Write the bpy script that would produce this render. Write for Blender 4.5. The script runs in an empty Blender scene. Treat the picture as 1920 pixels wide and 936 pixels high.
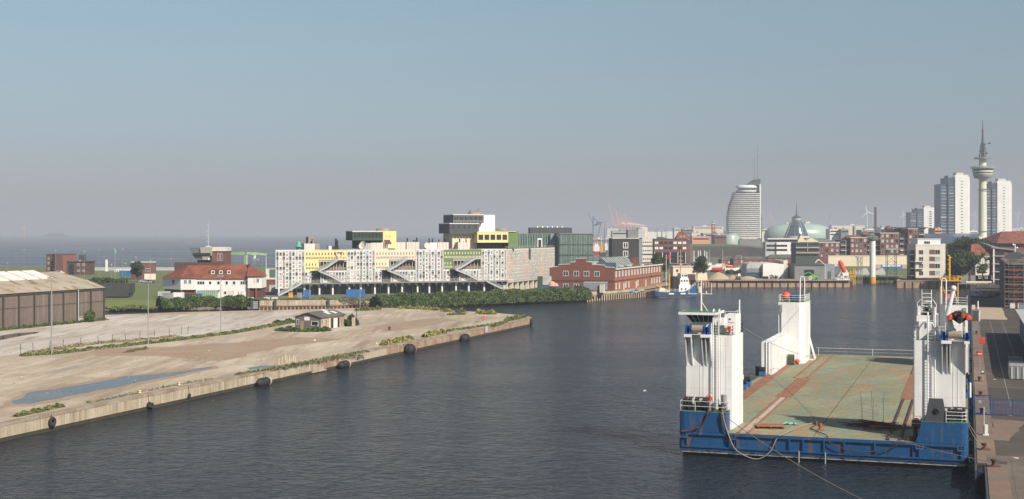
import bpy, math, random
from mathutils import Vector, Matrix
R = math.radians
S = bpy.context.scene
C = S.collection
F = 2500.0; H = 23.5; A = R(18.9); CA, SA = math.cos(A), math.sin(A)
# ---------------------------------------------------------------- camera
cd = bpy.data.cameras.new('camera'); cam = bpy.data.objects.new('camera', cd); C.objects.link(cam)
cam.location = (0, 0, H); cam.rotation_euler = (R(90), 0, 0)
cd.sensor_width = 36; cd.lens = 36 * F / 1920; cd.shift_y = -31 / 1920
cd.clip_start = 1; cd.clip_end = 90000
S.camera = cam
# ---------------------------------------------------------------- light
SUN_EL = 38.0
sun_vec = Vector((0.63, -0.776, 0)).normalized() * math.cos(R(SUN_EL)) + Vector((0, 0, math.sin(R(SUN_EL))))
w = bpy.data.worlds.new("World"); S.world = w; w.use_nodes = True
nt = w.node_tree; bg = nt.nodes['Background']
sk = nt.nodes.new('ShaderNodeTexSky'); sk.sky_type = 'NISHITA'; sk.sun_disc = False
sk.sun_elevation = R(SUN_EL); sk.sun_rotation = math.atan2(sun_vec.x, sun_vec.y)
sk.air_density = 1.0; sk.dust_density = 0.8; sk.ozone_density = 1.5
# hazy summer air: the low sky is greyer and duller than the clear-sky model
tcw = nt.nodes.new('ShaderNodeTexCoord'); sxw = nt.nodes.new('ShaderNodeSeparateXYZ'); rmw = nt.nodes.new('ShaderNodeValToRGB'); mxw = nt.nodes.new('ShaderNodeMixRGB'); mxw.blend_type = 'MULTIPLY'; mxw.inputs[0].default_value = 1
nzw = nt.nodes.new('ShaderNodeTexNoise'); nzw.inputs['Scale'].default_value = 3.0; nzw.inputs['Detail'].default_value = 4; mpw = nt.nodes.new('ShaderNodeMapping'); mpw.inputs['Scale'].default_value = (1, 1, 7)
adw = nt.nodes.new('ShaderNodeMath'); adw.operation = 'MULTIPLY_ADD'; adw.inputs[1].default_value = 0.02; nt.links.new(tcw.outputs['Generated'], mpw.inputs[0]); nt.links.new(mpw.outputs[0], nzw.inputs['Vector'])
nt.links.new(tcw.outputs['Generated'], sxw.inputs[0]); nt.links.new(nzw.outputs['Fac'], adw.inputs[0]); nt.links.new(sxw.outputs['Z'], adw.inputs[2]); nt.links.new(adw.outputs[0], rmw.inputs[0])
rmw.color_ramp.elements[0].position = 0.01; rmw.color_ramp.elements[0].color = (.60, .63, .80, 1)
rmw.color_ramp.elements[1].position = 0.30; rmw.color_ramp.elements[1].color = (1, 1, 1, 1)
for ps_, cl_ in ((0.065, (.67, .69, .83)), (0.105, (.80, .81, .83)), (0.185, (1.01, 1.02, .92))):
    e_ = rmw.color_ramp.elements.new(ps_); e_.color = (*cl_, 1)
nt.links.new(sk.outputs[0], mxw.inputs[1]); nt.links.new(rmw.outputs[0], mxw.inputs[2]); nt.links.new(mxw.outputs[0], bg.inputs[0]); bg.inputs[1].default_value = 0.066
sl = bpy.data.lights.new('sun', 'SUN'); sl.energy = 4.8; sl.angle = R(0.5); sl.color = (1, 0.92, 0.80)
so = bpy.data.objects.new('sun', sl); C.objects.link(so); so.rotation_euler = sun_vec.to_track_quat('Z', 'Y').to_euler()
S.view_settings.view_transform = 'Standard'; S.view_settings.look = 'None'
S.view_settings.exposure = 0.52; S.view_settings.gamma = 1; S.view_settings.use_curve_mapping = False
S.cycles.volume_bounces = 0; S.cycles.max_bounces = 6; S.cycles.transparent_max_bounces = 12

# ---------------------------------------------------------------- geometry of the view
def P(px, py, z=0.0):
    Y = (H - z) * F / (py - 437.0)
    return ((px - 960) / F * Y, Y)
def XX(px, Y): return (px - 960) / F * Y
def ZZ(py, Y): return H - (py - 437.0) / F * Y
def UV(u, v): return (v * CA + u * SA, u * CA - v * SA)
def toUV(x, y): return (x * SA + y * CA, x * CA - y * SA)

# ---------------------------------------------------------------- materials
M = {}
def mat(name, col, rough=0.8, metal=0.0, var=0.18, scale=0.5, col2=None, cut=(0.4, 0.65), stretch=(1, 1, 1), bump=0.0, spec=0.4, rot=0.0, fine=0.0, streak=None):
    m = bpy.data.materials.new(name); m.use_nodes = True
    n = m.node_tree.nodes; l = m.node_tree.links; b = n['Principled BSDF']
    b.inputs['Roughness'].default_value = rough; b.inputs['Metallic'].default_value = metal
    b.inputs['Specular IOR Level'].default_value = spec
    tc = n.new('ShaderNodeTexCoord'); mp = n.new('ShaderNodeMapping')
    mp.inputs['Scale'].default_value = stretch; mp.inputs['Rotation'].default_value = (0, 0, rot)
    l.new(tc.outputs['Object'], mp.inputs['Vector'])
    no = n.new('ShaderNodeTexNoise'); no.inputs['Scale'].default_value = scale; no.inputs['Detail'].default_value = 6; no.inputs['Roughness'].default_value = 0.62
    l.new(mp.outputs[0], no.inputs['Vector'])
    cr = n.new('ShaderNodeValToRGB'); e = cr.color_ramp.elements
    c2 = col2 if col2 else tuple(max(0, c * (1 - var)) for c in col)
    e[0].position = cut[0]; e[1].position = cut[1]
    e[0].color = (*col, 1); e[1].color = (*c2, 1)
    l.new(no.outputs['Fac'], cr.inputs[0])
    out = cr.outputs[0]
    def overlay(tscale, tstretch, colr, lo, hi, amount):
        m2 = n.new('ShaderNodeMapping'); m2.inputs['Scale'].default_value = tstretch; m2.inputs['Rotation'].default_value = (0, 0, rot)
        l.new(tc.outputs['Object'], m2.inputs['Vector'])
        nn = n.new('ShaderNodeTexNoise'); nn.inputs['Scale'].default_value = tscale; nn.inputs['Detail'].default_value = 5
        l.new(m2.outputs[0], nn.inputs['Vector'])
        mr = n.new('ShaderNodeMapRange'); mr.inputs['From Min'].default_value = lo; mr.inputs['From Max'].default_value = hi; mr.inputs['To Max'].default_value = amount
        l.new(nn.outputs['Fac'], mr.inputs['Value'])
        mx = n.new('ShaderNodeMixRGB'); l.new(mr.outputs[0], mx.inputs[0]); l.new(out, mx.inputs[1]); mx.inputs[2].default_value = (*colr, 1)
        return mx.outputs[0]
    if fine:
        out = overlay(scale * 9, stretch, tuple(c * 0.55 for c in col), 0.45, 0.75, fine)
    for st in (streak or []):
        out = overlay(*st)
    l.new(out, b.inputs['Base Color'])
    if bump:
        bp = n.new('ShaderNodeBump'); bp.inputs['Strength'].default_value = bump; bp.inputs['Distance'].default_value = 0.1
        l.new(no.outputs['Fac'], bp.inputs['Height']); l.new(bp.outputs[0], b.inputs['Normal'])
    M[name] = m
    return m
def glassy(name, col, rough=0.12):
    m = mat(name, col, rough, var=0.5, scale=0.25, spec=0.8); return m
mat('white', (0.70, 0.69, 0.66), 0.55, var=0.1, scale=0.15, streak=[(0.8, (3, 3, 0.25), (0.50, 0.36, 0.24), 0.62, 0.8, 0.35)])
mat('ship_white', (0.77, 0.76, 0.73), 0.5, var=0.08, scale=0.3, streak=[(1.2, (3, 3, 0.15), (0.45, 0.28, 0.15), 0.58, 0.8, 0.5), (0.5, (1, 1, 0.3), (0.55, 0.55, 0.52), 0.45, 0.7, 0.6)])
mat('offwhite', (0.62, 0.58, 0.50), 0.8, var=0.12, scale=0.1)
mat('cream', (0.66, 0.57, 0.42), 0.8, var=0.12, scale=0.1)
mat('black', (0.015, 0.015, 0.017), 0.6, var=0.3, scale=0.8)
mat('hull_black', (0.012, 0.012, 0.014), 0.5, var=0.3, scale=0.8, streak=[(0.7, (1, 1, 1), (0.09, 0.06, 0.03), 0.55, 0.75, 0.5)])
mat('hull_blue', (0.010, 0.064, 0.170), 0.42, var=0.15, scale=0.4, col2=(0.013, 0.075, 0.18), fine=0.25,
    streak=[(0.9, (1.5, 1.5, 0.2), (0.15, 0.09, 0.05), 0.56, 0.72, 0.7), (2.2, (1, 1, 1), (0.05, 0.17, 0.38), 0.60, 0.75, 0.5)])
mat('scrape', (0.42, 0.43, 0.43), 0.6, col2=(0.03, 0.10, 0.24), cut=(0.50, 0.62), scale=1.1, stretch=(1, 1, 2), streak=[(1.3, (1, 1, 1), (0.2, 0.12, 0.06), 0.55, 0.7, 0.7)])
mat('ship_blue', (0.02, 0.10, 0.22), 0.5, var=0.2)
mat('winch_blue', (0.01, 0.06, 0.22), 0.5, var=0.2, scale=2)
mat('bright_blue', (0.03, 0.13, 0.30), 0.6, var=0.15)
mat('deck_green', (0.195, 0.24, 0.165), 0.8, scale=0.28, cut=(0.42, 0.68), col2=(0.27, 0.27, 0.16), stretch=(1, 0.45, 1), fine=0.35,
    streak=[(0.22, (1.2, 0.5, 1), (0.34, 0.20, 0.10), 0.50, 0.70, 0.7), (1.5, (2.6, 0.35, 1), (0.30, 0.12, 0.05), 0.55, 0.68, 0.8),
            (1.3, (0.35, 2.4, 1), (0.22, 0.12, 0.07), 0.54, 0.68, 0.8), (0.45, (1, 0.6, 1), (0.13, 0.16, 0.14), 0.60, 0.75, 0.5)])
mat('roof_green', (0.07, 0.17, 0.09), 0.8)
mat('rust', (0.215, 0.088, 0.048), 0.9, scale=0.8, cut=(0.4, 0.62), col2=(0.29, 0.15, 0.085), fine=0.4)
mat('rust_dark', (0.05, 0.03, 0.022), 0.9, scale=1.2, col2=(0.14, 0.05, 0.03), cut=(0.45, 0.65))
mat('orange_dark', (0.30, 0.055, 0.03), 0.6, var=0.5, scale=3)
mat('orange', (0.70, 0.09, 0.03), 0.55, var=0.2, scale=2)
mat('rope', (0.30, 0.24, 0.18), 0.9)
mat('wire', (0.25, 0.25, 0.25), 0.6)
mat('teal', (0.1, 0.5, 0.42), 0.7)
mat('steel', (0.32, 0.33, 0.33), 0.5, metal=0.3)
mat('steel_dark', (0.06, 0.065, 0.07), 0.6)
mat('yellow', (0.60, 0.33, 0.03), 0.6)
mat('yellow_pale', (0.68, 0.60, 0.27), 0.7, var=0.08, scale=0.2)
mat('red', (0.5, 0.04, 0.03), 0.6)
mat('rubber', (0.018, 0.018, 0.018), 0.75, col2=(0.06, 0.055, 0.05), cut=(0.45, 0.7), scale=2, bump=0.5)
mat('rubber_pale', (0.42, 0.39, 0.33), 0.8)
mat('quay_conc', (0.46, 0.39, 0.28), 0.9, scale=0.25, cut=(0.35, 0.7), col2=(0.30, 0.24, 0.17), fine=0.5, rot=A,
    streak=[(1.1, (2.2, 2.2, 0.12), (0.18, 0.13, 0.08), 0.52, 0.70, 0.7), (0.9, (2, 2, 0.15), (0.55, 0.50, 0.42), 0.56, 0.7, 0.6)])
mat('quay_brick', (0.25, 0.15, 0.105), 0.9, scale=0.35, cut=(0.38, 0.62), col2=(0.37, 0.27, 0.19), fine=0.5,
    streak=[(1.0, (2, 2, 0.15), (0.50, 0.44, 0.36), 0.57, 0.7, 0.7), (0.8, (1, 1, 1), (0.15, 0.13, 0.06), 0.55, 0.7, 0.5)])
mat('algae', (0.035, 0.035, 0.022), 0.7, col2=(0.06, 0.05, 0.03), scale=1)
mat('coping', (0.33, 0.28, 0.22), 0.9, scale=0.4, col2=(0.22, 0.15, 0.10), fine=0.5)
mat('pier_sand', (0.47, 0.395, 0.29), 0.95, scale=0.05, cut=(0.35, 0.68), col2=(0.34, 0.255, 0.175), stretch=(2.4, 0.6, 1), rot=A, fine=0.4,
    streak=[(0.07, (3.0, 0.5, 1), (0.21, 0.13, 0.085), 0.56, 0.70, 0.75), (0.16, (4.5, 0.35, 1), (0.56, 0.50, 0.39), 0.46, 0.70, 0.55), (0.9, (2.2, 0.4, 1), (0.36, 0.27, 0.18), 0.54, 0.72, 0.5),
            (0.10, (2, 0.6, 1), (0.26, 0.245, 0.21), 0.58, 0.70, 0.7), (1.6, (1, 1, 1), (0.17, 0.12, 0.08), 0.60, 0.74, 0.5), (0.5, (0.3, 3.2, 1), (0.48, 0.40, 0.30), 0.62, 0.72, 0.5)])
mat('pier_dust', (0.48, 0.44, 0.385), 0.95, scale=0.06, cut=(0.35, 0.7), col2=(0.37, 0.31, 0.24), stretch=(2.6, 0.5, 1), rot=A, fine=0.2,
    streak=[(0.2, (4.5, 0.25, 1), (0.56, 0.535, 0.49), 0.46, 0.68, 0.7), (0.22, (3, 0.4, 1), (0.28, 0.20, 0.13), 0.57, 0.70, 0.7), (1.2, (1, 1, 1), (0.25, 0.2, 0.14), 0.62, 0.75, 0.4)])
mat('earth', (0.30, 0.215, 0.145), 0.95, scale=0.2, col2=(0.34, 0.25, 0.17), fine=0.4)
mat('asphalt', (0.058, 0.046, 0.034), 0.9, scale=0.12, cut=(0.38, 0.66), col2=(0.075, 0.062, 0.049), fine=0.3, rot=A,
    streak=[(0.10, (1, 1, 1), (0.15, 0.09, 0.055), 0.57, 0.72, 0.6), (0.3, (3, 0.3, 1), (0.055, 0.05, 0.048), 0.58, 0.7, 0.6)])
mat('slab', (0.16, 0.13, 0.10), 0.9, scale=0.3, col2=(0.11, 0.085, 0.065), fine=0.4)
mat('strip_conc', (0.20, 0.13, 0.09), 0.9, scale=0.35, col2=(0.15, 0.12, 0.09), cut=(0.4, 0.6), fine=0.5)
mat('land', (0.16, 0.15, 0.12), 0.95, scale=0.02, cut=(0.42, 0.58), col2=(0.10, 0.115, 0.06), fine=0.3)
mat('grass', (0.11, 0.145, 0.04), 0.95, scale=0.08, cut=(0.4, 0.65), col2=(0.13, 0.14, 0.045), fine=0.4)
mat('dike_slope', (0.20, 0.175, 0.13), 0.95, scale=0.1, fine=0.3)
mat('rock', (0.24, 0.215, 0.18), 0.95, scale=1.5, col2=(0.12, 0.10, 0.08), fine=0.6)
mat('brick', (0.21, 0.082, 0.055), 0.9, scale=0.3, col2=(0.20, 0.075, 0.05), fine=0.35)
mat('brick_warm', (0.30, 0.125, 0.07), 0.9, scale=0.3, col2=(0.25, 0.10, 0.06), fine=0.35)  # brighter brick; on the brick hall it carries painted sunlight
mat('brick_dark', (0.10, 0.05, 0.042), 0.9, scale=0.4, fine=0.35)
mat('brick_brown', (0.17, 0.08, 0.065), 0.9, scale=0.4, fine=0.3)
mat('hut_grey', (0.15, 0.13, 0.12), 0.9, scale=0.6, fine=0.4)
mat('brick_grey', (0.045, 0.043, 0.045), 0.85, scale=0.6, fine=0.4)
mat('roof_red', (0.26, 0.088, 0.05), 0.9, scale=0.35, cut=(0.4, 0.62), col2=(0.14, 0.05, 0.032), fine=0.5)
mat('roof_grey', (0.09, 0.088, 0.075), 0.9, scale=0.2, col2=(0.14, 0.13, 0.11), fine=0.2)
mat('roof_dark', (0.03, 0.032, 0.035), 0.8)
mat('shed_wall', (0.155, 0.122, 0.098), 0.9, scale=0.35, stretch=(1, 1, 0.25), col2=(0.125, 0.10, 0.082), fine=0.5,
    streak=[(0.8, (2.2, 2.2, 0.12), (0.27, 0.22, 0.17), 0.53, 0.72, 0.6), (1.5, (2.5, 2.5, 0.1), (0.07, 0.05, 0.04), 0.57, 0.7, 0.5)])
mat('shed_roof', (0.36, 0.32, 0.25), 0.95, scale=0.25, cut=(0.45, 0.68), col2=(0.30, 0.22, 0.13), fine=0.5, streak=[(0.35, (1.5, 0.5, 1), (0.17, 0.115, 0.05), 0.56, 0.66, 0.85), (0.8, (1, 1, 1), (0.20, 0.10, 0.06), 0.61, 0.69, 0.8)])
mat('skylight', (0.74, 0.70, 0.64), 0.7, scale=0.6, var=0.25)
mat('glass', (0.025, 0.032, 0.038), 0.12, var=0.5, scale=0.35, spec=0.6)
mat('glass_pale', (0.42, 0.44, 0.42), 0.3, var=0.4, scale=0.3)
mat('glass_green', (0.09, 0.15, 0.13), 0.2, var=0.4, scale=0.2, spec=0.6)
mat('glass_blue', (0.04, 0.09, 0.12), 0.15, var=0.4, scale=0.2, spec=0.6)
mat('pane_green', (0.22, 0.36, 0.27), 0.3, var=0.3, scale=0.3)
mat('klima', (0.33, 0.42, 0.36), 0.35, var=0.15, scale=0.05)
mat('blueglass_tower', (0.06, 0.09, 0.14), 0.3, var=0.3, scale=0.1)
mat('tv_conc', (0.58, 0.59, 0.45), 0.8, var=0.08, scale=0.05)
mat('grey', (0.20, 0.20, 0.20), 0.7, var=0.15, scale=0.3)
mat('grey_light', (0.40, 0.41, 0.41), 0.7, var=0.12, scale=0.3)
mat('grey_blue', (0.22, 0.25, 0.28), 0.7)
mat('green_dark', (0.045, 0.065, 0.045), 0.7)
mat('green_panel', (0.13, 0.19, 0.075), 0.8, var=0.12)
mat('green_crane', (0.22, 0.34, 0.16), 0.6)
mat('patina', (0.09, 0.35, 0.24), 0.7)
mat('orange_pale', (0.60, 0.30, 0.17), 0.8)
mat('blue_pale', (0.38, 0.47, 0.48), 0.8)
mat('concrete_dark', (0.05, 0.052, 0.05), 0.9, scale=0.5, fine=0.4)
mat('bark', (0.09, 0.065, 0.045), 0.9)
mat('leaf_a', (0.06, 0.10, 0.028), 0.8, scale=0.6, var=0.5, cut=(0.35, 0.65))
mat('leaf_b', (0.11, 0.15, 0.042), 0.8, scale=0.6, var=0.4, cut=(0.35, 0.65))
mat('leaf_dark', (0.032, 0.056, 0.022), 0.8, scale=0.6, var=0.4)
mat('weed_yellow', (0.34, 0.31, 0.07), 0.9, scale=0.7, var=0.4)
mat('weed_green', (0.19, 0.19, 0.07), 0.9, scale=0.7, var=0.4)
mat('crane_pink', (0.62, 0.33, 0.25), 0.7)
mat('crane_blue', (0.08, 0.14, 0.25), 0.7)
mat('sand_heap', (0.40, 0.31, 0.21), 0.95)

def seams(name, bw, bh, dark=0.8, mortar=0.012):
    # plate seams / panel joints following the object's own axes
    m = M[name]; n = m.node_tree.nodes; l = m.node_tree.links; b = n['Principled BSDF']; src = b.inputs['Base Color'].links[0].from_socket
    tc = n.new('ShaderNodeTexCoord'); sx = n.new('ShaderNodeSeparateXYZ'); ad = n.new('ShaderNodeMath'); cb = n.new('ShaderNodeCombineXYZ'); br = n.new('ShaderNodeTexBrick')
    l.new(tc.outputs['Object'], sx.inputs[0]); l.new(sx.outputs[0], ad.inputs[0]); l.new(sx.outputs[1], ad.inputs[1]); l.new(ad.outputs[0], cb.inputs[0]); l.new(sx.outputs[2], cb.inputs[1]); l.new(cb.outputs[0], br.inputs['Vector'])
    br.inputs['Scale'].default_value = 1; br.inputs['Brick Width'].default_value = bw; br.inputs['Row Height'].default_value = bh; br.inputs['Mortar Size'].default_value = mortar; br.inputs['Mortar Smooth'].default_value = 0.3
    br.inputs['Color1'].default_value = (1, 1, 1, 1); br.inputs['Color2'].default_value = (.95, .95, .955, 1); br.inputs['Mortar'].default_value = (dark, dark, dark, 1)
    mx = n.new('ShaderNodeMixRGB'); mx.blend_type = 'MULTIPLY'; mx.inputs[0].default_value = 1; l.new(src, mx.inputs[1]); l.new(br.outputs['Color'], mx.inputs[2]); l.new(mx.outputs[0], b.inputs['Base Color'])
seams('ship_white', 3.1, 2.3, .78, .02); seams('hull_blue', 2.6, 1.1, .8, .015); seams('quay_conc', 2.6, 3.2, .6, .02); seams('shed_wall', 1.3, 2.2, .8, .03); seams('brick', .9, .35, .75, .03); seams('brick_brown', .9, .35, .75, .03)
seams('brick_warm', .9, .35, .75, .03); seams('roof_red', .5, .45, .7, .05); seams('grey', 1.6, 9, .8, .05); seams('offwhite', 3, 2.9, .8, .04)
def slabs(name, bw, bh, c2, dark, mortar, off=(0, 0, 0)):
    # cast slabs lying square to the harbour
    m = M[name]; n = m.node_tree.nodes; l = m.node_tree.links; b = n['Principled BSDF']; src = b.inputs['Base Color'].links[0].from_socket
    tc = n.new('ShaderNodeTexCoord'); mp = n.new('ShaderNodeMapping'); br = n.new('ShaderNodeTexBrick'); mp.inputs['Rotation'].default_value = (0, 0, A); mp.inputs['Location'].default_value = off
    nz = n.new('ShaderNodeTexNoise'); nz.inputs['Scale'].default_value = .5; nz.inputs['Detail'].default_value = 6; mv = n.new('ShaderNodeMixRGB'); mv.blend_type = 'ADD'; mv.inputs[0].default_value = .5
    l.new(tc.outputs['Object'], mp.inputs[0]); l.new(tc.outputs['Object'], nz.inputs['Vector']); l.new(mp.outputs[0], mv.inputs[1]); l.new(nz.outputs['Color'], mv.inputs[2]); l.new(mv.outputs[0], br.inputs['Vector'])
    br.offset = 0.0; br.inputs['Scale'].default_value = 1; br.inputs['Brick Width'].default_value = bw; br.inputs['Row Height'].default_value = bh; br.inputs['Mortar Size'].default_value = mortar; br.inputs['Mortar Smooth'].default_value = .6
    br.inputs['Color1'].default_value = (1.04, 1.04, 1.05, 1); br.inputs['Color2'].default_value = (*c2, 1); br.inputs['Mortar'].default_value = (*dark, 1)
    mx = n.new('ShaderNodeMixRGB'); mx.blend_type = 'MULTIPLY'; mx.inputs[0].default_value = 1; l.new(src, mx.inputs[1]); l.new(br.outputs['Color'], mx.inputs[2]); l.new(mx.outputs[0], b.inputs['Base Color'])
slabs('pier_sand', 7.5, 12, (.84, .83, .82), (.60, .56, .47), .09); slabs('pier_dust', 7.5, 12, (.90, .88, .86), (.72, .69, .62), .08); slabs('asphalt', 9, 14, (.86, .88, .92), (.8, .78, .7), .06); slabs('slab', 4, 4, (.85, .86, .88), (.6, .58, .5), .05); slabs('deck_green', 2.4, 9, (.90, .88, .82), (.72, .55, .42), .03)
# ---------------------------------------------------------------- mesh builder
class MB:
    def __init__(s): s.v = []; s.f = []; s.m = []; s.sm = []
    def add(s, vs, fs, m=0, smooth=False):
        o = len(s.v); s.v += [tuple(p) for p in vs]
        for f in fs: s.f.append([o + i for i in f]); s.m.append(m); s.sm.append(smooth)
        return s
    def box(s, x0, x1, y0, y1, z0, z1, m=0):
        return s.add([(x0, y0, z0), (x1, y0, z0), (x1, y1, z0), (x0, y1, z0), (x0, y0, z1), (x1, y0, z1), (x1, y1, z1), (x0, y1, z1)],
                     [(0, 3, 2, 1), (4, 5, 6, 7), (0, 1, 5, 4), (1, 2, 6, 5), (2, 3, 7, 6), (3, 0, 4, 7)], m)
    def prism(s, pts, z0, z1, m=0, mt=None, bottom=True):
        n = len(pts)
        ar = sum(pts[i][0] * pts[(i + 1) % n][1] - pts[(i + 1) % n][0] * pts[i][1] for i in range(n))
        if ar < 0: pts = pts[::-1]
        vs = [(p[0], p[1], z0) for p in pts] + [(p[0], p[1], z1) for p in pts]
        s.add(vs, [(i, (i + 1) % n, n + (i + 1) % n, n + i) for i in range(n)] + ([tuple(range(n - 1, -1, -1))] if bottom else []), m)
        return s.add([(p[0], p[1], z1) for p in pts], [tuple(range(n))], m if mt is None else mt)
    def cyl(s, p, q, r, m=0, n=6, r2=None, cap=True, smooth=True):
        p = Vector(p); q = Vector(q); d = (q - p)
        if d.length < 1e-6: return s
        d.normalize(); a = d.orthogonal().normalized(); b = d.cross(a)
        r2 = r if r2 is None else r2
        vs = [p + (a * math.cos(2 * math.pi * i / n) + b * math.sin(2 * math.pi * i / n)) * r for i in range(n)]
        vs += [q + (a * math.cos(2 * math.pi * i / n) + b * math.sin(2 * math.pi * i / n)) * r2 for i in range(n)]
        s.add(vs, [(i, (i + 1) % n, n + (i + 1) % n, n + i) for i in range(n)], m, smooth and n > 4)
        if cap: s.add(vs[:n], [tuple(range(n - 1, -1, -1))], m); s.add(vs[n:], [tuple(range(n))], m)
        return s
    def bar(s, p, q, w, m=0): return s.cyl(p, q, w * 0.7, m, 4)
    def path(s, pts, r, m=0, n=5):
        for a, b in zip(pts, pts[1:]): s.cyl(a, b, r, m, n, cap=False)
        return s
    def lathe(s, cx, cy, prof, m=0, n=20, sx=1, sy=1):
        vs = []; k = len(prof)
        for r, z in prof:
            for i in range(n):
                t = 2 * math.pi * i / n; vs.append((cx + r * sx * math.cos(t), cy + r * sy * math.sin(t), z))
        fs = [(j * n + i, j * n + (i + 1) % n, (j + 1) * n + (i + 1) % n, (j + 1) * n + i) for j in range(k - 1) for i in range(n)]
        s.add(vs, fs, m, True)
        s.add(vs[-n:], [tuple(range(n))], m); s.add(vs[:n], [tuple(range(n - 1, -1, -1))], m)
        return s
    def torus(s, c, R0, r, m=0, axis='y', n=16, k=6):
        vs = []
        for i in range(n):
            t = 2 * math.pi * i / n
            for j in range(k):
                ph = 2 * math.pi * j / k; rr = R0 + r * math.cos(ph); h = r * math.sin(ph)
                a, b = rr * math.cos(t), rr * math.sin(t)
                vs.append({'y': (c[0] + a, c[1] + h, c[2] + b), 'x': (c[0] + h, c[1] + a, c[2] + b), 'z': (c[0] + a, c[1] + b, c[2] + h)}[axis])
        return s.add(vs, [(i * k + j, ((i + 1) % n) * k + j, ((i + 1) % n) * k + (j + 1) % k, i * k + (j + 1) % k) for i in range(n) for j in range(k)], m, True)
    def ball(s, c, r, m=0, n=12, k=7, sz=1.0):
        prof = [(max(0.001, r * math.sin(math.pi * j / k)), c[2] - r * sz * math.cos(math.pi * j / k)) for j in range(k + 1)]
        return s.lathe(c[0], c[1], prof, m, n)
    def quad(s, a, b, c, d, m=0): return s.add([a, b, c, d], [(0, 1, 2, 3)], m)
    def mesh(s, name, mats):
        me = bpy.data.meshes.new(name); me.from_pydata(s.v, [], s.f)
        for x in mats: me.materials.append(M[x] if isinstance(x, str) else x)
        me.polygons.foreach_set('material_index', s.m); me.polygons.foreach_set('use_smooth', s.sm)
        me.update(); return me
    def build(s, name, mats, parent=None, loc=(0, 0, 0), rz=0.0):
        if isinstance(mats, str): mats = [mats]
        return place(name, s.mesh(name, mats), parent, loc, rz)
def place(name, me, parent=None, loc=(0, 0, 0), rz=0.0):
    o = bpy.data.objects.new(name, me); C.objects.link(o); o.location = loc; o.rotation_euler = (0, 0, rz)
    if parent: o.parent = parent
    return o
def tag(o, label=None, cat=None, group=None, kind=None):
    if label: o['label'] = label
    if cat: o['category'] = cat
    if group: o['group'] = group
    if kind: o['kind'] = kind
    return o
def thing(name, label, cat, loc=(0, 0, 0), rz=0.0, group=None):
    o = bpy.data.objects.new(name, None); C.objects.link(o); o.location = loc; o.rotation_euler = (0, 0, rz); o.empty_display_size = 0.5
    return tag(o, label, cat, group)
def dup(o, loc=None, rz=None, label=None, parent=None, group=None, scale=None):
    c = o.copy(); C.objects.link(c)
    if parent: c.parent = parent
    if loc is not None: c.location = loc
    if rz is not None: c.rotation_euler = (0, 0, rz)
    if label: c['label'] = label
    if group: c['group'] = group
    if scale: c.scale = scale
    for ch in list(o.children): dup(ch, parent=c)
    return c
# windows share one mesh per size
WM = {}
def wmesh(w, h, fm='white', gm='glass', mull=1, fw=0.1):
    k = (round(w, 2), round(h, 2), fm, gm, mull, fw)
    if k not in WM:
        b = MB(); b.box(0, w, -0.05, 0.02, 0, h, 1)
        for x in (0, w - fw): b.box(x, x + fw, -0.11, -0.052, 0, h, 0)
        for z in (0, h - fw): b.box(fw + 0.001, w - fw - 0.001, -0.11, -0.052, z, z + fw, 0)
        for i in range(1, mull + 1): x = w * i / (mull + 1) - fw / 2; b.box(x, x + fw, -0.1, -0.052, fw, h - fw, 0)
        WM[k] = b.mesh('window', [fm, gm])
    return WM[k]
def win(root, x, y, z, w, h, face='f', fm='white', gm='glass', mull=1, fw=0.1, name='window', dx=0.0):
    rz = {'f': 0, 'r': R(90), 'l': R(-90)}[face] if isinstance(face, str) else face
    return place(name, wmesh(w, h, fm, gm, mull, fw), root, (x, y, z), rz)
def frame_of(px0, Y, px1, rot):
    X0 = XX(px0, Y); k = (px1 - 960) / F
    return X0, (k * Y - X0) / (math.cos(rot) - k * math.sin(rot))
def bld(name, label, cat, px0, px1, Y, yt, z0, depth, rot=0.0, wall='grey', roof='roof_grey', group=None, par=0.4, wallname='wall', overhang=0.0):
    X0, W = frame_of(px0, Y, px1, rot); h = ZZ(yt, Y) - z0
    root = thing(name, label, cat, (X0, Y, z0), rot, group)
    MB().box(0, W, 0, depth, 0, h - par).build(wallname, wall, root)
    MB().box(-overhang - .05, W + overhang + .05, -overhang - .05, depth + overhang + .05, h - par, h).build('roof', roof, root)
    return root, W, h
def grid_windows(root, x0, x1, n, zs, w, h, face='f', W=0, **k):
    for z in zs:
        for i in range(n):
            t = x0 + (x1 - x0) * (i + 0.5) / n
            if face == 'f': win(root, t - w / 2, 0, z, w, h, 'f', **k)
            elif face == 'r': win(root, W, t - w / 2, z, w, h, 'r', **k)
            else: win(root, 0, t + w / 2, z, w, h, 'l', **k)
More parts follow.
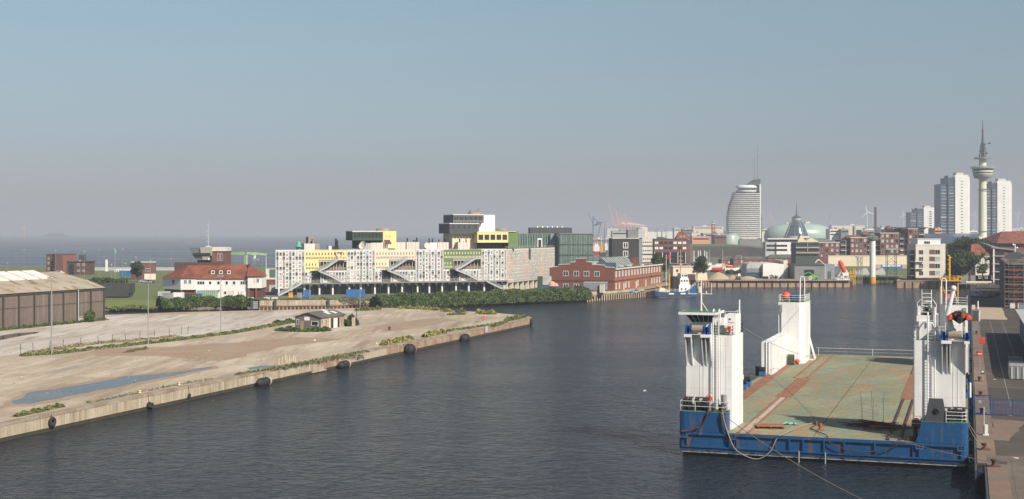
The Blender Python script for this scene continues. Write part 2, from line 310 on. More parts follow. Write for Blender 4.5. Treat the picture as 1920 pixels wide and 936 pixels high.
# foliage
def leaves(b, rnd, pts, size, nm=2):
    for (x, y, z, m) in pts:
        a = Vector((rnd.gauss(0, 1), rnd.gauss(0, 1), rnd.gauss(0, 1))).normalized(); c = a.orthogonal().normalized(); d = a.cross(c)
        s = size * rnd.uniform(0.6, 1.3); p = Vector((x, y, z))
        b.quad(p - c * s - d * s * .6, p + c * s - d * s * .6, p + c * s * .7 + d * s * .7, p - c * s * .6 + d * s * .6, m)
def lump(rnd, c, r, n, m, flat=0.8):
    out = []
    for _ in range(n):
        v = Vector((rnd.gauss(0, 1), rnd.gauss(0, 1), rnd.gauss(0, 1))).normalized() * (r * rnd.uniform(0.45, 1.08))
        out.append((c[0] + v.x, c[1] + v.y, c[2] + v.z * flat, m if rnd.random() < .75 else 1 - m))
    return out
CROWN = {}
def tree(x, y, z, h, w, label, group=None, seed=0, dark=False, leafs=1500, size=0.45):
    rnd = random.Random(seed * 7 + 1)
    root = thing('tree', label, 'tree', (x, y, z), rnd.uniform(0, 6.2), group)
    t = MB(); th = h * 0.42
    t.cyl((0, 0, 0), (0.1, 0, th), w * 0.045, 0, 7, r2=w * 0.03)
    for i in range(5):
        a = i * 1.26 + rnd.random(); t.cyl((0.1, 0, th * rnd.uniform(.75, 1)), (math.cos(a) * w * .3, math.sin(a) * w * .3, h * rnd.uniform(.6, .8)), w * .02, 0, 5, r2=w * .006)
    t.build('trunk', 'bark', root)
    pts = []
    nl = 11
    for i in range(nl):
        a = rnd.uniform(0, 6.28); rr = w * 0.5 * rnd.uniform(0.15, 0.72); zz = h * rnd.uniform(0.36, 0.84)
        k = 1 - abs(zz / h - .6) * 0.9
        pts += lump(rnd, (math.cos(a) * rr * k, math.sin(a) * rr * k, zz), w * rnd.uniform(0.17, 0.25), leafs // nl, rnd.randint(0, 1))
    pts += lump(rnd, (0, 0, h * .86), w * .2, leafs // nl, 1)
    b = MB(); leaves(b, rnd, pts, size)
    b.build('crown', ['leaf_dark', 'leaf_a'] if dark else ['leaf_a', 'leaf_b'], root)
    return root
def hedge(name, label, line, width, height, n, size, z, mats=('leaf_a', 'leaf_b'), seed=3, cat='hedge', kind=None, jag=0.35):
    rnd = random.Random(seed); b = MB(); pts = []
    L = [0]
    for p, q in zip(line, line[1:]): L.append(L[-1] + math.dist(p, q))
    ph = [rnd.uniform(0, 6.28) for _ in range(4)]
    for _ in range(n):
        t = rnd.uniform(0, L[-1]); i = max(j for j in range(len(line) - 1) if L[j] <= t); k = (t - L[i]) / max(1e-6, L[i + 1] - L[i])
        x = line[i][0] + (line[i + 1][0] - line[i][0]) * k; y = line[i][1] + (line[i + 1][1] - line[i][1]) * k
        nx, ny = -(line[i + 1][1] - line[i][1]), (line[i + 1][0] - line[i][0]); ln = math.hypot(nx, ny) or 1; nx /= ln; ny /= ln
        hh = height * (1 - jag + jag * (0.5 + 0.25 * math.sin(t * 0.9 / max(.3, width / 3) + ph[0]) + 0.25 * math.sin(t * 2.3 / max(.3, width / 3) + ph[1])) * 1.3)
        o = rnd.uniform(-1, 1); zz = hh * math.sqrt(max(0, 1 - o * o)) * (rnd.random() ** 0.45)
        m = 1 if math.sin(t * 1.3 + o * 3 + ph[2]) + rnd.gauss(0, .8) > 0 else 0
        pts.append((x + nx * o * width / 2, y + ny * o * width / 2, z + zz, m))
    leaves(b, rnd, pts, size)
    o = b.build(name, list(mats)); tag(o, label, cat, None, kind)
    return o
def weeds(label, line, width, height, n, z, mats=('weed_green', 'leaf_b'), seed=1, size=0.25, name='weeds'):
    """low wild growth nobody could count"""
    o = hedge(name, label, line, width, height, n, size, z, mats, seed, 'weeds', 'stuff', jag=0.8); return o
def railing(b, pts, h=1.05, r=0.03, rows=3, step=1.4, m=0, n=4):
    for p, q in zip(pts, pts[1:]):
        p = Vector(p); q = Vector(q); L = (q - p).length; k = max(1, round(L / step))
        for i in range(k + 1):
            a = p.lerp(q, i / k); b.cyl(a, a + Vector((0, 0, h)), r, m, n, cap=False)
        for j in range(rows):
            zz = Vector((0, 0, h * (j + 1) / rows)); b.cyl(p + zz, q + zz, r * .9, m, n, cap=False)
    return b
def struct(o): o['kind'] = 'structure'; return o
def text_mesh(txt, size, name, matname, parent, loc, rot=(math.pi / 2, 0, 0), ext=0.01):
    cu = bpy.data.curves.new(name, 'FONT'); cu.body = txt; cu.size = size; cu.extrude = ext; cu.align_x = 'CENTER'; cu.align_y = 'CENTER'
    tmp = bpy.data.objects.new('tmp_text', cu); C.objects.link(tmp)
    dg = bpy.context.evaluated_depsgraph_get(); dg.update(); me = bpy.data.meshes.new_from_object(tmp.evaluated_get(dg))
    C.objects.unlink(tmp); bpy.data.objects.remove(tmp)
    me.materials.clear(); me.materials.append(M[matname])
    o = bpy.data.objects.new(name, me); C.objects.link(o); o.location = loc; o.rotation_euler = rot
    if parent: o.parent = parent
    return o
# ================================================================ THE SETTING
# water: one sheet out to the horizon
wm = bpy.data.materials.new('water'); wm.use_nodes = True
n = wm.node_tree.nodes; l = wm.node_tree.links; b = n['Principled BSDF']
b.inputs['Base Color'].default_value = (0.017, 0.025, 0.033, 1); b.inputs['Roughness'].default_value = 0.14; b.inputs['IOR'].default_value = 1.33
tc = n.new('ShaderNodeTexCoord'); hs = None
for sc, wt, st in ((0.20, 1.0, (1.2, 0.8, 1)), (0.62, 1.1, (0.9, 1.0, 1)), (1.5, 0.75, (0.8, 1.1, 1)), (3.4, 0.28, (0.8, 1.1, 1)), (0.05, 0.6, (1, 1, 1))):
    mp = n.new('ShaderNodeMapping'); mp.inputs['Scale'].default_value = st; mp.inputs['Rotation'].default_value = (0, 0, R(25))
    no = n.new('ShaderNodeTexNoise'); no.inputs['Scale'].default_value = sc; no.inputs['Detail'].default_value = 3; no.inputs['Distortion'].default_value = 0.6
    l.new(tc.outputs['Object'], mp.inputs[0]); l.new(mp.outputs[0], no.inputs['Vector'])
    mu = n.new('ShaderNodeMath'); mu.operation = 'MULTIPLY'; mu.inputs[1].default_value = wt; l.new(no.outputs['Fac'], mu.inputs[0])
    if hs is None: hs = mu.outputs[0]
    else:
        ad = n.new('ShaderNodeMath'); ad.operation = 'ADD'; l.new(hs, ad.inputs[0]); l.new(mu.outputs[0], ad.inputs[1]); hs = ad.outputs[0]
mp = n.new('ShaderNodeMapping'); mp.inputs['Scale'].default_value = (.45, 1.6, 1); no = n.new('ShaderNodeTexNoise'); no.inputs['Scale'].default_value = 0.012; no.inputs['Detail'].default_value = 5; no.inputs['Roughness'].default_value = .6
l.new(tc.outputs['Object'], mp.inputs[0]); l.new(mp.outputs[0], no.inputs['Vector'])
wr = n.new('ShaderNodeMapRange'); wr.inputs['From Min'].default_value = .38; wr.inputs['From Max'].default_value = .62; wr.inputs['To Min'].default_value = .45; wr.inputs['To Max'].default_value = 1.0; l.new(no.outputs['Fac'], wr.inputs['Value'])
rr_ = n.new('ShaderNodeMapRange'); rr_.inputs['From Min'].default_value = .38; rr_.inputs['From Max'].default_value = .62; rr_.inputs['To Min'].default_value = .13; rr_.inputs['To Max'].default_value = .2; l.new(no.outputs['Fac'], rr_.inputs['Value']); l.new(rr_.outputs[0], b.inputs['Roughness'])
cur = None  # specular noise paints the light and dark reflections of ripples into the water
for sc, st, wt in ((0.9, (1, .38, 1), .6), (0.28, (1, .45, 1), .4)):
    mp = n.new('ShaderNodeMapping'); mp.inputs['Scale'].default_value = st; mp.inputs['Rotation'].default_value = (0, 0, R(12)); no = n.new('ShaderNodeTexNoise'); no.inputs['Scale'].default_value = sc; no.inputs['Detail'].default_value = 4; no.inputs['Distortion'].default_value = .8
    l.new(tc.outputs['Object'], mp.inputs[0]); l.new(mp.outputs[0], no.inputs['Vector']); mu = n.new('ShaderNodeMath'); mu.operation = 'MULTIPLY'; mu.inputs[1].default_value = wt; l.new(no.outputs['Fac'], mu.inputs[0])
    if cur is None: cur = mu.outputs[0]
    else: ad = n.new('ShaderNodeMath'); l.new(cur, ad.inputs[0]); l.new(mu.outputs[0], ad.inputs[1]); cur = ad.outputs[0]
sm_ = n.new('ShaderNodeMapRange'); sm_.inputs['From Min'].default_value = .40; sm_.inputs['From Max'].default_value = .60; sm_.inputs['To Min'].default_value = .22; sm_.inputs['To Max'].default_value = .95; l.new(cur, sm_.inputs['Value']); l.new(sm_.outputs[0], b.inputs['Specular IOR Level'])
bp = n.new('ShaderNodeBump'); l.new(wr.outputs[0], bp.inputs['Strength']); bp.inputs['Distance'].default_value = 1.1
l.new(hs, bp.inputs['Height']); l.new(bp.outputs[0], b.inputs['Normal']); M['water'] = wm
g = MB(); g.quad((-40000, -2000, 0), (40000, -2000, 0), (40000, 46000, 0), (-40000, 46000, 0))
struct(g.build('water', 'water'))
# distant mud banks showing through the tide
mb_ = MB(); 
for (x0, x1, Y0, Y1) in ((-3300, -1500, 4200, 4500), (-2600, -900, 6800, 7500)):
    mb_.prism([(x0, Y0), (x1, Y0 + (Y1 - Y0) * .8), (x1 + 300, Y1), (x0 + 300, Y1)], -0.5, 0.12)
mat('mud', (0.16, 0.15, 0.14), 0.7, scale=0.01)
struct(mb_.build('mud_bank', 'mud'))

# the disused pier
ZP = 2.0
pf0 = Vector((-57.7 - 62.4 * .4, 150.3 - 189.3 * .4)); ptip = Vector((4.75, 339.6))
back = [P(985, 592, ZP), P(930, 587, ZP), P(850, 582.5, ZP), P(760, 578.5, ZP), P(700, 577, ZP), P(600, 580, ZP), P(470, 582.5, ZP), P(330, 586, ZP), P(200, 590.5, ZP), (-260, 352)]
pier_poly = [tuple(pf0), tuple(ptip)] + back + [(-260, pf0.y)]
o = MB().prism(pier_poly, -3, ZP, 0).build('pier_ground', 'pier_sand'); struct(o)
# quay wall along the harbour side: coping, wall bays, brick repairs, dark tide band
d = (ptip - pf0).normalized(); nrm = Vector((d.y, -d.x)); Lw = (ptip - pf0).length
qa = math.atan2(d.y, d.x)
qw = thing('quay_wall', 'long weathered concrete and brick quay wall of the empty pier on the left', 'wall', (pf0.x, pf0.y, 0), qa)
rnd = random.Random(5)
x = 0.0; conc = MB(); bri = MB(); 
while x < Lw:
    L = min(5.2, Lw - x); far = x > Lw * 0.66 or (0.545 * Lw < x < 0.585 * Lw)
    off = rnd.uniform(0, 0.05)
    (bri if far else conc).box(x + .03, x + L - .03, -0.35 - off, 0.3, 0.45, ZP - 0.25)
    x += L
conc.build('concrete_face', 'quay_conc', qw); bri.build('brick_face', 'quay_brick', qw)
MB().box(0, Lw, -0.32, 0.3, -2, 0.449).build('tide_band', 'algae', qw)
cp = MB(); x = 0
while x < Lw:
    L = min(rnd.uniform(3, 8), Lw - x); cp.box(x + .02, x + L - .02, -0.42, 0.55 + rnd.uniform(0, .2), ZP - 0.249, ZP + rnd.uniform(0.02, 0.12)); x += L
cp.build('coping', 'coping', qw)
st = MB()  # the flight of steps cut into the wall by the yellow posts
sx = 0.575 * Lw
for i in range(7): st.box(sx - i * .75, sx - (i - 1) * .75, -0.55, -0.36, 0.1, 0.35 + i * .23)
st.build('wall_steps', 'quay_conc', qw)
# back and end walls of the pier
bk = thing('pier_back_wall', 'low dark sheet pile wall round the back and tip of the empty pier', 'wall')
e = MB(); pl = [tuple(ptip)] + back
for p, q in zip(pl, pl[1:]):
    dx, dy = q[0] - p[0], q[1] - p[1]; ll = math.hypot(dx, dy); nx, ny = dy / ll * .25, -dx / ll * .25
    e.prism([p, q, (q[0] + nx, q[1] + ny), (p[0] + nx, p[1] + ny)], -2, ZP + 0.02)
e.build('wall', 'coping', bk)

# pale dusty yard between the warehouse and the grass strip
def sheet(name, pts, z, m, kind='structure'):
    b = MB(); pts = list(pts); ar = sum(pts[i][0] * pts[(i + 1) % len(pts)][1] - pts[(i + 1) % len(pts)][0] * pts[i][1] for i in range(len(pts)))
    if ar < 0: pts = pts[::-1]
    b.add([(x, y, z) for x, y in pts], [tuple(range(len(pts)))])
    o = b.build(name, m); o['kind'] = kind; return o
def PP(l, z): return [P(x, y, z) for x, y in l]
def ragged(pts, amp, step, seed):
    rnd = random.Random(seed); out = []
    for p, q in zip(pts, pts[1:] + pts[:1]):
        L = math.dist(p, q); k = max(1, int(L / step))
        for i in range(k):
            t = i / k; j = amp if i else 0.0
            out.append((p[0] + (q[0] - p[0]) * t + rnd.uniform(-j, j), p[1] + (q[1] - p[1]) * t + rnd.uniform(-j, j)))
    return out
sheet('dusty_yard', ragged(PP([(-160, 700), (0, 668), (60, 664), (280, 642), (470, 618), (560, 604), (700, 585), (640, 583.5), (480, 586), (200, 594), (140, 604), (-160, 640)], ZP), 1.2, 8, 4), ZP + .006, 'pier_dust')
sheet('bare_earth', ragged(PP([(170, 655), (330, 650), (470, 640), (560, 632), (640, 636), (520, 652), (420, 676), (300, 668), (180, 668)], ZP), 1.0, 4, 9), ZP + .010, 'earth')
sheet('cracked_slab', ragged(PP([(700, 612), (780, 600), (830, 596), (860, 600), (800, 612), (730, 622)], ZP), .8, 4, 12), ZP + .010, 'earth')
pm = mat('puddle', (0.035, 0.04, 0.037), 0.12, spec=0.22, col2=(.12, .10, .07), cut=(.5, .75), scale=.12)
sheet('puddle', ragged(PP([(20, 755), (45, 744), (48, 738), (62, 734), (105, 729), (165, 720), (215, 711), (232, 706), (290, 702), (350, 695), (395, 688), (400, 690), (352, 699), (300, 709), (250, 719), (205, 729), (150, 739), (110, 748), (60, 757), (30, 758)], ZP), .3, 1.6, 2), ZP + .016, 'puddle')
sheet('wet_rim', ragged(PP([(6, 757), (40, 741), (40, 734), (60, 731), (160, 716), (215, 707), (290, 698), (350, 692), (405, 686), (412, 690), (355, 703), (260, 722), (205, 733), (110, 753), (60, 762), (20, 763)], ZP), .35, 1.6, 3), ZP + .012, 'earth')
sheet('puddle', ragged(PP([(-20, 634), (0, 630), (30, 625), (75, 622), (70, 625), (35, 631), (0, 638)], ZP), .1, 3, 5), ZP + .016, 'puddle')
sheet('puddle', ragged(PP([(462, 690), (490, 686), (525, 685), (505, 690), (470, 693)], ZP), .1, 3, 6), ZP + .016, 'puddle')

# right quay in harbour axes (v = 0.7 is its edge)
def U(l): return [UV(u, v) for u, v in l]
ZQ = 2.0
rq = [(60, 1.6), (132, 1.6), (132, .75), (628, .75), (628, 400), (60, 400)]
struct(MB().prism(U(rq), -3, ZQ).build('quay_ground', 'asphalt'))
# far land as one polygon: AWI bank, brick hall quay, basin end, city, coast
ZL = 2.8
shore = [(-900, 415), P(195, 583), P(245, 583), P(300, 583), P(468, 580), P(475, 577), P(700, 578), P(820, 574), P(960, 570), P(1100, 565.5), P(1210, 557), P(1232, 552), P(1290, 543), P(1330, 538.5), P(1470, 538.5), P(1596, 538.5), P(1600, 531), P(1688, 531), P(1682, 540), P(1786, 540.5)]
shore_r = UV(628, .75)
shore_in = [(x, y + (9 if (i < 5 or 6 < i < 10) else (4 if i in (5, 6) else 0))) for i, (x, y) in enumerate(shore)]
land = shore_in + [shore_r, UV(628, 3000), (6000, 40000 * .3), (5000, 14000), (900, 9000), (330, 5500), (170, 2400), (118, 1400), (60, 860), (30, 800), (-120, 800), (-420, 830), (-900, 850)]
struct(MB().prism(land, -3, ZL).build('land', 'land'))
qf = thing('sheet_pile_quay', 'rust brown sheet pile quay wall at the far end of the harbour basin', 'quay wall')
def piles(root, line, z0, z1, step, m1='quay_brick', m2='rust_dark', cap='coping', proud=.35, pw=.35, name='panel'):
    pn = MB(); cpb = MB(); rm = MB().box(-pw / 2, pw / 2, -.16 - proud, -.16, z0, z1 - .2).mesh('pile_rib', [m2]); first = True
    for p, q in zip(line, line[1:]):
        p = Vector(p); q = Vector(q); L = (q - p).length; d = (q - p) / L; nn = Vector((d.y, -d.x))
        pn.prism([tuple(p - nn * .1), tuple(q - nn * .1), tuple(q + nn * .15), tuple(p + nn * .15)], z0, z1)
        k = max(1, round(L / step))
        for i in range(0 if first else 1, k + 1):
            c0 = p.lerp(q, i / k); place('pile_rib', rm, root, (c0.x, c0.y, 0), math.atan2(d.y, d.x))
        first = False
        cpb.prism([tuple(p - nn * .8), tuple(q - nn * .8), tuple(q + nn * .3), tuple(p + nn * .3)], z1 + .002, z1 + .3)
    pn.build(name, m1, root); cpb.build('coping', cap, root)
piles(qf, [P(1232, 552), P(1290, 543), P(1330, 538.5), P(1596, 538.5)], -1, ZL, 3.4)
qf2 = thing('sheet_pile_quay', 'short brown ribbed quay wall below the white apartment house', 'quay wall')
piles(qf2, [P(1688, 531), P(1682, 540), P(1786, 540.5), shore_r], -1, ZL, 3.2)
qf3 = thing('sheet_pile_quay', 'concrete topped sheet pile wall in front of the stepped brick hall', 'quay wall')
piles(qf3, [P(1098, 566), P(1210, 557), P(1232, 552)], -1, ZL - .8, 1.6, 'quay_conc', 'rust_dark')
MB().prism([P(1100, 566), P(1208, 557.5), (P(1208, 557.5)[0], P(1208, 557.5)[1] + .8), (P(1100, 566)[0], P(1100, 566)[1] + .8)], ZL - .5, ZL + .3).build('parapet', 'quay_conc', qf3)
qf4 = thing('jetty_wall', 'low brown jetty of concrete over dark sheet piles left of the long hedge', 'quay wall')
ja, jb = P(472, 583), P(703, 580)
piles(qf4, [ja, jb], -1, 1.3, 1.15, 'rust_dark', 'quay_brick', proud=.3, pw=.45)
dj = Vector(jb) - Vector(ja); dj.normalize(); nj = Vector((-dj.y, dj.x))
MB().prism([ja, jb, tuple(Vector(jb) + nj * 2), tuple(Vector(ja) + nj * 2)], 1.62, 3.0).build('upper_wall', 'quay_conc', qf4)
for k in (0.005, .19, .62, .99):
    c0 = Vector(ja).lerp(Vector(jb), k) ; MB().box(-.35, .35, -.9, -.3, -1, 3.2).build('mooring_post', 'steel_dark', qf4, (c0.x, c0.y, 0))
# embankment ground patches
bkm = MB()
for i in (0, 1, 2, 3, 4, 5, 6, 7, 8, 9):
    if i == 5: continue
    p, q, pi, qi = shore[i], shore[i + 1], shore_in[i], shore_in[i + 1]
    if i + 1 > 9: qi = (q[0] - .5, q[1] + .5)
    n_ = max(2, int(math.dist(p, q) / 6)); rb_ = random.Random(i)
    row = []
    for k in range(n_ + 1):
        t = k / n_; f_ = (p[0] + (q[0] - p[0]) * t, p[1] + (q[1] - p[1]) * t); g_ = (pi[0] + (qi[0] - pi[0]) * t, pi[1] + (qi[1] - pi[1]) * t)
        row.append([(f_[0], f_[1] - .5, -.3), (f_[0] + (g_[0] - f_[0]) * .25, f_[1] + (g_[1] - f_[1]) * .25 + rb_.uniform(-.5, .5), .75), (g_[0], g_[1] + .05, ZL + .012)])
    for a, c in zip(row, row[1:]):
        bkm.quad(a[0], c[0], c[1], a[1], 1); bkm.quad(a[1], c[1], c[2], a[2], 0)
struct(bkm.build('bank_slope', ['grass', 'rock']))
sheet('grass_bank', [shore_in[0], shore_in[1], shore_in[2], P(318, 562, ZL), P(312, 537, ZL), P(240, 533, ZL), P(195, 533, ZL), (-240, 560), (-330, 424)], ZL + .01, 'grass')
sheet('dike_grass', [(-900, 600), (-140, 560), (-60, 640), (-40, 798), (-420, 826), (-900, 846)], ZL + .02, 'grass')
sheet('green', PP([(1366, 516), (1400, 514), (1400, 494), (1364, 494)], ZL), ZL + .02, 'grass')
sheet('green', PP([(1590, 520), (1715, 520), (1720, 492), (1570, 492)], ZL), ZL + .02, 'grass')
sheet('promenade', PP([(1100, 549.5), (1210, 543), (1233, 538.8), (1290, 530.6), (1330, 526.6), (1594, 526.6), (1594, 519), (1400, 517), (1300, 520), (1240, 531), (1150, 543), (1100, 547)], ZL), ZL + .01, 'coping')
# stone edge of the banks
rk = MB(); rnd = random.Random(8)
def rocks(line, n, zc, sz, wid=1.6):
    for _ in range(n):
        i = rnd.randrange(len(line) - 1); t = rnd.random(); p = line[i]; q = line[i + 1]
        x = p[0] + (q[0] - p[0]) * t; y = p[1] + (q[1] - p[1]) * t + rnd.uniform(-wid, wid * .5) + .3; s = sz * rnd.uniform(.5, 1.4)
        v = [(x + rnd.uniform(-s, s) * .3 + a * s, y + c * s, zc + rnd.uniform(-.2, .3) + e * s * .7) for a in (-1, 1) for c in (-1, 1) for e in (-.6, rnd.uniform(.4, 1))]
        rk.add(v, [(0, 1, 3, 2), (4, 6, 7, 5), (0, 4, 5, 1), (2, 3, 7, 6), (1, 5, 7, 3)], 0)
rocks([P(195, 583), P(245, 583), P(300, 583), P(468, 580)], 620, .5, .55, 2.0)
rocks([P(706, 578), P(820, 574), P(960, 570), P(1095, 565.5)], 620, .4, .45, 1.4)
tag(rk.build('riprap', 'rock'), 'pale stone riprap along the far waterline below the bushes', 'stones', None, 'stuff')
# high grassed dike in front of the sail shaped tower
dk = MB(); 
dl = [(1195, 1250), (1300, 1180), (1400, 1080), (1440, 1040)]
prev = None
for i, (px, Y) in enumerate(dl):
    x = XX(px, Y); hgt = [6.5, 9.5, 10.5, 9.0][i]
    cur = [(x, Y, ZL), (x + 2, Y + 22, ZL + hgt * .9), (x + 4, Y + 30, ZL + hgt), (x + 10, Y + 170, ZL + hgt), (x + 12, Y + 230, ZL)]
    if prev:
        for k in range(4): dk.quad(prev[k], cur[k], cur[k + 1], prev[k + 1], 0 if k < 1 else 1)
    else: dk.add(cur, [(0, 1, 2, 3, 4)], 0)
    prev = cur
dk.add(prev, [(4, 3, 2, 1, 0)], 0)
struct(dk.build('dike', ['dike_slope', 'grass']))
# far land rise and far woods
hedge('distant_woods', 'hazy dark band of trees on the horizon behind the city', [(600, 5200), (1400, 5000), (2400, 4700), (3200, 4300)], 160, 22, 2600, 9, ZL, ('leaf_dark', 'leaf_a'), 5, 'woods', 'stuff')
hedge('distant_trees', 'low line of trees between the harbour sheds and the brick apartments', [(XX(1190, 1900), 1900), (XX(1260, 1850), 1850), (XX(1330, 1800), 1800)], 40, 14, 1500, 2.2, ZL, ('leaf_dark', 'leaf_a'), 6, 'woods', 'stuff')
hedge('town_trees', 'dark tree line at the foot of the high rise towers', [(XX(1500, 1150), 1150), (XX(1700, 1050), 1050), (XX(1930, 1000), 1000)], 30, 11, 3200, 1.3, ZL, ('leaf_dark', 'leaf_a'), 7, 'woods', 'stuff')
# haze: closed box of even pale air round everything
hz = MB().box(-41000, 41000, -2100, 47000, -4, 165).build('haze', 'grey')
hm = bpy.data.materials.new('haze'); hm.use_nodes = True; hn = hm.node_tree.nodes; hn.clear()
ho = hn.new('ShaderNodeOutputMaterial'); hv = hn.new('ShaderNodeVolumePrincipled')
hv.inputs['Color'].default_value = (0.66, 0.69, 0.77, 1); hv.inputs['Density'].default_value = 0.00022; hv.inputs['Anisotropy'].default_value = 0.0
hm.node_tree.links.new(hv.outputs[0], ho.inputs['Volume']); hz.data.materials.clear(); hz.data.materials.append(hm)
tag(hz, 'pale even haze over harbour, city and sea', 'haze', None, 'stuff')
# ================================================================ THE TRANSPORT BARGE
bx, by = UV(139, -29); ZD = 2.6
B = thing('transport_barge', 'blue hulled deck barge with rusty green deck and four white corner towers', 'barge', (bx, by, 0), -A)
hull = MB(); hp = [(0.0, 0.5), (0.35, 0.05), (28.65, 0.05), (29, 0.5), (29, 96), (0, 96)]
hull.prism(hp, 0.72, ZD - .02)
hull.build('hull', 'hull_blue', B)
MB().prism([(0.02, .52), (.37, .07), (28.63, .07), (28.98, .52), (28.98, 95.9), (.02, 95.9)], 0.42, 0.718).build('scraped_band', 'scrape', B)
MB().prism([(0.3, 0.8), (.6, .35), (28.4, .35), (28.7, .8), (28.7, 95), (.3, 95)], -1.5, 0.418).build('hull_bottom', 'hull_black', B)
dk = MB(); dk.add([(0.35, 0.12, ZD), (28.65, 0.12, ZD), (28.9, .5, ZD), (28.9, 95.9, ZD), (0.1, 95.9, ZD), (.1, .5, ZD)], [tuple(range(6))])
deck = dk.build('deck', 'deck_green', B)
# stiffened bow panel
fr = MB(); fr.box(.4, 28.6, -.16, .04, 2.3, 2.5); fr.box(.4, 28.6, -.14, .04, .98, 1.12); fr.box(.4, 28.6, -.1, .04, .73, .78)
for x in (.9, 5.3, 10.1, 11.5, 12.9, 15.0, 17.0, 20.0, 24.3, 28.3): fr.box(x, x + .16, -.158, .041, 1.121, 2.299)
for x in (5.9, 6.1, 23.7): fr.box(x, x + .06, -.13, .041, 1.121, 2.299)
fr.build('bow_frame', 'hull_blue', B)
for x in (12.55, 15.2): MB().cyl((x, -.25, -.6), (x, -.25, 1.15), .08, 0, 8).build('fender_post', 'steel', B)
for x in (0.15, 5.3, 24.0, 27.95):
    r_ = MB(); r_.box(x, x + .75, -.2, -.165, 1.95, 2.05); r_.box(x, x + .75, -.2, -.165, 2.45, 2.53); r_.box(x, x + .08, -.2, -.165, 2.051, 2.449); r_.box(x + .67, x + .75, -.2, -.165, 2.051, 2.449); r_.box(x + .085, x + .665, -.17, -.162, 2.055, 2.445, 1)
    r_.box(x + .35, x + .41, -.19, -.171, 2.1, 2.35, 0)
    r_.build('mooring_recess', ['bright_blue', 'black'], B)
# raised bow blocks
bl = MB(); bl.prism([(0.05, 0.45), (0.25, 0.12), (0.6, 0.02), (5.0, 0.02), (5.0, 2.62), (0.05, 2.62)], ZD + .005, 4.7, 0, 1); bl.build('bow_block', ['hull_blue', 'roof_green'], B)
bl = MB()
bl.add([(24.0, .02, 2.605), (28.4, .02, 2.605), (28.8, .12, 2.605), (29, .5, 2.605), (29, 2.62, 2.605), (24.0, 2.62, 2.605),
        (24.6, .02, 4.7), (28.4, .02, 4.7), (28.8, .12, 4.7), (29, .5, 4.7), (29, 2.62, 4.7), (24.6, 2.62, 4.7)],
       [(0, 1, 7, 6), (1, 2, 8, 7), (2, 3, 9, 8), (3, 4, 10, 9), (4, 5, 11, 10), (5, 0, 6, 11)], 0)
bl.add([(24.6, .02, 4.7), (28.4, .02, 4.7), (28.8, .12, 4.7), (29, .5, 4.7), (29, 2.62, 4.7), (24.6, 2.62, 4.7)], [tuple(range(6))], 1)
bl.build('bow_block', ['hull_blue', 'roof_green'], B)
# deck tracks
def rail_pair(x0, x1, y0, y1):
    t = MB(); t.box(x0, x0 + .22, y0, y1, ZD + .004, ZD + .17); t.box(x1 - .22, x1, y0, y1, ZD + .004, ZD + .17); return t
t = rail_pair(6.2, 7.4, .3, 32.4); t.box(6.5, 7.1, 12, 32.3, ZD + .004, ZD + .03, 1)
for i in range(14): t.box(6.43, 7.17, .8 + i * .75, 1.1 + i * .75, ZD + .004, ZD + .12, 1)
t.build('skid_rail', ['rust', 'rubber_pale'], B)
rail_pair(5.2, 7.2, 56, 95).build('skid_rail', 'rust', B)
t = rail_pair(21.2, 22.6, .4, 35); t.build('skid_rail', 'rust_dark', B)
for x0, x1, y0, y1 in ((5.7, 7.7, 32.5, 56), (20.9, 22.7, 35.2, 66), (.9, 2.5, 9, 80)):
    MB().box(x0, x1, y0, y1, ZD + .004, ZD + .05).build('rust_plate', 'rust', B)
t = rail_pair(21, 22.6, 66.2, 95); t.build('skid_rail', 'rust', B)
sm = MB(); sm.box(13.9, 13.96, .4, 95, ZD + .004, ZD + .02); sm.build('deck_seam', 'rust_dark', B)
# ------------------------------------------------ towers
def tower_front(mirror):
    s = -1 if mirror else 1; o = 29 if mirror else 0
    X = lambda x: o + s * x
    pts = [(X(.3), 2.63), (X(5.2), 2.63), (X(5.5), 8.2), (X(.3), 8.2)]
    b_ = MB(); b_.prism(pts, ZD + .006, 12.6, 0, 1)
    for x in ((1.8, 2.15, 4.05, 4.6) if not mirror else (1.0, 1.43, 4.2)): b_.box(min(X(x), X(x + .05)), max(X(x), X(x + .05)), 2.60, 2.628, 4.9, 12.4, 0)
    for z in (): pass
    tw = b_.build('tower', ['ship_white', 'roof_green'], B)
    return tw, X
def fins(tw, xs, caps):
    f_ = MB()
    for x in xs: f_.add([(x, 2.62, 12.4), (x, 1.55, 12.4), (x, 2.58, 9.3), (x, 2.62, 9.3), (x + .1, 2.62, 12.4), (x + .1, 1.55, 12.4), (x + .1, 2.58, 9.3), (x + .1, 2.62, 9.3)],
                      [(0, 1, 2, 3), (7, 6, 5, 4), (1, 5, 6, 2), (0, 4, 5, 1), (2, 6, 7, 3)])
    for a, b2 in caps: f_.box(a, b2, 1.45, 2.62, 12.401, 12.66)
    f_.box(min(c[0] for c in caps), max(c[1] for c in caps), 1.6, 2.62, 12.665, 12.70)
    f_.build('bracket', 'ship_white', tw)
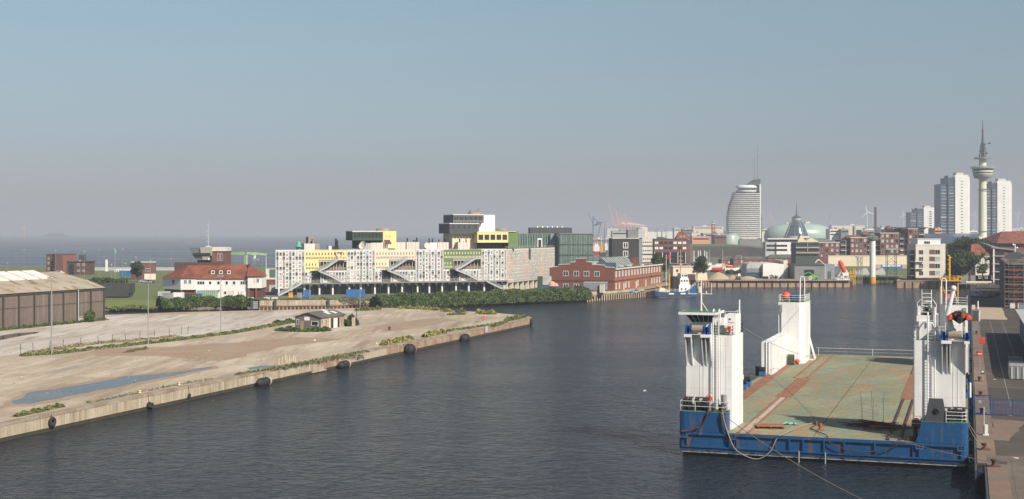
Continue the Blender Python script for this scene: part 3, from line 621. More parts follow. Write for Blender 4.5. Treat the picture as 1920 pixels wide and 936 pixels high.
def ladder(parent, x0, x1, y, z0, z1, hoop=True, name='ladder', rr=.065):
    l_ = MB()
    for x in (x0, x1): l_.cyl((x, y, z0), (x, y, z1), rr, 0, 5)
    z = z0 + .15
    while z < z1 - .1: l_.cyl((x0, y, z), (x1, y, z), .022, 0, 4, cap=False); z += .3
    if hoop:
        for x in (x0, x1):
            pr_ = [(x, y, z1)] + [(x, y + .45 - .45 * math.cos(t), z1 + .45 * math.sin(t)) for t in (.5, 1.1, 1.57, 2.1, 2.7, 3.14)] + [(x, y + .9, z1 - 1)]
            l_.path(pr_, rr)
        z = z1 + 9
        while z < z1:
            l_.path([(x0, y, z), (x0 - .1, y - .5, z), ((x0 + x1) / 2, y - .75, z), (x1 + .1, y - .5, z), (x1, y, z)], .02, 0, 4); z += .9
        for dx in (): l_.cyl((x0 + dx, y - (.5 if dx != (x1 - x0) / 2 else .75), z0 + 2.2), (x0 + dx, y - (.5 if dx != (x1 - x0) / 2 else .75), z1), .018, 0, 4, cap=False)
    return l_.build(name, 'ship_white', parent)
tl, XL = tower_front(False)
fins(tl, (.35, .95, 2.1, 2.5, 3.0), ((.28, 1.08), (2.05, 3.15)))
ladder(tl, 3.25, 3.85, 2.35, 4.9, 14.9)
tr, XR = tower_front(True)
fins(tr, (26.45, 26.9, 27.2, 28.65, 28.98 - .02), ((26.4, 27.4), (28.6, 29.1)))
ladder(tr, 25.1, 25.8, 2.35, 4.9, 15.0)
rl = MB(); railing(rl, [(.15, 2.5, 4.71), (.15, .35, 4.71), (4.9, .15, 4.71), (4.9, 2.5, 4.71)], 1.05, .03, 2); rl.build('railing', 'ship_white', B)
rl = MB(); railing(rl, [(26.9, .15, 4.71), (28.4, .15, 4.71), (28.85, .5, 4.71), (28.85, 2.5, 4.71)], 1.05, .035); rl.build('railing', 'ship_white', B)
rl = MB(); railing(rl, [(23.55, 2.5, 4.0), (23.55, 1.2, 4.0), (24.5, 1.2, 4.0)], 1.05, .035); rl.build('railing', 'ship_white', B)
for rp in ([(.4, 8.1, 12.61), (5.4, 8.1, 12.61), (5.1, 2.75, 12.61)], [(28.6, 8.1, 12.61), (23.6, 8.1, 12.61), (23.9, 2.75, 12.61)]):
    rl = MB(); railing(rl, rp, 1.05, .035); rl.build('railing', 'ship_white', B)
# mooring gear on the blocks
def winch_box(x0, x1, y, z, nm='mooring_winch'):
    b_ = MB(); b_.box(x0, x0 + .3, y - .5, y + .6, z, z + 1.2); b_.box(x1 - .3, x1, y - .5, y + .6, z, z + 1.2); b_.box(x0 + .3, x1 - .3, y + .1, y + .7, z, z + .9); b_.cyl((x0 + .2, y, z + .5), (x1 - .2, y, z + .5), .33, 0, 10)
    b_.box(x0 - .1, x1 + .1, y + .3, y + .75, z + 1.201, z + 1.3, 1); b_.box(x0 + .31, x0 + .8, y + .1, y + .7, z, z + .7); b_.cyl((x0 + .35, y, z + .5), (x0 + .5, y, z + .5), .5, 0, 12); b_.cyl((x1 - .5, y, z + .5), (x1 - .35, y, z + .5), .5, 0, 12)
    return b_.build(nm, ['black', 'rust_dark'], B)
winch_box(.3, 1.1, 1.4, 4.71); winch_box(1.55, 2.9, 1.3, 4.72); winch_box(26.0, 27.3, 1.3, 4.71); winch_box(27.6, 28.7, 1.7, 4.71)
def bitts(x, y, z, s=1.0, m='rust_dark'):
    b_ = MB()
    for k in (-.3, .3): b_.cyl((x + k * s, y, z), (x + k * s, y, z + .75 * s), .16 * s, 0, 9); b_.cyl((x + k * s, y, z + .75 * s), (x + k * s, y, z + .82 * s), .2 * s, 0, 9)
    b_.box(x - .55 * s, x + .55 * s, y - .25 * s, y + .25 * s, z, z + .08)
    b_.build('bitts', m, B)
bitts(3.3, .7, 4.705, .7, 'black'); bitts(4.5, .9, 4.705, .9, 'black'); bitts(25.3, .9, 4.705, .7, 'black')
MB().cyl((4.55, 1.6, 4.71), (4.55, 1.6, 6.4), .3, 0, 10).build('vent_pipe', 'steel', B)
pn = MB(); y0, y1 = .25, .6; q = [(24.9, 4.706), (27.0, 4.706), (26.6, 7.0), (25.25, 7.0)]
pn.add([(x, y0, z) for x, z in q] + [(x, y1, z) for x, z in q], [(0, 1, 2, 3), (7, 6, 5, 4), (0, 4, 5, 1), (1, 5, 6, 2), (2, 6, 7, 3), (3, 7, 4, 0)])
pn.torus((25.95, .22, 5.75), .24, .07, 1, 'y'); pn.cyl((25.95, .24, 5.75), (25.95, .1, 5.75), .12, 1, 8)
pn.build('fairlead_plate', ['steel_dark', 'black'], B)
MB().torus((24.0, 2.2, 4.2), .42, .14, 0, 'y').cyl((24.0, 2.25, 4.2), (24, 2.4, 4.2), .42, 0, 14).build('hose_reel', 'rust', B)
MB().cyl((23.9, 1.5, 2.61), (23.9, 1.5, 4.0), .22, 0, 8).cyl((24.3, 1.2, 2.61), (24.3, 1.2, 3.4), .18, 0, 8).box(23.3, 23.9, .6, 1.6, 2.61, 3.0).build('pipe_cluster', 'rust_dark', B)
# tower top winches
def top_winch(x0, x1, y, z):
    b_ = MB(); mid = (x0 + x1) / 2; w_ = (x1 - x0)
    b_.cyl((mid - w_ * .22, y, z + .55), (mid + w_ * .22, y, z + .55), .42, 1, 14)
    for k in (-.28, .28, -.45, .45):
        b_.cyl((mid + w_ * k - .06, y, z + .55), (mid + w_ * k + .06, y, z + .55), .48, 0, 12)
        b_.add([(mid + w_ * k - .15, y - .5, z), (mid + w_ * k + .15, y - .5, z), (mid + w_ * k + .1, y, z + .7), (mid + w_ * k - .1, y, z + .7), (mid + w_ * k - .15, y + .5, z), (mid + w_ * k + .15, y + .5, z)], [(0, 1, 2, 3), (3, 2, 5, 4), (0, 3, 4), (1, 5, 2)])
    b_.box(x0 + .1, x0 + .5, y + .2, y + .8, z, z + .8); b_.box(x1 - .5, x1 - .1, y + .2, y + .8, z, z + .75)
    return b_.build('tower_winch', ['winch_blue', 'rope'], B)
top_winch(.3, 3.0, 2.1, 12.71); top_winch(26.3, 29.2, 2.1, 12.71)
# wheelhouse on the left tower
WH = MB(); WH.add([(.75, 3.6, 13.9), (2.9, 3.6, 13.9), (2.9, 6.4, 13.9), (.75, 6.4, 13.9), (.2, 2.8, 14.75), (3.3, 2.8, 14.75), (3.3, 6.8, 14.75), (.2, 6.8, 14.75)],
       [(0, 1, 5, 4), (1, 2, 6, 5), (2, 3, 7, 6), (3, 0, 4, 7)])
WH.box(.75, 2.9, 3.6, 6.4, 12.605, 13.899, 1)
wh = WH.build('wheelhouse', ['glass', 'ship_white'], B)
fr = MB()
for t_ in (0, .2, .4, .6, .8, 1): fr.bar((.75 + 2.15 * t_, 3.57, 13.9), (.2 + 3.1 * t_, 2.77, 14.75), .05)
for t_ in (0, .33, .66, 1): fr.bar((2.92, 3.6 + 2.8 * t_, 13.9), (3.33, 3.0 + 3.8 * t_, 14.75), .07)
fr.build('window_frame', 'ship_white', wh)
rf = MB(); rf.box(-.42, 3.6, 1.9, 7.3, 14.76, 15.02, 0); rf.box(-.3, 3.5, 2.0, 7.15, 15.021, 15.04, 1); rf.build('roof', ['ship_white', 'roof_green'], wh)
ms = MB(); ms.cyl((1.55, 4.6, 15.04), (1.55, 4.6, 18.4), .11, 0, 8, r2=.07); ms.bar((.1, 4.6, 16.9), (2.75, 4.6, 16.9), .08)
ms.cyl((.2, 4.6, 16.9), (.2, 4.6, 18.1), .03, 0, 5); ms.cyl((2.65, 4.6, 16.9), (2.65, 4.6, 18.1), .03, 0, 5); ms.cyl((1.55, 4.6, 16.1), (2.3, 4.3, 15.04), .04, 0, 5)
ms.box(1.3, 1.5, 4.45, 4.75, 17.0, 17.7); ms.box(1.35, 1.85, 4.5, 4.7, 17.9, 17.96); ms.cyl((2.1, 4.6, 16.9), (2.1, 4.6, 17.2), .07, 0, 6)
ms.build('mast', 'ship_white', wh)
dh = MB(); dh.box(4.15, 5.35, 4.2, 7.6, 12.606, 14.7); dh.box(3.0, 4.149, 4.8, 7.2, 12.606, 14.1); dh.box(3.7, 4.2, 3.6, 4.19, 13.6, 14.4)
dh.box(4.6, 5.2, 4.15, 4.199, 13.9, 14.4); dh.build('deck_house', 'ship_white', B)
dd = MB(); dd.cyl((4.75, 4.12, 14.25), (4.75, 4.14, 14.25), .1, 0, 8); dd.build('porthole', 'black', B)
rl = MB(); railing(rl, [(4.2, 4.3, 14.71), (5.3, 4.3, 14.71), (5.3, 7.4, 14.71)], .35, .03, rows=1); rl.build('roof_rail', 'ship_white', B)
MB().cyl((5.25, 7.3, 14.7), (5.25, 7.3, 16.2), .08, 0, 7).build('exhaust_pipe', 'ship_white', B)
MB().cyl((5.35, 7.9, 12.61), (5.35, 7.9, 13.7), .18, 0, 8).build('vent_pipe', 'black', B)
# housing, search light frame and hoops on the right tower
hs_ = MB(); q = [(24.2, 12.606), (26.3, 12.606), (26.3, 12.9), (25.5, 14.3), (24.2, 14.4)]
hs_.add([(x, 3.4, z) for x, z in q] + [(x, 6.6, z) for x, z in q], [(0, 1, 2, 3, 4), (9, 8, 7, 6, 5)] + [(i, i + 5, (i + 1) % 5 + 5, (i + 1) % 5) for i in range(5)])
hs_.box(23.95, 25.2, 4.2, 7.2, 14.41, 14.95); hs_.box(23.9, 24.19, 3.6, 6, 12.606, 13.8); hs_.box(25.6, 26.0, 5.0, 7.4, 12.606, 15.1)
hs_.build('funnel_housing', 'ship_white', B)
sf = MB()
for x in (24.4, 25.35): sf.cyl((x, 6.2, 14.96), (x, 6.2, 17.6), .045, 0, 5)
for z in (15.5, 16.2, 16.8, 17.2): sf.cyl((24.4, 6.2, z), (25.35, 6.2, z), .04, 0, 5)
for z in (15.3, 15.9, 16.4): sf.torus((24.88, 6.2, z), .62 - (z - 15.3) * .15, .04, 0, 'z', 12, 4)
sf.box(24.0, 24.3, 5.6, 6.2, 15.0, 15.9); sf.box(25.5, 25.8, 5.6, 6.2, 15.0, 15.8); sf.path([(24.0, 5.7, 14.96), (23.95, 5.7, 16.2), (24.3, 5.7, 16.6)], .04); sf.path([(25.8, 5.7, 14.96), (25.85, 5.7, 16.1), (25.5, 5.7, 16.6)], .04)
sf.cyl((24.88, 6.2, 15.0), (24.88, 6.2, 16.1), .22, 1, 9); sf.box(24.5, 25.3, 5.9, 6.5, 15.0, 15.35, 1)
sf.build('search_light_frame', ['ship_white', 'green_dark'], B)
for xx, ww in ((23.75, .3), (28.7, .25)): MB().box(xx, xx + ww, 3.0, 3.5, 12.61, 13.5).build('locker', 'ship_white', B)
# davit crane
dv = MB(); dv.cyl((27.2, 4.6, 12.61), (27.2, 4.6, 14.1), .42, 0, 12); dv.cyl((27.2, 4.6, 14.0), (26.95, 4.5, 15.2), .36, 0, 10); dv.cyl((26.95, 4.5, 15.1), (27.55, 4.2, 17.8), .27, 0, 10, r2=.2)
dv.ball((27.55, 4.2, 17.85), .3, 0); dv.cyl((27.3, 4.5, 13.9), (28.0, 4.3, 13.3), .16, 0, 8); dv.cyl((27.6, 4.2, 17.7), (28.1, 3.9, 16.0), .025, 0, 4)
dv.build('davit', 'ship_white', B)
# rear towers and wing walls
for mir in (0, 1):
    X = (lambda x: 29 - x) if mir else (lambda x: x)
    q = [(X(0.1), 77.5), (X(3.4), 77.5), (X(4.2), 78.6), (X(4.2), 86), (X(.1), 86)]
    b_ = MB(); b_.prism(q, ZD + .006, 12.4, 0, 1); rt = b_.build('tower', ['ship_white', 'roof_green'], B)
    b_ = MB(); b_.prism([(X(.1), 59), (X(1.7), 59), (X(1.7), 77.45), (X(.1), 77.45)], ZD + .006, 7.4); wv = b_.build('wing_wall', 'ship_white', B)
    ladder(wv, min(X(1.2), X(.8)), max(X(1.2), X(.8)), 58.9, 2.7, 7.5, False)
    nb = MB()
    for k in range(5): nb.box(min(X(.5), X(.9)), max(X(.5), X(.9)), 61 + k * 3.5, 61.3 + k * 3.5, 7.4, 7.6)
    for k in range(3): nb.box(min(X(1.702), X(1.74)), max(X(1.702), X(1.74)), 62 + k * 5, 62.2 + k * 5, 3.0, 3.4)
    nb.build('lifting_lug', 'ship_white', wv)
    rl = MB(); railing(rl, [(X(.2), 85.9, 12.41), (X(.2), 77.6, 12.41), (X(3.4), 77.6, 12.41), (X(4.1), 78.7, 12.41), (X(4.1), 85.9, 12.41)], 1.1, .045); rl.build('railing', 'ship_white', rt)
    tb = MB()
    for x in (X(3.3), X(4.0)): tb.path([(x, 79.5, 12.41), (x, 79.5, 16.1)], .1, 0, 7)
    tb.path([(X(3.3), 79.5, 16.0), (X(3.4), 79.5, 16.4), (X(3.9), 79.5, 16.4), (X(4.0), 79.5, 16.0)], .1, 0, 7); tb.build('hoop', 'ship_white', rt)
    pb = MB(); pb.cyl((X(.55), 77.4, 7.6), (X(.55), 77.4, 11.6), .09, 0, 7); pb.box(min(X(.3), X(.75)), max(X(.3), X(.75)), 77.2, 77.48, 10.8, 12.0); pb.build('cable_pipe', 'steel', rt)
    ww = MB(); ww.cyl((X(1.9), 80, 13), (X(3.3), 80, 13), .5, 0, 10); ww.box(min(X(1.8), X(3.2)), max(X(1.8), X(3.2)), 80.4, 81.2, 12.41, 13.3); ww.box(min(X(1.6), X(1.8)), max(X(1.6), X(1.8)), 79.6, 80.4, 12.41, 13.5); ww.build('tower_winch', 'winch_blue', rt)
    ls = MB()
    for k in range(3): ls.box(min(X(4.3), X(5.0)), max(X(4.3), X(5.0)), 84 + k * .7, 84.15 + k * .7, 2.61, 2.7); ls.bar((X(4.2), 84 + k * .7, 6.3), (X(5.2), 84 + k * .7, 2.61), .13)
    ls.bar((X(4.2), 83.6, 6.1), (X(4.2), 86, 6.1), .12); ls.build('side_stay', 'ship_white', rt)
    # small deck winches beside the wing walls
    for y in (39, 42.5, 56.5):
        b_ = MB(); b_.box(min(X(.1), X(1.0)), max(X(.1), X(1.0)), y, y + .9, ZD + .06, 3.3, 0); b_.cyl((X(.15), y + .45, 3.6), (X(.95), y + .45, 3.6), .35, 1, 10); b_.cyl((X(-.2), y + 1.2, 2.61), (X(-.2), y + 1.2, 4.1), .14, 2, 7) if y != 56.5 else b_.cyl((X(-.1), y + .9, 2.61), (X(-.1), y + .9, 4.0), .45, 1, 9)
        b_.build('deck_winch', ['bright_blue', 'black', 'ship_white'], B)
gr = MB(); gr.cyl((4.2, 95, 3.75), (24.8, 95, 3.75), .028, 0, 5); gr.cyl((4.2, 95, 3.2), (24.8, 95, 3.2), .012, 0, 4)
for k in range(3): gr.cyl((4.6 + k * 9, 95, 2.6), (4.6 + k * 9, 95, 3.8), .04, 0, 5)
gr.build('stern_rail', 'ship_white', B)

def onB(x, y, z):  # barge coordinates to the world
    X, Y = UV(139 + y, x - 29); return (X, Y, z)
# ---------------------------------------------- loose things on and around the barge
lb = thing('lifebuoy', 'red and white lifebuoy hanging on the railing below the wheelhouse tower', 'lifebuoy', onB(2.85, 2.3, 5.9), -A, 'lifebuoys')
MB().torus((0, 0, 0), .3, .09, 0, 'y', 20, 8).build('ring', 'orange', lb)
gb = MB()
for a_ in range(4): t_ = a_ * 1.57 + .78; gb.ball((.3 * math.cos(t_), 0, .3 * math.sin(t_)), .105, 0, 6, 4)
gb.build('white_band', 'ship_white', lb)
dup(lb, onB(4.65, 4.05, 13.15), label='red and white lifebuoy leaning against the small white deck house high on the left tower')
# the rescue boat
rb = thing('rescue_boat', 'orange and dark inflatable rescue boat hanging from the white davit of the right tower', 'rescue boat', onB(28.15, 3.2, 15.0), -A)
tb = MB()
for s_ in (-1, 1): tb.path([(s_ * .85, -1.6, 0), (s_ * .85, 1.2, 0), (s_ * .6, 2.0, .1), (0, 2.5, .2)], .27, 0, 10); tb.cyl((s_ * .85, -1.75, 0), (s_ * .85, -1.6, 0), .2, 1, 10, r2=.285)
tb.build('tube', ['orange_dark', 'orange'], rb)
hl = MB(); hl.add([(-.85, -1.5, -.05), (.85, -1.5, -.05), (.85, 1.3, -.05), (0, 2.4, .1), (-.85, 1.3, -.05), (0, -1.5, -.62), (0, 1.6, -.45)], [(0, 5, 1), (0, 4, 6, 5), (5, 6, 2, 1), (4, 3, 6), (6, 3, 2)]); hl.box(-.8, .8, -1.4, 1.4, -.1, 0); hl.lathe(0, 0, [(.8, 0.02), (.72, .35), (.5, .58), (.05, .68)], 0, 14, 1, 1.7)
hl.build('boat_hull', 'rust_dark', rb)
cn = MB(); cn.box(-.25, .25, -.4, .3, .0, .65); cn.box(-.5, -.3, -1.2, -.4, .0, .35, 1); cn.box(.3, .5, -1.2, -.4, .0, .35, 1);  cn.build('console', ['steel', 'orange'], rb)
om = MB(); om.box(-.17, .17, -1.95, -1.5, -.5, .3); om.box(-.2, .2, -2.05, -1.45, .3, .65); om.build('outboard_motor', 'black', rb)
tag(MB().ball((0, 0, 0), .75, 0, 14, 9).build('buoy', 'orange', None, onB(1.0, 80.3, 13.2)), 'round orange buoy on top of the far left white tower', 'buoy', 'round buoys')
tag(MB().ball((0, 0, 0), .75, 0, 14, 9).build('buoy', 'orange', None, onB(26, 80.3, 13.2)), 'round orange buoy on top of the far right white tower', 'buoy', 'round buoys')
tag(MB().ball((0, 0, 0), .42, 0, 14, 9).build('buoy', 'orange', None, onB(3.2, 76.5, 3.05)), 'small orange buoy on the deck at the foot of the far left tower', 'buoy', 'round buoys')
gn = thing('generator', 'small green generator on the barge deck beside the orange buoy', 'generator', onB(2.35, 75.4, 2.66), -A)
MB().box(-.5, .5, -.5, .5, .15, 1.1).cyl((-.5, 0, 1.1), (.5, 0, 1.1), .5, 0, 12).build('housing', 'green_dark', gn); MB().box(-.55, .55, -.5, -.4, 0, .149).box(-.55, .55, .4, .5, 0, .149).build('skid', 'black', gn)
# timber and scrap heap
rnd = random.Random(21)
sc = MB()
for _ in range(46):
    a_ = rnd.gauss(-.1, .35); L_ = rnd.uniform(.9, 2.2); c_ = (rnd.gauss(0, 1.0), rnd.gauss(0, .9)); z_ = max(.05, .55 - .25 * math.hypot(*c_) + rnd.uniform(-.2, .15))
    sc.bar((c_[0] - math.cos(a_) * L_, c_[1] - math.sin(a_) * L_, max(.06, z_ - rnd.uniform(-.1, .25))), (c_[0] + math.cos(a_) * L_, c_[1] + math.sin(a_) * L_, z_), rnd.uniform(.06, .13), rnd.choice([0, 0, 0, 1]))
sh = thing('scrap_heap', 'dark heap of rusty beams and timber lying on the barge deck', 'scrap heap', onB(19.2, 9.5, 2.61), -A); sc.build('beams', ['rust_dark', 'rust'], sh)
sp = thing('rod_rack', 'thin upright rods with wire mesh standing behind the scrap heap', 'rack', onB(19.2, 13.5, 2.61), -A); f_ = MB()
for x in (-1.4, -.2, 0.9): f_.cyl((x, 0, 0), (x + rnd.uniform(-.2, .2), 0, 3.4), .016, 0, 5); f_.cyl((x, 1.2, 0), (x + rnd.uniform(-.2, .2), 1.2, 2.6), .014, 0, 5)
for z in (.9, 1.25, 1.8): f_.bar((-1.5, 0, z + .2), (1.1, 0.4, z - .15), .02, 1)
f_.build('rods', ['rust_dark', 'rubber_pale'], sp)
pl = thing('timber_pallet', 'rusty low platform of planks beside the left skid rail', 'platform', onB(8.8, 5.4, 2.61), -A + .25); f_ = MB()
for k in range(6): f_.box(-1.5, 1.5, -1.0 + k * .36, -.72 + k * .36, .22, .3)
for x in (-1.4, -.1, 1.2): f_.box(x, x + .2, -1, 1.1, 0, .219, 1)
f_.build('planks', ['rust', 'rust_dark'], pl)
f_ = MB(); rnd = random.Random(4); gx = [[(x * .22 - .9 + rnd.uniform(-.08, .08), y * .22 - .35 + rnd.uniform(-.08, .08), rnd.uniform(.02, .28)) for x in range(8)] for y in range(4)]
vs = [p for r_ in gx for p in r_]; f_.add(vs, [(y * 8 + x, y * 8 + x + 1, (y + 1) * 8 + x + 1, (y + 1) * 8 + x) for y in range(3) for x in range(7)])
tag(f_.build('crumpled_net', 'teal', None, onB(10.8, 8.3, 2.61), -A), 'crumpled turquoise net lying on the barge deck', 'net')
f_ = MB(); f_.cyl((0, 0, 0), (0, 0, .75), .2, 0, 9); f_.box(-.35, .35, -.3, .3, 0, .15); f_.box(-.45, .45, -.1, .1, .45, .6); f_.cyl((-.4, 0, .5), (-.4, 0, .95), .08, 0, 6)
tag(f_.build('hydrant', 'rust', None, onB(14.2, 4.9, 2.61), -A), 'small rust red valve post standing near the bow edge of the deck', 'valve')
def rope(name, label, pts, r=.04, sag=0.0, m='rope', n=14, grp=None, cat='rope'):
    out = []
    if len(pts) == 2:
        p, q = Vector(pts[0]), Vector(pts[1]); out = [p.lerp(q, i / n) - Vector((0, 0, sag * 4 * (i / n) * (1 - i / n))) for i in range(n + 1)]
    else:
        P4 = [Vector(p) for p in pts]; P4 = [P4[0]] + P4 + [P4[-1]]
        for i in range(1, len(P4) - 2):
            for k in range(5):
                t = k / 5; a, b_, c, d_ = P4[i - 1:i + 3]
                out.append(.5 * ((2 * b_) + (c - a) * t + (2 * a - 5 * b_ + 4 * c - d_) * t * t + (3 * b_ - a - 3 * c + d_) * t ** 3))
        out.append(P4[-2])
    return tag(MB().path(out, r, 0, 5).build(name, m), label, cat, grp)
rope('hose', 'brown rope hanging in a long loop below the barge bow', [onB(4.6, .8, 5.3), onB(4.75, -.15, 4.4), onB(5.3, -.3, 2.6), onB(6.2, -.35, .9), onB(8.2, -.4, .12), onB(9.6, -.35, .9), onB(10.3, -.25, 2.3), onB(10.9, .4, 2.75), onB(12.3, 8, 2.7), onB(13.2, 10.5, 2.7)], .06)
rope('hose', 'dark brown hose snaking over the deck and hanging across the bow on the right', [onB(12.4, 10, 2.7), onB(13.4, 8.8, 2.72), onB(13.1, 6, 2.72), onB(14.1, 3.3, 2.72), onB(15.3, .6, 2.75), onB(15.6, -.25, 2.2), onB(18, -.3, 1.45), onB(21, -.3, 1.7), onB(22.6, -.2, 2.5), onB(23.3, .8, 2.7)], .055, m='rust_dark')
rope('anchor_chain', 'heavy dark chain draped over the left blue bow block', [onB(3.2, .7, 5.2), onB(3.15, -.1, 4.7), onB(2.9, -.22, 3.9), onB(2.2, -.24, 3.1), onB(1.3, -.26, 2.75), onB(.4, -.3, 2.62)], .09, m='rust_dark', cat='chain')
rope('anchor_chain', 'dark chain hanging down the inner edge of the left blue bow block', [onB(4.5, .8, 5.2), onB(4.55, -.12, 4.7), onB(4.7, -.2, 3.5), onB(5.2, -.22, 2.6), onB(5.6, -.26, 2.1)], .08, m='rust_dark', cat='chain')
def onQ(u, v, z): X, Y = UV(u, v); return (X, Y, z)
rope('mooring_line', 'long pale mooring line from the left bow block across the water to the near quay', [onB(3.4, .6, 5.3), onQ(92, 1.9, 2.4)], .035, 1.2)
rope('mooring_line', 'mooring line from mid bow past the right blue bow block to the quay', [onB(21.5, .3, 2.9), onQ(131, 1.9, 2.35)], .03, .15)
rope('mooring_line', 'short slack mooring line from the right railing down to a quay bollard', [onB(28.8, .6, 5.0), onQ(139.5, 1.4, 2.4)], .03, .5)
rope('mooring_line', 'second tight line beside it from the right railing down to the same bollard', [onB(28.8, 1.2, 5.0), onQ(140.3, 1.5, 2.4)], .03, .15)
rope('mooring_line', 'thin cable sloping from the left wheelhouse tower to the foot of the far left tower', [onB(5.2, 7.6, 13.4), onB(4.4, 84, 3.3)], .03, .6, 'wire')
rope('mooring_line', 'thin cable sloping from the far left tower across the water to the right front tower', [onB(4.1, 79.5, 12.8), onB(23.6, 7.4, 12.7)], .03, .7, 'wire')
# ================================================================ ON THE EMPTY PIER
ORD = 'first second third fourth fifth sixth seventh eighth ninth tenth eleventh twelfth thirteenth'.split()
# flood light poles
def pole(px, Y, zt, z0, label, r=.11, head='flood', group='tall floodlight poles'):
    x = XX(px, Y); h = zt - z0
    root = thing('light_pole', label, 'lamp post', (x, Y, z0), 0, group)
    b_ = MB(); b_.cyl((0, 0, 0), (0, 0, h), r, 0, 7, r2=r * .6); b_.build('pole', 'steel', root)
    hb = MB()
    if head == 'flood': hb.bar((-.5, 0, h), (.5, 0, h), .08); hb.box(-.7, -.2, -.25, .15, h - .05, h + .25); hb.box(.2, .7, -.25, .15, h - .05, h + .25)
    elif head == 'lantern': hb.lathe(0, 0, [(.08, h), (.3, h + .1), (.25, h + .35), (.05, h + .4)], 0, 8)
    else: hb.bar((0, 0, h), (.9, 0, h + .15), .06); hb.box(.7, 1.2, -.12, .12, h + .1, h + .2)
    hb.build('lamp_head', 'steel' if head != 'lantern' else 'offwhite', root); return root
pole(97, 235.7, 15.5, ZP, 'tall floodlight pole nearest the camera in front of the brown warehouse', .14)
pole(278, 258, 14.0, ZP, 'tall floodlight pole at the grass strip right of the warehouse')
pole(414, 292, 14.0, ZP, 'tall floodlight pole in front of the white house with the red roof')
pole(581, 368, 11.4, ZP, 'tall pole rising behind the small derelict hut')
pole(675, 380, 11.2, ZP, 'tall pole in front of the blue containers at the lattice building')
# warehouse
wx, wy = P(195, 600, ZP); uW, vW = toUV(wx, wy)
WL = 112; ex, ey = UV(uW, vW)
W = thing('warehouse', 'long brown panelled warehouse with weathered pale roof and skylights at the left edge', 'warehouse', (*UV(uW - WL, vW), ZP), R(90) - A)
hE = 8.0
# local x runs along the wall away from the camera, local y points away from the harbour (to the left)
MB().box(0, WL, 0, 28, 0, hE - .01).build('wall', 'shed_wall', W)
MB().box(-.1, WL + .1, -.25, 0, hE - .5, hE).build('eaves_beam', 'concrete_dark', W)
rf = MB()
prof = [(-.5, hE), (3, hE + 1.25), (10, hE + 3.0), (14, hE + 3.9), (18, hE + 3.0), (25, hE + 1.25), (28.5, hE)]
nseg = 30
for i in range(nseg):
    for (y0, z0), (y1, z1) in zip(prof, prof[1:]): rf.quad((WL * i / nseg, y0, z0), (WL * (i + 1) / nseg, y0, z0), (WL * (i + 1) / nseg, y1, z1), (WL * i / nseg, y1, z1))
rf.add([(WL, y, z) for y, z in prof], [tuple(range(7))], 1); rf.add([(0, y, z) for y, z in prof], [tuple(range(6, -1, -1))], 1)
rf.build('roof', ['shed_roof', 'shed_wall'], W)
slp = MB(); sl0 = Vector((0, 8.0, hE + 2.55)); 
slm = MB().add([(0, 7.8, hE + 2.55), (4.3, 7.8, hE + 2.55), (4.3, 13.7, hE + 4.45), (0, 13.7, hE + 4.45), (0, 7.8, hE + 2.3), (4.3, 7.8, hE + 2.3), (4.3, 13.7, hE + 3.7), (0, 13.7, hE + 3.7)],
     [(0, 1, 2, 3), (0, 4, 5, 1), (1, 5, 6, 2), (3, 7, 4, 0), (2, 6, 7, 3)]).mesh('skylight', ['skylight'])
for k in range(13): place('skylight', slm, W, (WL - 13.5 - k * 5.2, 0, 0))
pmesh = MB().box(-.14, .14, -.35, -.02, 0, hE - .52).mesh('pilaster', ['concrete_dark'])
for k in range(int(WL / 5.2)): place('pilaster', pmesh, W, (WL - .2 - k * 5.2, 0, 0))
bb = MB(); bb.box(0, WL, -.06, -.003, 4.6, 4.72); bb.build('joint_line', 'rust_dark', W)
for k in (10.6, 78): MB().cyl((WL - k, -.45, .3), (WL - k, -.45, hE), .1, 0, 7).build('downpipe', 'grey_light', W)
MB().box(WL - 10.2, WL - 5.6, -.08, -.01, .2, 1.3).box(WL - 10.6, WL - 5.4, -.5, -.4, 1.45, 1.52).build('patched_base', 'pier_dust', W)
dx = lambda t, off: UV(uW - t, vW + off)
weeds('green weeds growing along the foot of the warehouse wall', [dx(0, .8), dx(15, 1.0), dx(38, .9), dx(60, .8)], 1.5, .8, 2600, ZP, ('leaf_a', 'leaf_b'), 11, .16)
sb = thing('shrub', 'bushy green shrub against the last bays of the brown warehouse', 'shrub', (*dx(7.2, 1.0), ZP)); rnd = random.Random(3)
b_ = MB(); leaves(b_, rnd, lump(rnd, (0, 0, 1.5), 1.5, 500, 0) + lump(rnd, (.5, -1, .8), 1.2, 350, 1), .18); b_.build('foliage', ['leaf_a', 'leaf_b'], sb); MB().cyl((0, 0, 0), (0, 0, 1.4), .06, 0, 5).build('stem', 'bark', sb)
# grass strip across the pier with old fence posts
gl = PP([(40, 668), (100, 664), (180, 655), (240, 648), (300, 642), (380, 632), (430, 626), (475, 618), (540, 606)], ZP)
weeds('long strip of rough green grass crossing the empty pier', gl, 2.2, .55, 15000, ZP, ('leaf_b', 'weed_green'), 13, .14, 'grass_strip')
weeds('dry brown undergrowth beside the grass strip', PP([(60, 664), (100, 656), (170, 645), (240, 640), (330, 632)], ZP), 3.5, .4, 2600, ZP, ('earth', 'weed_green'), 14, .14)
fm = MB().cyl((0, 0, 0), (0, 0, 1.7), .05, 0, 5).mesh('fence_post', ['concrete_dark'])
for i, px in enumerate((39, 62, 93, 118, 150, 185, 210, 236, 262, 290, 318, 340, 352)):
    py = 668 - (px - 40) * .118; X_, Y_ = P(px, py - 5, ZP); o = place('fence_post', fm, None, (X_, Y_, ZP)); o.rotation_euler = (random.Random(i).uniform(-.12, .12), random.Random(i + 50).uniform(-.12, .12), 0)
    tag(o, 'thin old fence post beside the grass strip on the pier, ' + ORD[i] + ' from the left', 'post', 'old fence posts by the grass strip')
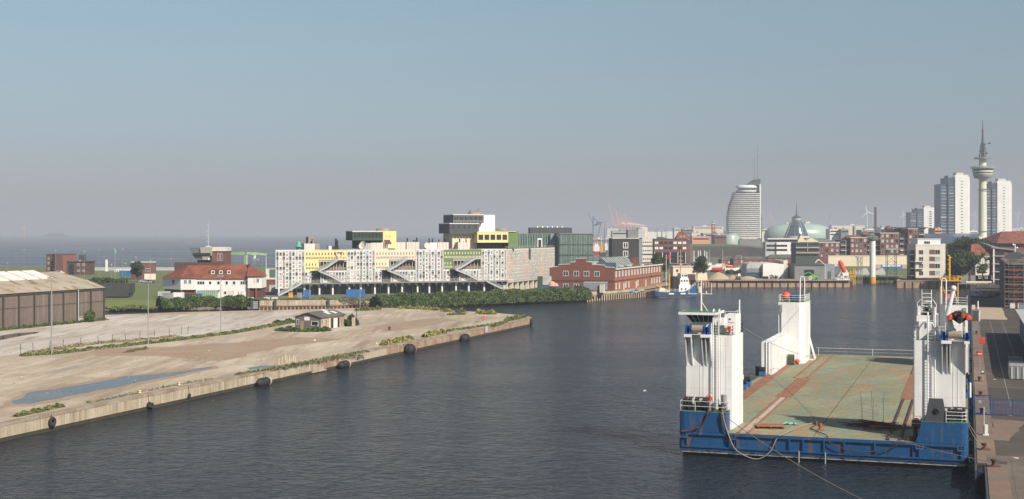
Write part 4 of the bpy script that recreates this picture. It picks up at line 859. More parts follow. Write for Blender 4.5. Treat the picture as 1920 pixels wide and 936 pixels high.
def vp(label, l, wd, h, n, mats, seed, size=.2, z=ZP): return weeds(label, PP(l, ZP), wd, h, n, z, mats, seed, size)
YG = ('weed_yellow', 'weed_green'); GG = ('leaf_b', 'weed_green')
vp('yellow green bushes on the quay edge right of the fender', [(718, 648), (745, 642), (770, 636)], 1.5, .8, 2000, YG, 21)
vp('yellow green bushes further along the quay edge', [(797, 633), (812, 628), (832, 625)], 1.5, .9, 1600, YG, 22)
vp('low weeds along the quay edge near the pier tip', [(838, 622), (880, 616), (925, 610), (950, 604)], 1.0, .4, 1800, GG, 23)
vp('taller weeds at the tip of the pier', [(948, 603), (968, 599), (984, 595)], 1.3, 1.0, 1300, GG, 24)
vp('yellow weeds along the back edge of the pier', [(748, 579), (790, 580), (822, 582)], 1.6, .9, 2400, YG, 25)
vp('yellow bush near the back edge of the pier', [(830, 584), (847, 585)], 1.6, .9, 700, YG, 26)
vp('green bush near the back edge of the pier', [(856, 585), (870, 586)], 1.6, 1.0, 700, GG, 27)
vp('wide yellow green bush close to the pier tip', [(896, 588), (910, 589), (927, 590)], 2.0, 1.1, 1400, YG, 28)
vp('dark low weeds in the middle of the pier near its tip', [(842, 591), (860, 590), (873, 590)], 2, .6, 700, GG, 29)
vp('weeds growing out of the quay edge in the foreground', [(28, 782), (60, 775), (80, 771)], 1.0, .5, 900, GG, 30, .12)
vp('tuft of green grass on the foreground quay edge', [(86, 770), (100, 766), (118, 763)], .8, .5, 700, GG, 31, .12)
vp('sparse weeds on the quay edge between the tyre fenders', [(165, 756), (190, 752), (235, 742), (350, 719), (400, 712)], .6, .3, 450, GG, 32, .1)
vp('weeds between the yellow posts and the fender', [(440, 704), (500, 695), (560, 684), (590, 678), (640, 668), (690, 660)], .9, .45, 1500, GG, 33, .14)
vp('small weed patch beside the light pole strip', [(235, 662), (260, 657), (275, 655)], 1.2, .5, 500, GG, 34, .12)
vp('green weeds around the derelict hut', [(520, 620), (560, 622), (600, 622), (612, 620)], 2.4, 1.0, 2600, ('leaf_a', 'leaf_b'), 35, .2)
vp('green patch left of the derelict hut', [(518, 608), (535, 606), (552, 605)], 2.4, .9, 1200, ('leaf_a', 'leaf_b'), 36, .2)
vp('dark bushes right of the derelict hut', [(646, 612), (655, 611), (666, 610)], 2.5, 2.2, 1400, ('leaf_dark', 'leaf_a'), 37, .25)
vp('yellowish weeds by the green post', [(668, 583), (690, 582), (712, 581)], 2, 1.0, 900, GG, 38, .2)
# derelict hut
hx, hy = P(601, 618.5, ZP)
K = thing('derelict_hut', 'small derelict brick hut with grey gable and corrugated roof on the pier', 'hut', (hx, hy, ZP), -A)
w_, L_ = -6.3, 12.0
MB().box(w_, 0, 0, .25, 0, 2.8).build('gable_wall', 'hut_grey', K); MB().box(w_, 0, .251, L_, 0, 2.8).build('wall', 'quay_conc', K)
b_ = MB(); b_.add([(w_, .1, 2.8), (0, .1, 2.8), (w_ / 2, .1, 3.75)], [(0, 1, 2)]); b_.build('gable', 'hut_grey', K)
rf = MB(); 
for s0, s1 in (((.35, 2.75), (w_ / 2, 3.85)), ((w_ / 2, 3.85), (w_ - .35, 2.75))):
    rf.add([(s0[0], -.3, s0[1]), (s0[0], L_ + .3, s0[1]), (s1[0], L_ + .3, s1[1]), (s1[0], -.3, s1[1]), (s0[0], -.3, s0[1] - .15), (s0[0], L_ + .3, s0[1] - .15), (s1[0], L_ + .3, s1[1] - .15), (s1[0], -.3, s1[1] - .15)], [(0, 1, 2, 3), (7, 6, 5, 4), (0, 3, 7, 4), (0, 4, 5, 1), (1, 5, 6, 2)])
rf.build('roof', 'roof_grey', K)
for (a_, y_) in ((.15, 5.5), (.15, 8.8), (.6, 6.8)):
    x0 = w_ / 2 * a_ / 1 + (-.4 if a_ < .5 else -.2); zz = 2.75 + (.35 - x0) / 3.5 * 1.1; x1 = x0 - 1.4; z1 = 2.75 + (.35 - x1) / 3.5 * 1.1
    MB().add([(x0, y_, zz + .03), (x0, y_ + 1.6, zz + .03), (x1, y_ + 1.6, z1 + .03), (x1, y_, z1 + .03)], [(0, 1, 2, 3)]).build('roof_light', 'skylight', K)
win(K, -5.9, 0, 1.0, .6, 1.2, 'f', 'white', 'black', 0, .08); win(K, -2.3, 0, .8, 1.8, 1.1, 'f', 'white', 'black', 0, .1)
MB().box(-5.0, -4.2, -.05, -.002, 0, 1.9).build('door', 'earth', K)
tag(MB().box(-4.0, -2.7, -.06, -.003, 2.0, 2.8).build('sign', 'white', K), None)
win(K, 0, .6, 1.1, .7, 1.1, 'r', 'cream', 'black', 0); win(K, 0, 2.3, 1.1, .7, 1.1, 'r', 'cream', 'black', 0)
MB().box(.003, .08, 6.4, 8.2, 0, 2.1).build('door', 'white', K); MB().box(.002, .05, 5.2, 6.2, 0, 2.2).box(.002, .05, 8.5, 9.3, 0, 2.2).build('doorway', 'black', K)
MB().box(.002, .06, 4.2, 4.7, 0, 2.7).build('stained_pier', 'offwhite', K)
for k, (px, py, h_) in enumerate(((663, 612, 2.0),)):
    X_, Y_ = P(px, py, ZP); tag(MB().box(-.4, .4, -.1, .1, 0, h_).box(-.45, .45, -.14, .14, h_, h_ + .08).build('wall_stub', 'quay_conc', None, (X_, Y_, ZP)), 'short broken concrete wall stub right of the derelict hut', 'wall')
X_, Y_ = P(669, 611, ZP); g_ = thing('green_post', 'dark green steel post standing right of the derelict hut', 'post', (X_, Y_, ZP)); MB().cyl((0, 0, 0), (0, 0, 4.3), .09, 0, 7).box(-.1, .1, -.1, .1, 4.3, 4.5).build('pole', 'green_dark', g_)
# mooring bollards, debris
def bollard(x, y, z, label, m='yellow', s=1, group='yellow quay bollards'):
    b_ = MB(); b_.lathe(0, 0, [(.28 * s, 0), (.2 * s, .12 * s), (.17 * s, .4 * s), (.3 * s, .5 * s), (.27 * s, .6 * s), (.05 * s, .64 * s)], 0, 12); b_.box(-.35 * s, .35 * s, -.35 * s, .35 * s, 0, .05 * s)
    return tag(b_.build('bollard', m, None, (x, y, z)), label, 'bollard', group)
for (px, py, lab) in ((262, 737, 'small yellow bollard above the middle tyre fender'), (336, 722, 'small yellow bollard above the small tyre fender'), (706, 645, 'small yellow bollard before the yellow bushes')):
    X_, Y_ = P(px, py, ZP + .1); bollard(X_, Y_, ZP + .1, lab, 'yellow_pale', .6)
X_, Y_ = P(730, 619, ZP); bollard(X_, Y_, ZP, 'short rusty bollard alone in the middle of the sandy pier', 'rust_dark', 1.2, 'quay bollards in rust')
for i, (px, py) in enumerate(((523, 684), (529, 681), (535, 676), (538, 680), (543, 678), (550, 678), (554, 682))):
    X_, Y_ = P(px, py, ZP + .1); b_ = MB(); b_.cyl((0, 0, 0), (0, 0, 1.0), .05, 0, 6); b_.box(-.05, .05, -.05, .05, 1, 1.04)
    tag(b_.build('marker_post', 'yellow_pale', None, (X_, Y_, ZP + .1)), 'pale yellow steel post by the cut wall steps, ' + ORD[i] + ' from the left', 'post', 'yellow posts at the quay steps')
X_, Y_ = P(906, 605, ZP + .1); lr = thing('lifebuoy_post', 'orange lifebuoy box on the pier edge near the tip', 'lifebuoy post', (X_, Y_, ZP + .1)); MB().cyl((0, 0, 0), (0, 0, .9), .05).build('post', 'steel', lr); MB().torus((0, -.1, 1.1), .38, .12, 0, 'y').build('ring', 'orange', lr)
for i, (px, py, r1) in enumerate(((40, 709, .25), (868, 583, .4), (590, 639, .2), (392, 659, .2), (168, 641, .25))):
    X_, Y_ = P(px, py, ZP); f_ = MB(); f_.ball((0, 0, r1 * .5), r1, 0, 7, 5, .7); f_.box(-r1, r1 * .6, -r1, r1, 0, r1 * .4)
    tag(f_.build('debris', 'white' if i in (1, 2) else 'quay_conc', None, (X_, Y_, ZP)), ['lump of rubble on the foreground of the pier', 'white bag between the bushes on the back edge of the pier', 'small white scrap lying on the sand before the hut', 'small pale stone on the bare earth in mid pier', 'small pale stone near the grass strip'][i], 'debris')
rb_ = MB(); rnd = random.Random(31)
for _ in range(500):
    X_, Y_ = P(rnd.uniform(0, 900), rnd.uniform(600, 770), ZP); s_ = rnd.uniform(.04, .16); u_, v_ = toUV(X_, Y_)
    if v_ < -109 and not (230 < u_ and v_ < -135) and Y_ < 340: rb_.box(X_ - s_, X_ + s_, Y_ - s_ * .8, Y_ + s_ * .8, ZP, ZP + s_ * .7)
for _ in range(70):
    t_ = rnd.random(); X_, Y_ = P(350 + t_ * 60 + rnd.uniform(-8, 8), 674 + rnd.uniform(-4, 4), ZP); s_ = rnd.uniform(.1, .5)
    rb_.box(X_ - s_, X_ + s_, Y_ - s_ * .6, Y_ + s_ * .6, ZP, ZP + s_ * .3)
for _ in range(120):
    t_ = rnd.random(); X_, Y_ = P(620 + t_ * 230, 640 - t_ * 55 + rnd.uniform(-7, 7), ZP); s_ = rnd.uniform(.06, .25)
    rb_.box(X_ - s_, X_ + s_, Y_ - s_ * .6, Y_ + s_ * .6, ZP, ZP + s_ * .4)
tag(rb_.build('rubble', 'coping'), 'scattered rubble and stones over the pier surface', 'rubble', None, 'stuff')
ed = MB()
for t_ in range(44): 
    X_, Y_ = P(170 + t_ * 7.6, 657 - t_ * .97, ZP); ed.box(X_ - .9, X_ + .8, Y_ - .15, Y_ + .15, ZP, ZP + .22)
tag(ed.build('kerb', 'coping'), 'low broken kerb running across the pier beside the grass strip', 'kerb')
# fenders on the quay wall
def wall_pt(px):  # point on the harbour side of the quay wall seen at column px
    k = (px - 960) / F; t = (k * pf0.y - pf0.x) / (d0.x - k * d0.y); return pf0 + d0 * t
d0 = (ptip - pf0).normalized(); n0 = Vector((d0.y, -d0.x))
def big_fender(px, label, r, L, z, tilt, pale):
    p = wall_pt(px) + n0 * (r + .45); root = thing('dock_fender', label, 'fender', (p.x, p.y, z), qa, 'large barrel fenders on the pier wall')
    b_ = MB(); k = 12; prof = [(max(.02, r * math.sin(math.pi * i / k) ** .45), -L / 2 + L * (1 - math.cos(math.pi * i / k)) / 2) for i in range(k + 1)]
    b_.lathe(0, 0, prof, 0, 20)
    o = b_.build('drum', 'rubber', root); o.rotation_euler = (0, R(90) + tilt, 0)
    if pale:
        b_ = MB(); b_.lathe(0, 0, [(r * .99, L * .36), (r * .99, L * .40), (r * .95, L * .45), (r * .8, L * .487)], 0, 20); o2 = b_.build('worn_cap', 'rubber_pale', root); o2.rotation_euler = (0, R(90) + tilt, 0)
    hb = MB()
    for i in range(3):
        zc = -L * .25 + L * .25 * i; hb.torus((0, 0, zc), r * 1.0, .06, 0, 'z', 20, 5)
    o = hb.build('chain_net', 'black', root); o.rotation_euler = (0, R(90) + tilt, 0)
    for sx_ in (-.35, .35): MB().cyl((sx_ * L, r + .1, ZP - z - .1), (sx_ * L, .2, r * .7), .04, 0, 5).build('chain', 'rust_dark', root)
big_fender(482, 'large black barrel fender on the pier wall nearest the camera', .66, 3.6, .5, 0, True)
big_fender(634, 'large barrel fender with worn pale edge below the yellow posts', .66, 3.6, .5, 0, True)
big_fender(756, 'fattest dark barrel fender, third along the pier wall', 1.0, 2.2, .8, .1, True)
big_fender(861, 'black barrel fender farthest along the pier wall', .9, 2.9, .6, 0, False)
for (px, r, z, lab) in ((90, .62, 1.1, 'big tyre fender hanging on the foreground quay wall'), (272, .42, .7, 'pair of smaller tyres hanging on the quay wall below the puddle'), (348, .33, .75, 'smallest tyre fender on the quay wall'), (992, .9, 1.1, 'tyre fender on the outermost corner of the pier')):
    p = wall_pt(px) + n0 * .62; root = thing('tyre_fender', lab, 'tyre', (p.x, p.y, z), qa, 'tyre fenders on the pier wall')
    MB().torus((0, 0, 0), r * .68, r * .32, 0, 'y', 20, 9).build('tyre', 'rubber', root)
    if px == 272: MB().torus((.7, .05, -.2), r * .68, r * .32, 0, 'y', 20, 9).build('tyre', 'rubber', root)
    MB().cyl((0, 0, r * .9), (0, .2, ZP - z + .1), .03, 0, 5).build('chain', 'rust_dark', root)
p = wall_pt(908); tag(MB().box(-.9, .9, -.08, 0, .7, 2.1).build('wall_plate', 'grey_light', None, (p.x + n0.x * .5, p.y + n0.y * .5, 0), qa), 'grey steel plate on the pier wall below the lifebuoy box', 'plate')
# gulls
def gull(x, y, z, rz, label, spread=False):
    root = thing('gull', label, 'bird', (x, y, z), rz, 'gulls')
    b_ = MB(); b_.lathe(0, 0, [(.01, -.22), (.05, -.18), (.08, -.05), (.08, .05), (.05, .15), (.035, .2)], 0, 8); o = b_.build('body', 'white', root); o.rotation_euler = (R(90), 0, 0); o.location = (0, 0, .12)
    if spread:
        w2 = MB()
        for s_ in (-1, 1): w2.add([(s_ * .05, -.06, .14), (s_ * .05, .08, .14), (s_ * .38, .03, .26), (s_ * .36, -.07, .26), (s_ * .75, -.05, .20), (s_ * .72, -.1, .2)], [(0, 1, 2, 3), (3, 2, 4, 5)])
        w2.build('wing', 'white', root)
    h_ = MB().ball((0, -.24, .2), .06, 0, 8, 5); h_.cyl((0, -.29, .2), (0, -.36, .18), .014, 1, 5); h_.build('head', ['white', 'yellow'], root)
    return root
X_, Y_ = P(252, 716, ZP); gull(X_, Y_, ZP + .05, .6, 'white gull standing in the long puddle')
X_, Y_ = P(1208, 739, 0); gull(X_, Y_, .35, 1.2, 'white gull flying low over the water left of the barge', True)

# ================================================================ RIGHT QUAY
sheet('quay_edge_strip', U([(100, 1.62), (132, 1.62), (132, .78), (408, .78), (408, 2.4), (132, 2.5), (132, 3.4), (100, 3.4)]), ZQ + .008, 'strip_conc')
sheet('concrete_apron', U([(90, 3.4), (133.5, 3.4), (133.5, 1.63), (137, 1.63), (137, 8.6), (90, 8.2)]), ZQ + .012, 'slab')
sheet('sunlit_worn_patch', ragged(U([(352, 2.5), (408, 2.5), (408, 9), (352, 9)]), .3, 6, 3), ZQ + .016, 'sand_heap')  # sunlit strip of road between two shadows, painted as a sandy sheet
sheet('sunlit_worn_patch', ragged(U([(147, 2.4), (164, 2.4), (163, 6), (147, 4)]), .3, 2, 3), ZQ + .016, 'strip_conc')
for i, (v0,) in enumerate(((4.9,), (7.6,))):
    st = MB(); st.prism(U([(176, v0), (176, v0 + .12), (345, v0 + .12), (345, v0)]), ZQ + .01, ZQ + .022, bottom=False); struct(st.build('crane_rail_track', 'grey'))
st = MB()
for u0 in range(180, 350, 18): st.prism(U([(u0, 2.5), (u0, 9.5), (u0 + .12, 9.5), (u0 + .12, 2.5)]), ZQ + .009, ZQ + .02, bottom=False)
struct(st.build('slab_joint', 'coping'))
qe = thing('quay_wall', 'dark timber faced quay wall alongside the blue barge', 'wall')
MB().prism(U([(128, .55), (628, .55), (628, .748), (128, .748)]), -2, ZQ - .05).build('face', 'steel_dark', qe)
MB().prism(U([(60, 1.4), (131.8, 1.4), (131.8, 1.6), (60, 1.6)]), -2, ZQ - .05).build('face', 'steel_dark', qe)
MB().prism(U([(128, 1.35), (132, 1.35), (132, .8), (128, .8)]), -2, ZQ - .2).build('corner_pile', 'black', qe)
pmesh = MB().box(-.12, .12, -.2, 0, -1, ZQ - .1).mesh('timber_pile', ['black'])
for k in range(40): place('timber_pile', pmesh, qe, (*UV(134 + k * 3, .54), 0), R(90) - A)
for k, u0 in enumerate((138, 150, 163, 177, 192, 208, 226, 245, 266, 290)):
    X_, Y_ = UV(u0, .36); fd = thing('quay_fender', 'black cylinder fender between barge and right quay, ' + ORD[k] + ' from the camera', 'fender', (X_, Y_, .2), -A, 'fenders between barge and quay')
    MB().cyl((-.1, 0, 1.1), (-.1, 1.6, 1.1), .32, 0, 12).build('drum', 'black', fd); MB().torus((-.1, .0, 1.1), .2, .07, 0, 'y', 12, 5).build('end_ring', 'grey_light', fd)
bl_l = ['rusty bollard on the right quay corner in the foreground', 'rusty bollard holding the two lines from the barge railing', 'rusty bollard behind the blue quay gate', 'rusty bollard in front of the no entry sign', 'rusty bollard beside the shaded asphalt', 'rusty bollard below the orange lifebuoy board', 'rusty bollard near the far end of the barge']
for (u0, v0), lab in zip(((130.5, 2.2), (140.3, 1.45), (168, 1.5), (186, 1.5), (205, 1.5), (248, 1.6), (300, 1.6)), bl_l):
    X_, Y_ = UV(u0, v0); tag(MB().box(-.55, .55, -.4, .4, 0, .05).build('foot_plate', 'rust_dark', bollard(X_, Y_, ZQ + .03, lab, 'rust_dark', 1.05, 'rusty bollards on the right quay'), (0, 0, .0)), None)
# blue gate and fence
fg = thing('quay_gate', 'blue steel mesh gate with a small white number two across the quay edge', 'gate', (*UV(167, .55), ZQ), -A)
f_ = MB()
for x in (0, 1.85): f_.box(x, x + .12, -.06, .06, 0, 2.4)
for z in (.05, 2.28): f_.box(.121, 1.849, -.05, .05, z, z + .1)
f_.build('gate_frame', 'winch_blue', fg)
f_ = MB()
for k in range(13): f_.box(.2 + k * .13, .22 + k * .13, -.012, .012, .151, 2.279)
for k in range(8): f_.box(.13, 1.84, .014, .03, .3 + k * .25, .32 + k * .25)
f_.build('mesh_infill', 'winch_blue', fg)
pl_ = MB().box(.5, .95, -.1, -.07, 1.35, 1.75).build('number_plate', 'grey_blue', fg); text_mesh('2', .42, 'number', 'white', pl_, (.72, -.115, 1.55))
fn = thing('mesh_fence', 'long low blue mesh fence running right from the gate across the asphalt', 'fence', (*UV(167, 2.7), ZQ), -A)
f_ = MB(); 
for k in range(5): f_.box(k * 2.2, k * 2.2 + .07, -.03, .03, 0, 2.0)
f_.build('posts', 'winch_blue', fn) if False else None
pmesh = MB().box(-.035, .035, -.035, .035, 0, 2.0).mesh('fence_post', ['winch_blue'])
for k in range(5): place('fence_post', pmesh, fn, (k * 2.2, 0, 0))
f_ = MB(); f_.box(0, 8.8, -.02, .02, 1.93, 1.98); f_.box(0, 8.8, -.02, .02, .1, .14)
for k in range(58): f_.box(.05 + k * .15, .085 + k * .15, -.006, .006, .14, 1.93)
for k in range(6): f_.box(0, 8.8, .007, .019, .35 + k * .28, .365 + k * .28)
f_.build('mesh_panel', 'winch_blue', fn)
f_ = MB(); f_.bar((4.9, -.1, 0.1), (6.6, -.1, 2.1), .12); f_.bar((5.2, -.1, .15), (8, -.1, .25), .2); f_.bar((6.2, -.1, 1.1), (7.6, -.1, .2), .1); f_.build('sliding_gate_frame', 'winch_blue', fn)
# signs and posts
s1 = thing('no_entry_sign', 'small red and white no entry sign on a thin post by the quay edge', 'sign', (*UV(222, 1.7), ZQ), -A)
MB().cyl((0, 0, 0), (0, 0, 2.6), .05, 0, 7).build('post', 'steel', s1)
o = MB().cyl((0, -.08, 2.5), (0, -.05, 2.5), .42, 0, 18).build('disc', 'red', s1); MB().box(-.3, .3, -.1, -.085, 2.44, 2.56).build('white_bar', 'white', o)
s2 = thing('notice_sign', 'white notice plate with a black symbol on a post behind the blue gate', 'sign', (*UV(200, 1.9), ZQ), -A)
MB().cyl((0, 0, 0), (0, 0, 1.9), .05, 0, 7).build('post', 'steel', s2); o = MB().box(-.25, .25, -.08, -.052, 1.6, 2.1).build('plate', 'black', s2); MB().box(-.17, .17, -.095, -.081, 1.78, 2.02).build('symbol', 'white', o)
s3 = thing('power_pedestal', 'slim white service post with a box in front of the blue gate', 'post', (*UV(150.5, 1.55), ZQ), -A)
MB().cyl((0, 0, 0), (0, 0, 3.0), .06, 0, 7).build('post', 'grey_light', s3); MB().box(.08, .42, -.2, .2, .1, 1.1).box(-.1, .5, -.3, .3, 0, .09).build('box', 'white', s3)
s4 = thing('lifebuoy_board', 'orange lifebuoy board on the right quay beside the shaded asphalt', 'lifebuoy board', (*UV(262, 2.4), ZQ), -A)
MB().cyl((0, 0, 0), (0, 0, 1.0), .06, 0, 7).build('post', 'steel', s4); MB().box(-.45, .45, -.08, .08, .9, 2.2).box(-.35, .35, -.12, -.081, 1.1, 2.0).build('board', 'orange', s4)
s5 = thing('round_sign', 'round pale sign on a post at the quay edge behind the orange board', 'sign', (*UV(285, 1.2), ZQ), -A)
MB().cyl((0, 0, 0), (0, 0, 2.2), .05, 0, 7).build('post', 'steel', s5); MB().cyl((0, -.08, 2.2), (0, -.05, 2.2), .5, 0, 18).build('disc', 'grey_blue', s5)
s6 = thing('switch_cabinet', 'dark grey cabinet with a white board at the far quay edge', 'cabinet', (*UV(345, 1.6), ZQ), -A)
MB().box(-.7, .7, -.5, .8, 0, 2.4).build('body', 'steel_dark', s6); MB().box(.8, 1.1, -.6, -.5, 0, 2.6).build('board', 'white', s6)
s7 = thing('beacon_post', 'short white beacon post at the far end of the paved quay', 'post', (*UV(398, 2.5), ZQ), -A)
MB().cyl((0, 0, 0), (0, 0, 2.3), .2, 0, 9).build('post', 'white', s7); MB().box(-1.6, -.7, -.3, .5, 0, 1.2).build('foot', 'cream', s7)
for i, (u0, v0, r1) in enumerate(((208, 3.6, .2), (167.5, 4.6, .3), (136, 4.3, .25), (129.5, 5.3, .4))):
    X_, Y_ = UV(u0, v0); tag(MB().cyl((0, 0, ZQ + .013), (0, 0, ZQ + .04), r1, 0, 10).build('manhole_cover', 'offwhite', None, (X_, Y_, 0)), ['pale cover in the asphalt beyond the gate', 'pale round cover in the asphalt beside the blue fence', 'small pale cover in the asphalt right of the tied bollard', 'pale cover near the lower right corner of the picture'][i], 'cover', 'pale covers in the quay asphalt')
# corrugated skip and the shed whose shadow lies on the quay
sk_ = thing('cargo_skip', 'grey corrugated open skip standing in the shade at the right edge', 'skip', (*UV(209, 5.7), ZQ), -A)
b_ = MB(); b_.box(0, 3.8, 0, .12, .1, 1.9); b_.box(0, 3.8, 7.9, 8, .1, 1.9); b_.box(0, .1, .121, 7.899, .1, 1.9); b_.box(3.7, 3.8, .121, 7.899, .1, 1.9); b_.box(.11, 3.69, .121, 7.899, .1, .3); b_.build('tub', 'grey', sk_)
b_ = MB()
for k in range(5): b_.box(.2 + k * .8, .45 + k * .8, -.1, -.002, .1, 1.85)
for k in range(5): b_.bar((.1, .6 + k * 1.7, 1.96), (3.7, .6 + k * 1.7, 1.96), .12)
b_.box(-.05, 3.85, -.12, 8.05, 1.901, 1.94) if False else None
b_.build('rib', 'grey_light', sk_)
qs = thing('quay_shed', 'low blue walled shed with overhanging pale roof at the right edge', 'shed', (*UV(212, 10.2), ZQ), -A)
MB().box(0, 30, 0, 88, 0, 5.0).build('wall', 'winch_blue', qs); MB().box(-.9, 31, -1, 89, 5.001, 5.4).build('roof', 'grey_light', qs)
for k in range(8): MB().box(-.08, -.002, 8 + k * 10.5, 13 + k * 10.5, 0, 3.8).build('door', 'grey_blue', qs)
cr_ = thing('crate', 'pale flat crate lying on the right quay near the skip', 'crate', (*UV(238, 6.4), ZQ), -A); MB().box(0, 2.2, 0, 4, 0, .5).build('box', 'coping', cr_); MB().box(-.05, 2.25, -.05, 4.05, .501, .58).build('lid', 'grey', cr_)
# ================================================================ FAR BANK, LEFT
# two brick houses behind the dike
Z0 = ZL
b1, W1, h1 = bld('brick_house', 'flat roofed two storey brick house, larger of the two by the sea', 'house', 102, 143, 700, 476.5, Z0, 9, R(22), 'brick', 'roof_dark')
grid_windows(b1, .5, 4.5, 2, (1.6, 4.8), .9, 1.3, 'l'); 
MB().box(.02, 4, -3.2, -.01, 0, h1 - .05).build('side_wing', 'brick_dark', b1)
b1b = thing('brick_house', 'dark brick cube house with balconies, leftmost by the sea', 'house', (XX(87, 702), 702, Z0), R(-8))
MB().box(0, 5.2, 0, 8, 0, 9.2).build('wall', 'brick_dark', b1b); MB().box(-.1, 5.3, -.1, 8.1, 9.21, 9.5).build('roof', 'roof_dark', b1b)
for z in (1.2, 4.2, 6.6): win(b1b, 3.6, 0, z, 1.2, 1.5); win(b1b, .8, 0, z, 1.0, 1.4)
for z in (3.4, 6.2): MB().box(3.2, 5.4, -1.0, -.01, z, z + .12).build('balcony', 'offwhite', b1b)
b2, W2, h2 = bld('brick_house', 'low dark brick house with white windows and projecting flat roof', 'house', 125, 168, 660, 489, Z0, 8, 0, 'brick_dark', 'roof_grey', overhang=.5)
for x in (6, 8.6): win(b2, x - .8, 0, 4.4, 1.2, 1.2); win(b2, x - .8, 0, 1.6, 1.2, .9)
MB().box(1.0, 3.6, -.06, -.002, 0, 5.2).build('glass_front', 'glass', b2); MB().box(5, 7.6, 3, 6, h2, h2 + 2.8).build('chimney_block', 'steel_dark', b2)
b3, W3, h3 = bld('brick_house', 'small reddish brown house with white ground floor behind the round tree', 'house', 246, 292, 590, 491, Z0, 9, R(14), 'brick_brown', 'grey_light')
win(b3, 6.2, 0, 3.7, 1.9, 1.3); MB().box(5.6, W3 + .05, -.5, -.01, 0, 2.6).build('garage', 'offwhite', b3); MB().box(0, 4.4, -.08, -.01, 0, h3 - .5).build('side_wall', 'brick_dark', b3)
tree(XX(257, 560), 560, Z0, 9, 7, 'round dark green tree in front of the small reddish house', None, 2, True, 1400, .35)
def container(px, Y, L_, W_, H_, m, label, rz=0.0, z0=None, group=None):
    z0 = Z0 if z0 is None else z0
    root = thing('container', label, 'container', (XX(px, Y), Y, z0), rz, group)
    b_ = MB(); b_.box(0, L_, 0, W_, 0.1, H_); b_.build('body', m, root); b_ = MB()
    for k in range(int(L_ / .6)): b_.box(.1 + k * .6, .3 + k * .6, -.05, -.003, .15, H_ - .1)
    b_.box(-.03, L_ + .03, -.06, .02, H_ + .001, H_ + .08); b_.build('rib', m, root); return root
container(224, 640, 6, 2.5, 2.6, 'bright_blue', 'small blue container by the sea behind the floodlight pole')
wl = thing('white_pillar', 'slim white pillar standing by the sea right of the brick houses', 'pillar', (XX(200, 720), 720, Z0)); MB().box(-.6, .6, -.3, .3, 0, 6.3).box(-.9, .9, -.5, .5, 0, .3).build('shaft', 'white', wl)
wf = thing('white_fence', 'pale low railing along the seafront behind the blue container', 'fence', (XX(214, 700), 700, Z0)); b_ = MB(); 
for k in range(9): b_.box(k * 1.0, k * 1.0 + .5, 0, .1, .3, 1.8)
b_.box(0, 8.5, .101, .15, 1.2, 1.4); b_.build('slats', 'white', wf)
sw = thing('sea_wall', 'long low pale sea wall on the seafront behind the brick houses', 'wall', (XX(166, 735), 735, Z0)); MB().box(0, 75, 0, .6, 0, 1.6).build('wall', 'grey_light', sw); MB().box(0, 75, -.1, .7, 1.601, 1.75).build('coping', 'offwhite', sw)
pole(230, 610, ZZ(468, 610), Z0, 'street lamp just left of the small reddish house', .09, 'lantern', 'street lamps along the far bank')
for i, (px, py, Y, lab) in enumerate(((14, 494, 620, 'leftmost street lamp behind the warehouse'), (45, 470, 640, 'street lamp on the dike behind the warehouse roof'), (104, 471, 560, 'street lamp in front of the larger brick house'), (158, 472, 600, 'street lamp right of the low dark brick house'), (186, 469, 640, 'street lamp beside the white pillar'), (215, 468, 600, 'street lamp with green lantern'), (255, 483, 560, 'street lamp beside the round tree'), (282, 489, 560, 'street lamp right of the small reddish house'), (321, 486, 560, 'street lamp left of the control tower'), (150, 490, 520, 'low street lamp between warehouse roof and brick houses'), (209, 497, 520, 'low street lamp on the green slope'), (235, 495, 500, 'low street lamp near the blue container'), (474, 479, 520, 'street lamp beside the green gantry'), (492, 478, 505, 'street lamp at the right end of the green gantry'))):
    pole(px, Y, ZZ(py, Y), Z0, lab, .07, 'lantern' if i != 5 else 'lantern', 'street lamps along the far bank')
# dark concrete ferry ramp
fr_ = thing('ferry_ramp', 'dark grey concrete link span on piles right of the warehouse', 'ramp', (XX(185, 425), 425, 0), R(4)); b_ = MB()
b_.box(0, 9.5, 0, 9, 4.2, 7.2); b_.box(1, 9.2, -.4, 8, 3.2, 4.19); b_.box(1.5, 8.5, -.8, 4, 1.2, 1.9); b_.build('span', 'concrete_dark', fr_)
for x in (1.2, 3.4, 5.6, 7.8): MB().cyl((x, 1, -1), (x, 1, 4.1), .4, 0, 8).build('pile', 'concrete_dark', fr_)
MB().box(0, 7.8, -2.5, -1.6, -1, 1.2).build('footing', 'concrete_dark', fr_)
for k in range(6): MB().box(.1 + k * 1.4, .5 + k * 1.4, -2.8, -2.51, -1, 1.3).build('rib', 'steel_dark', fr_)
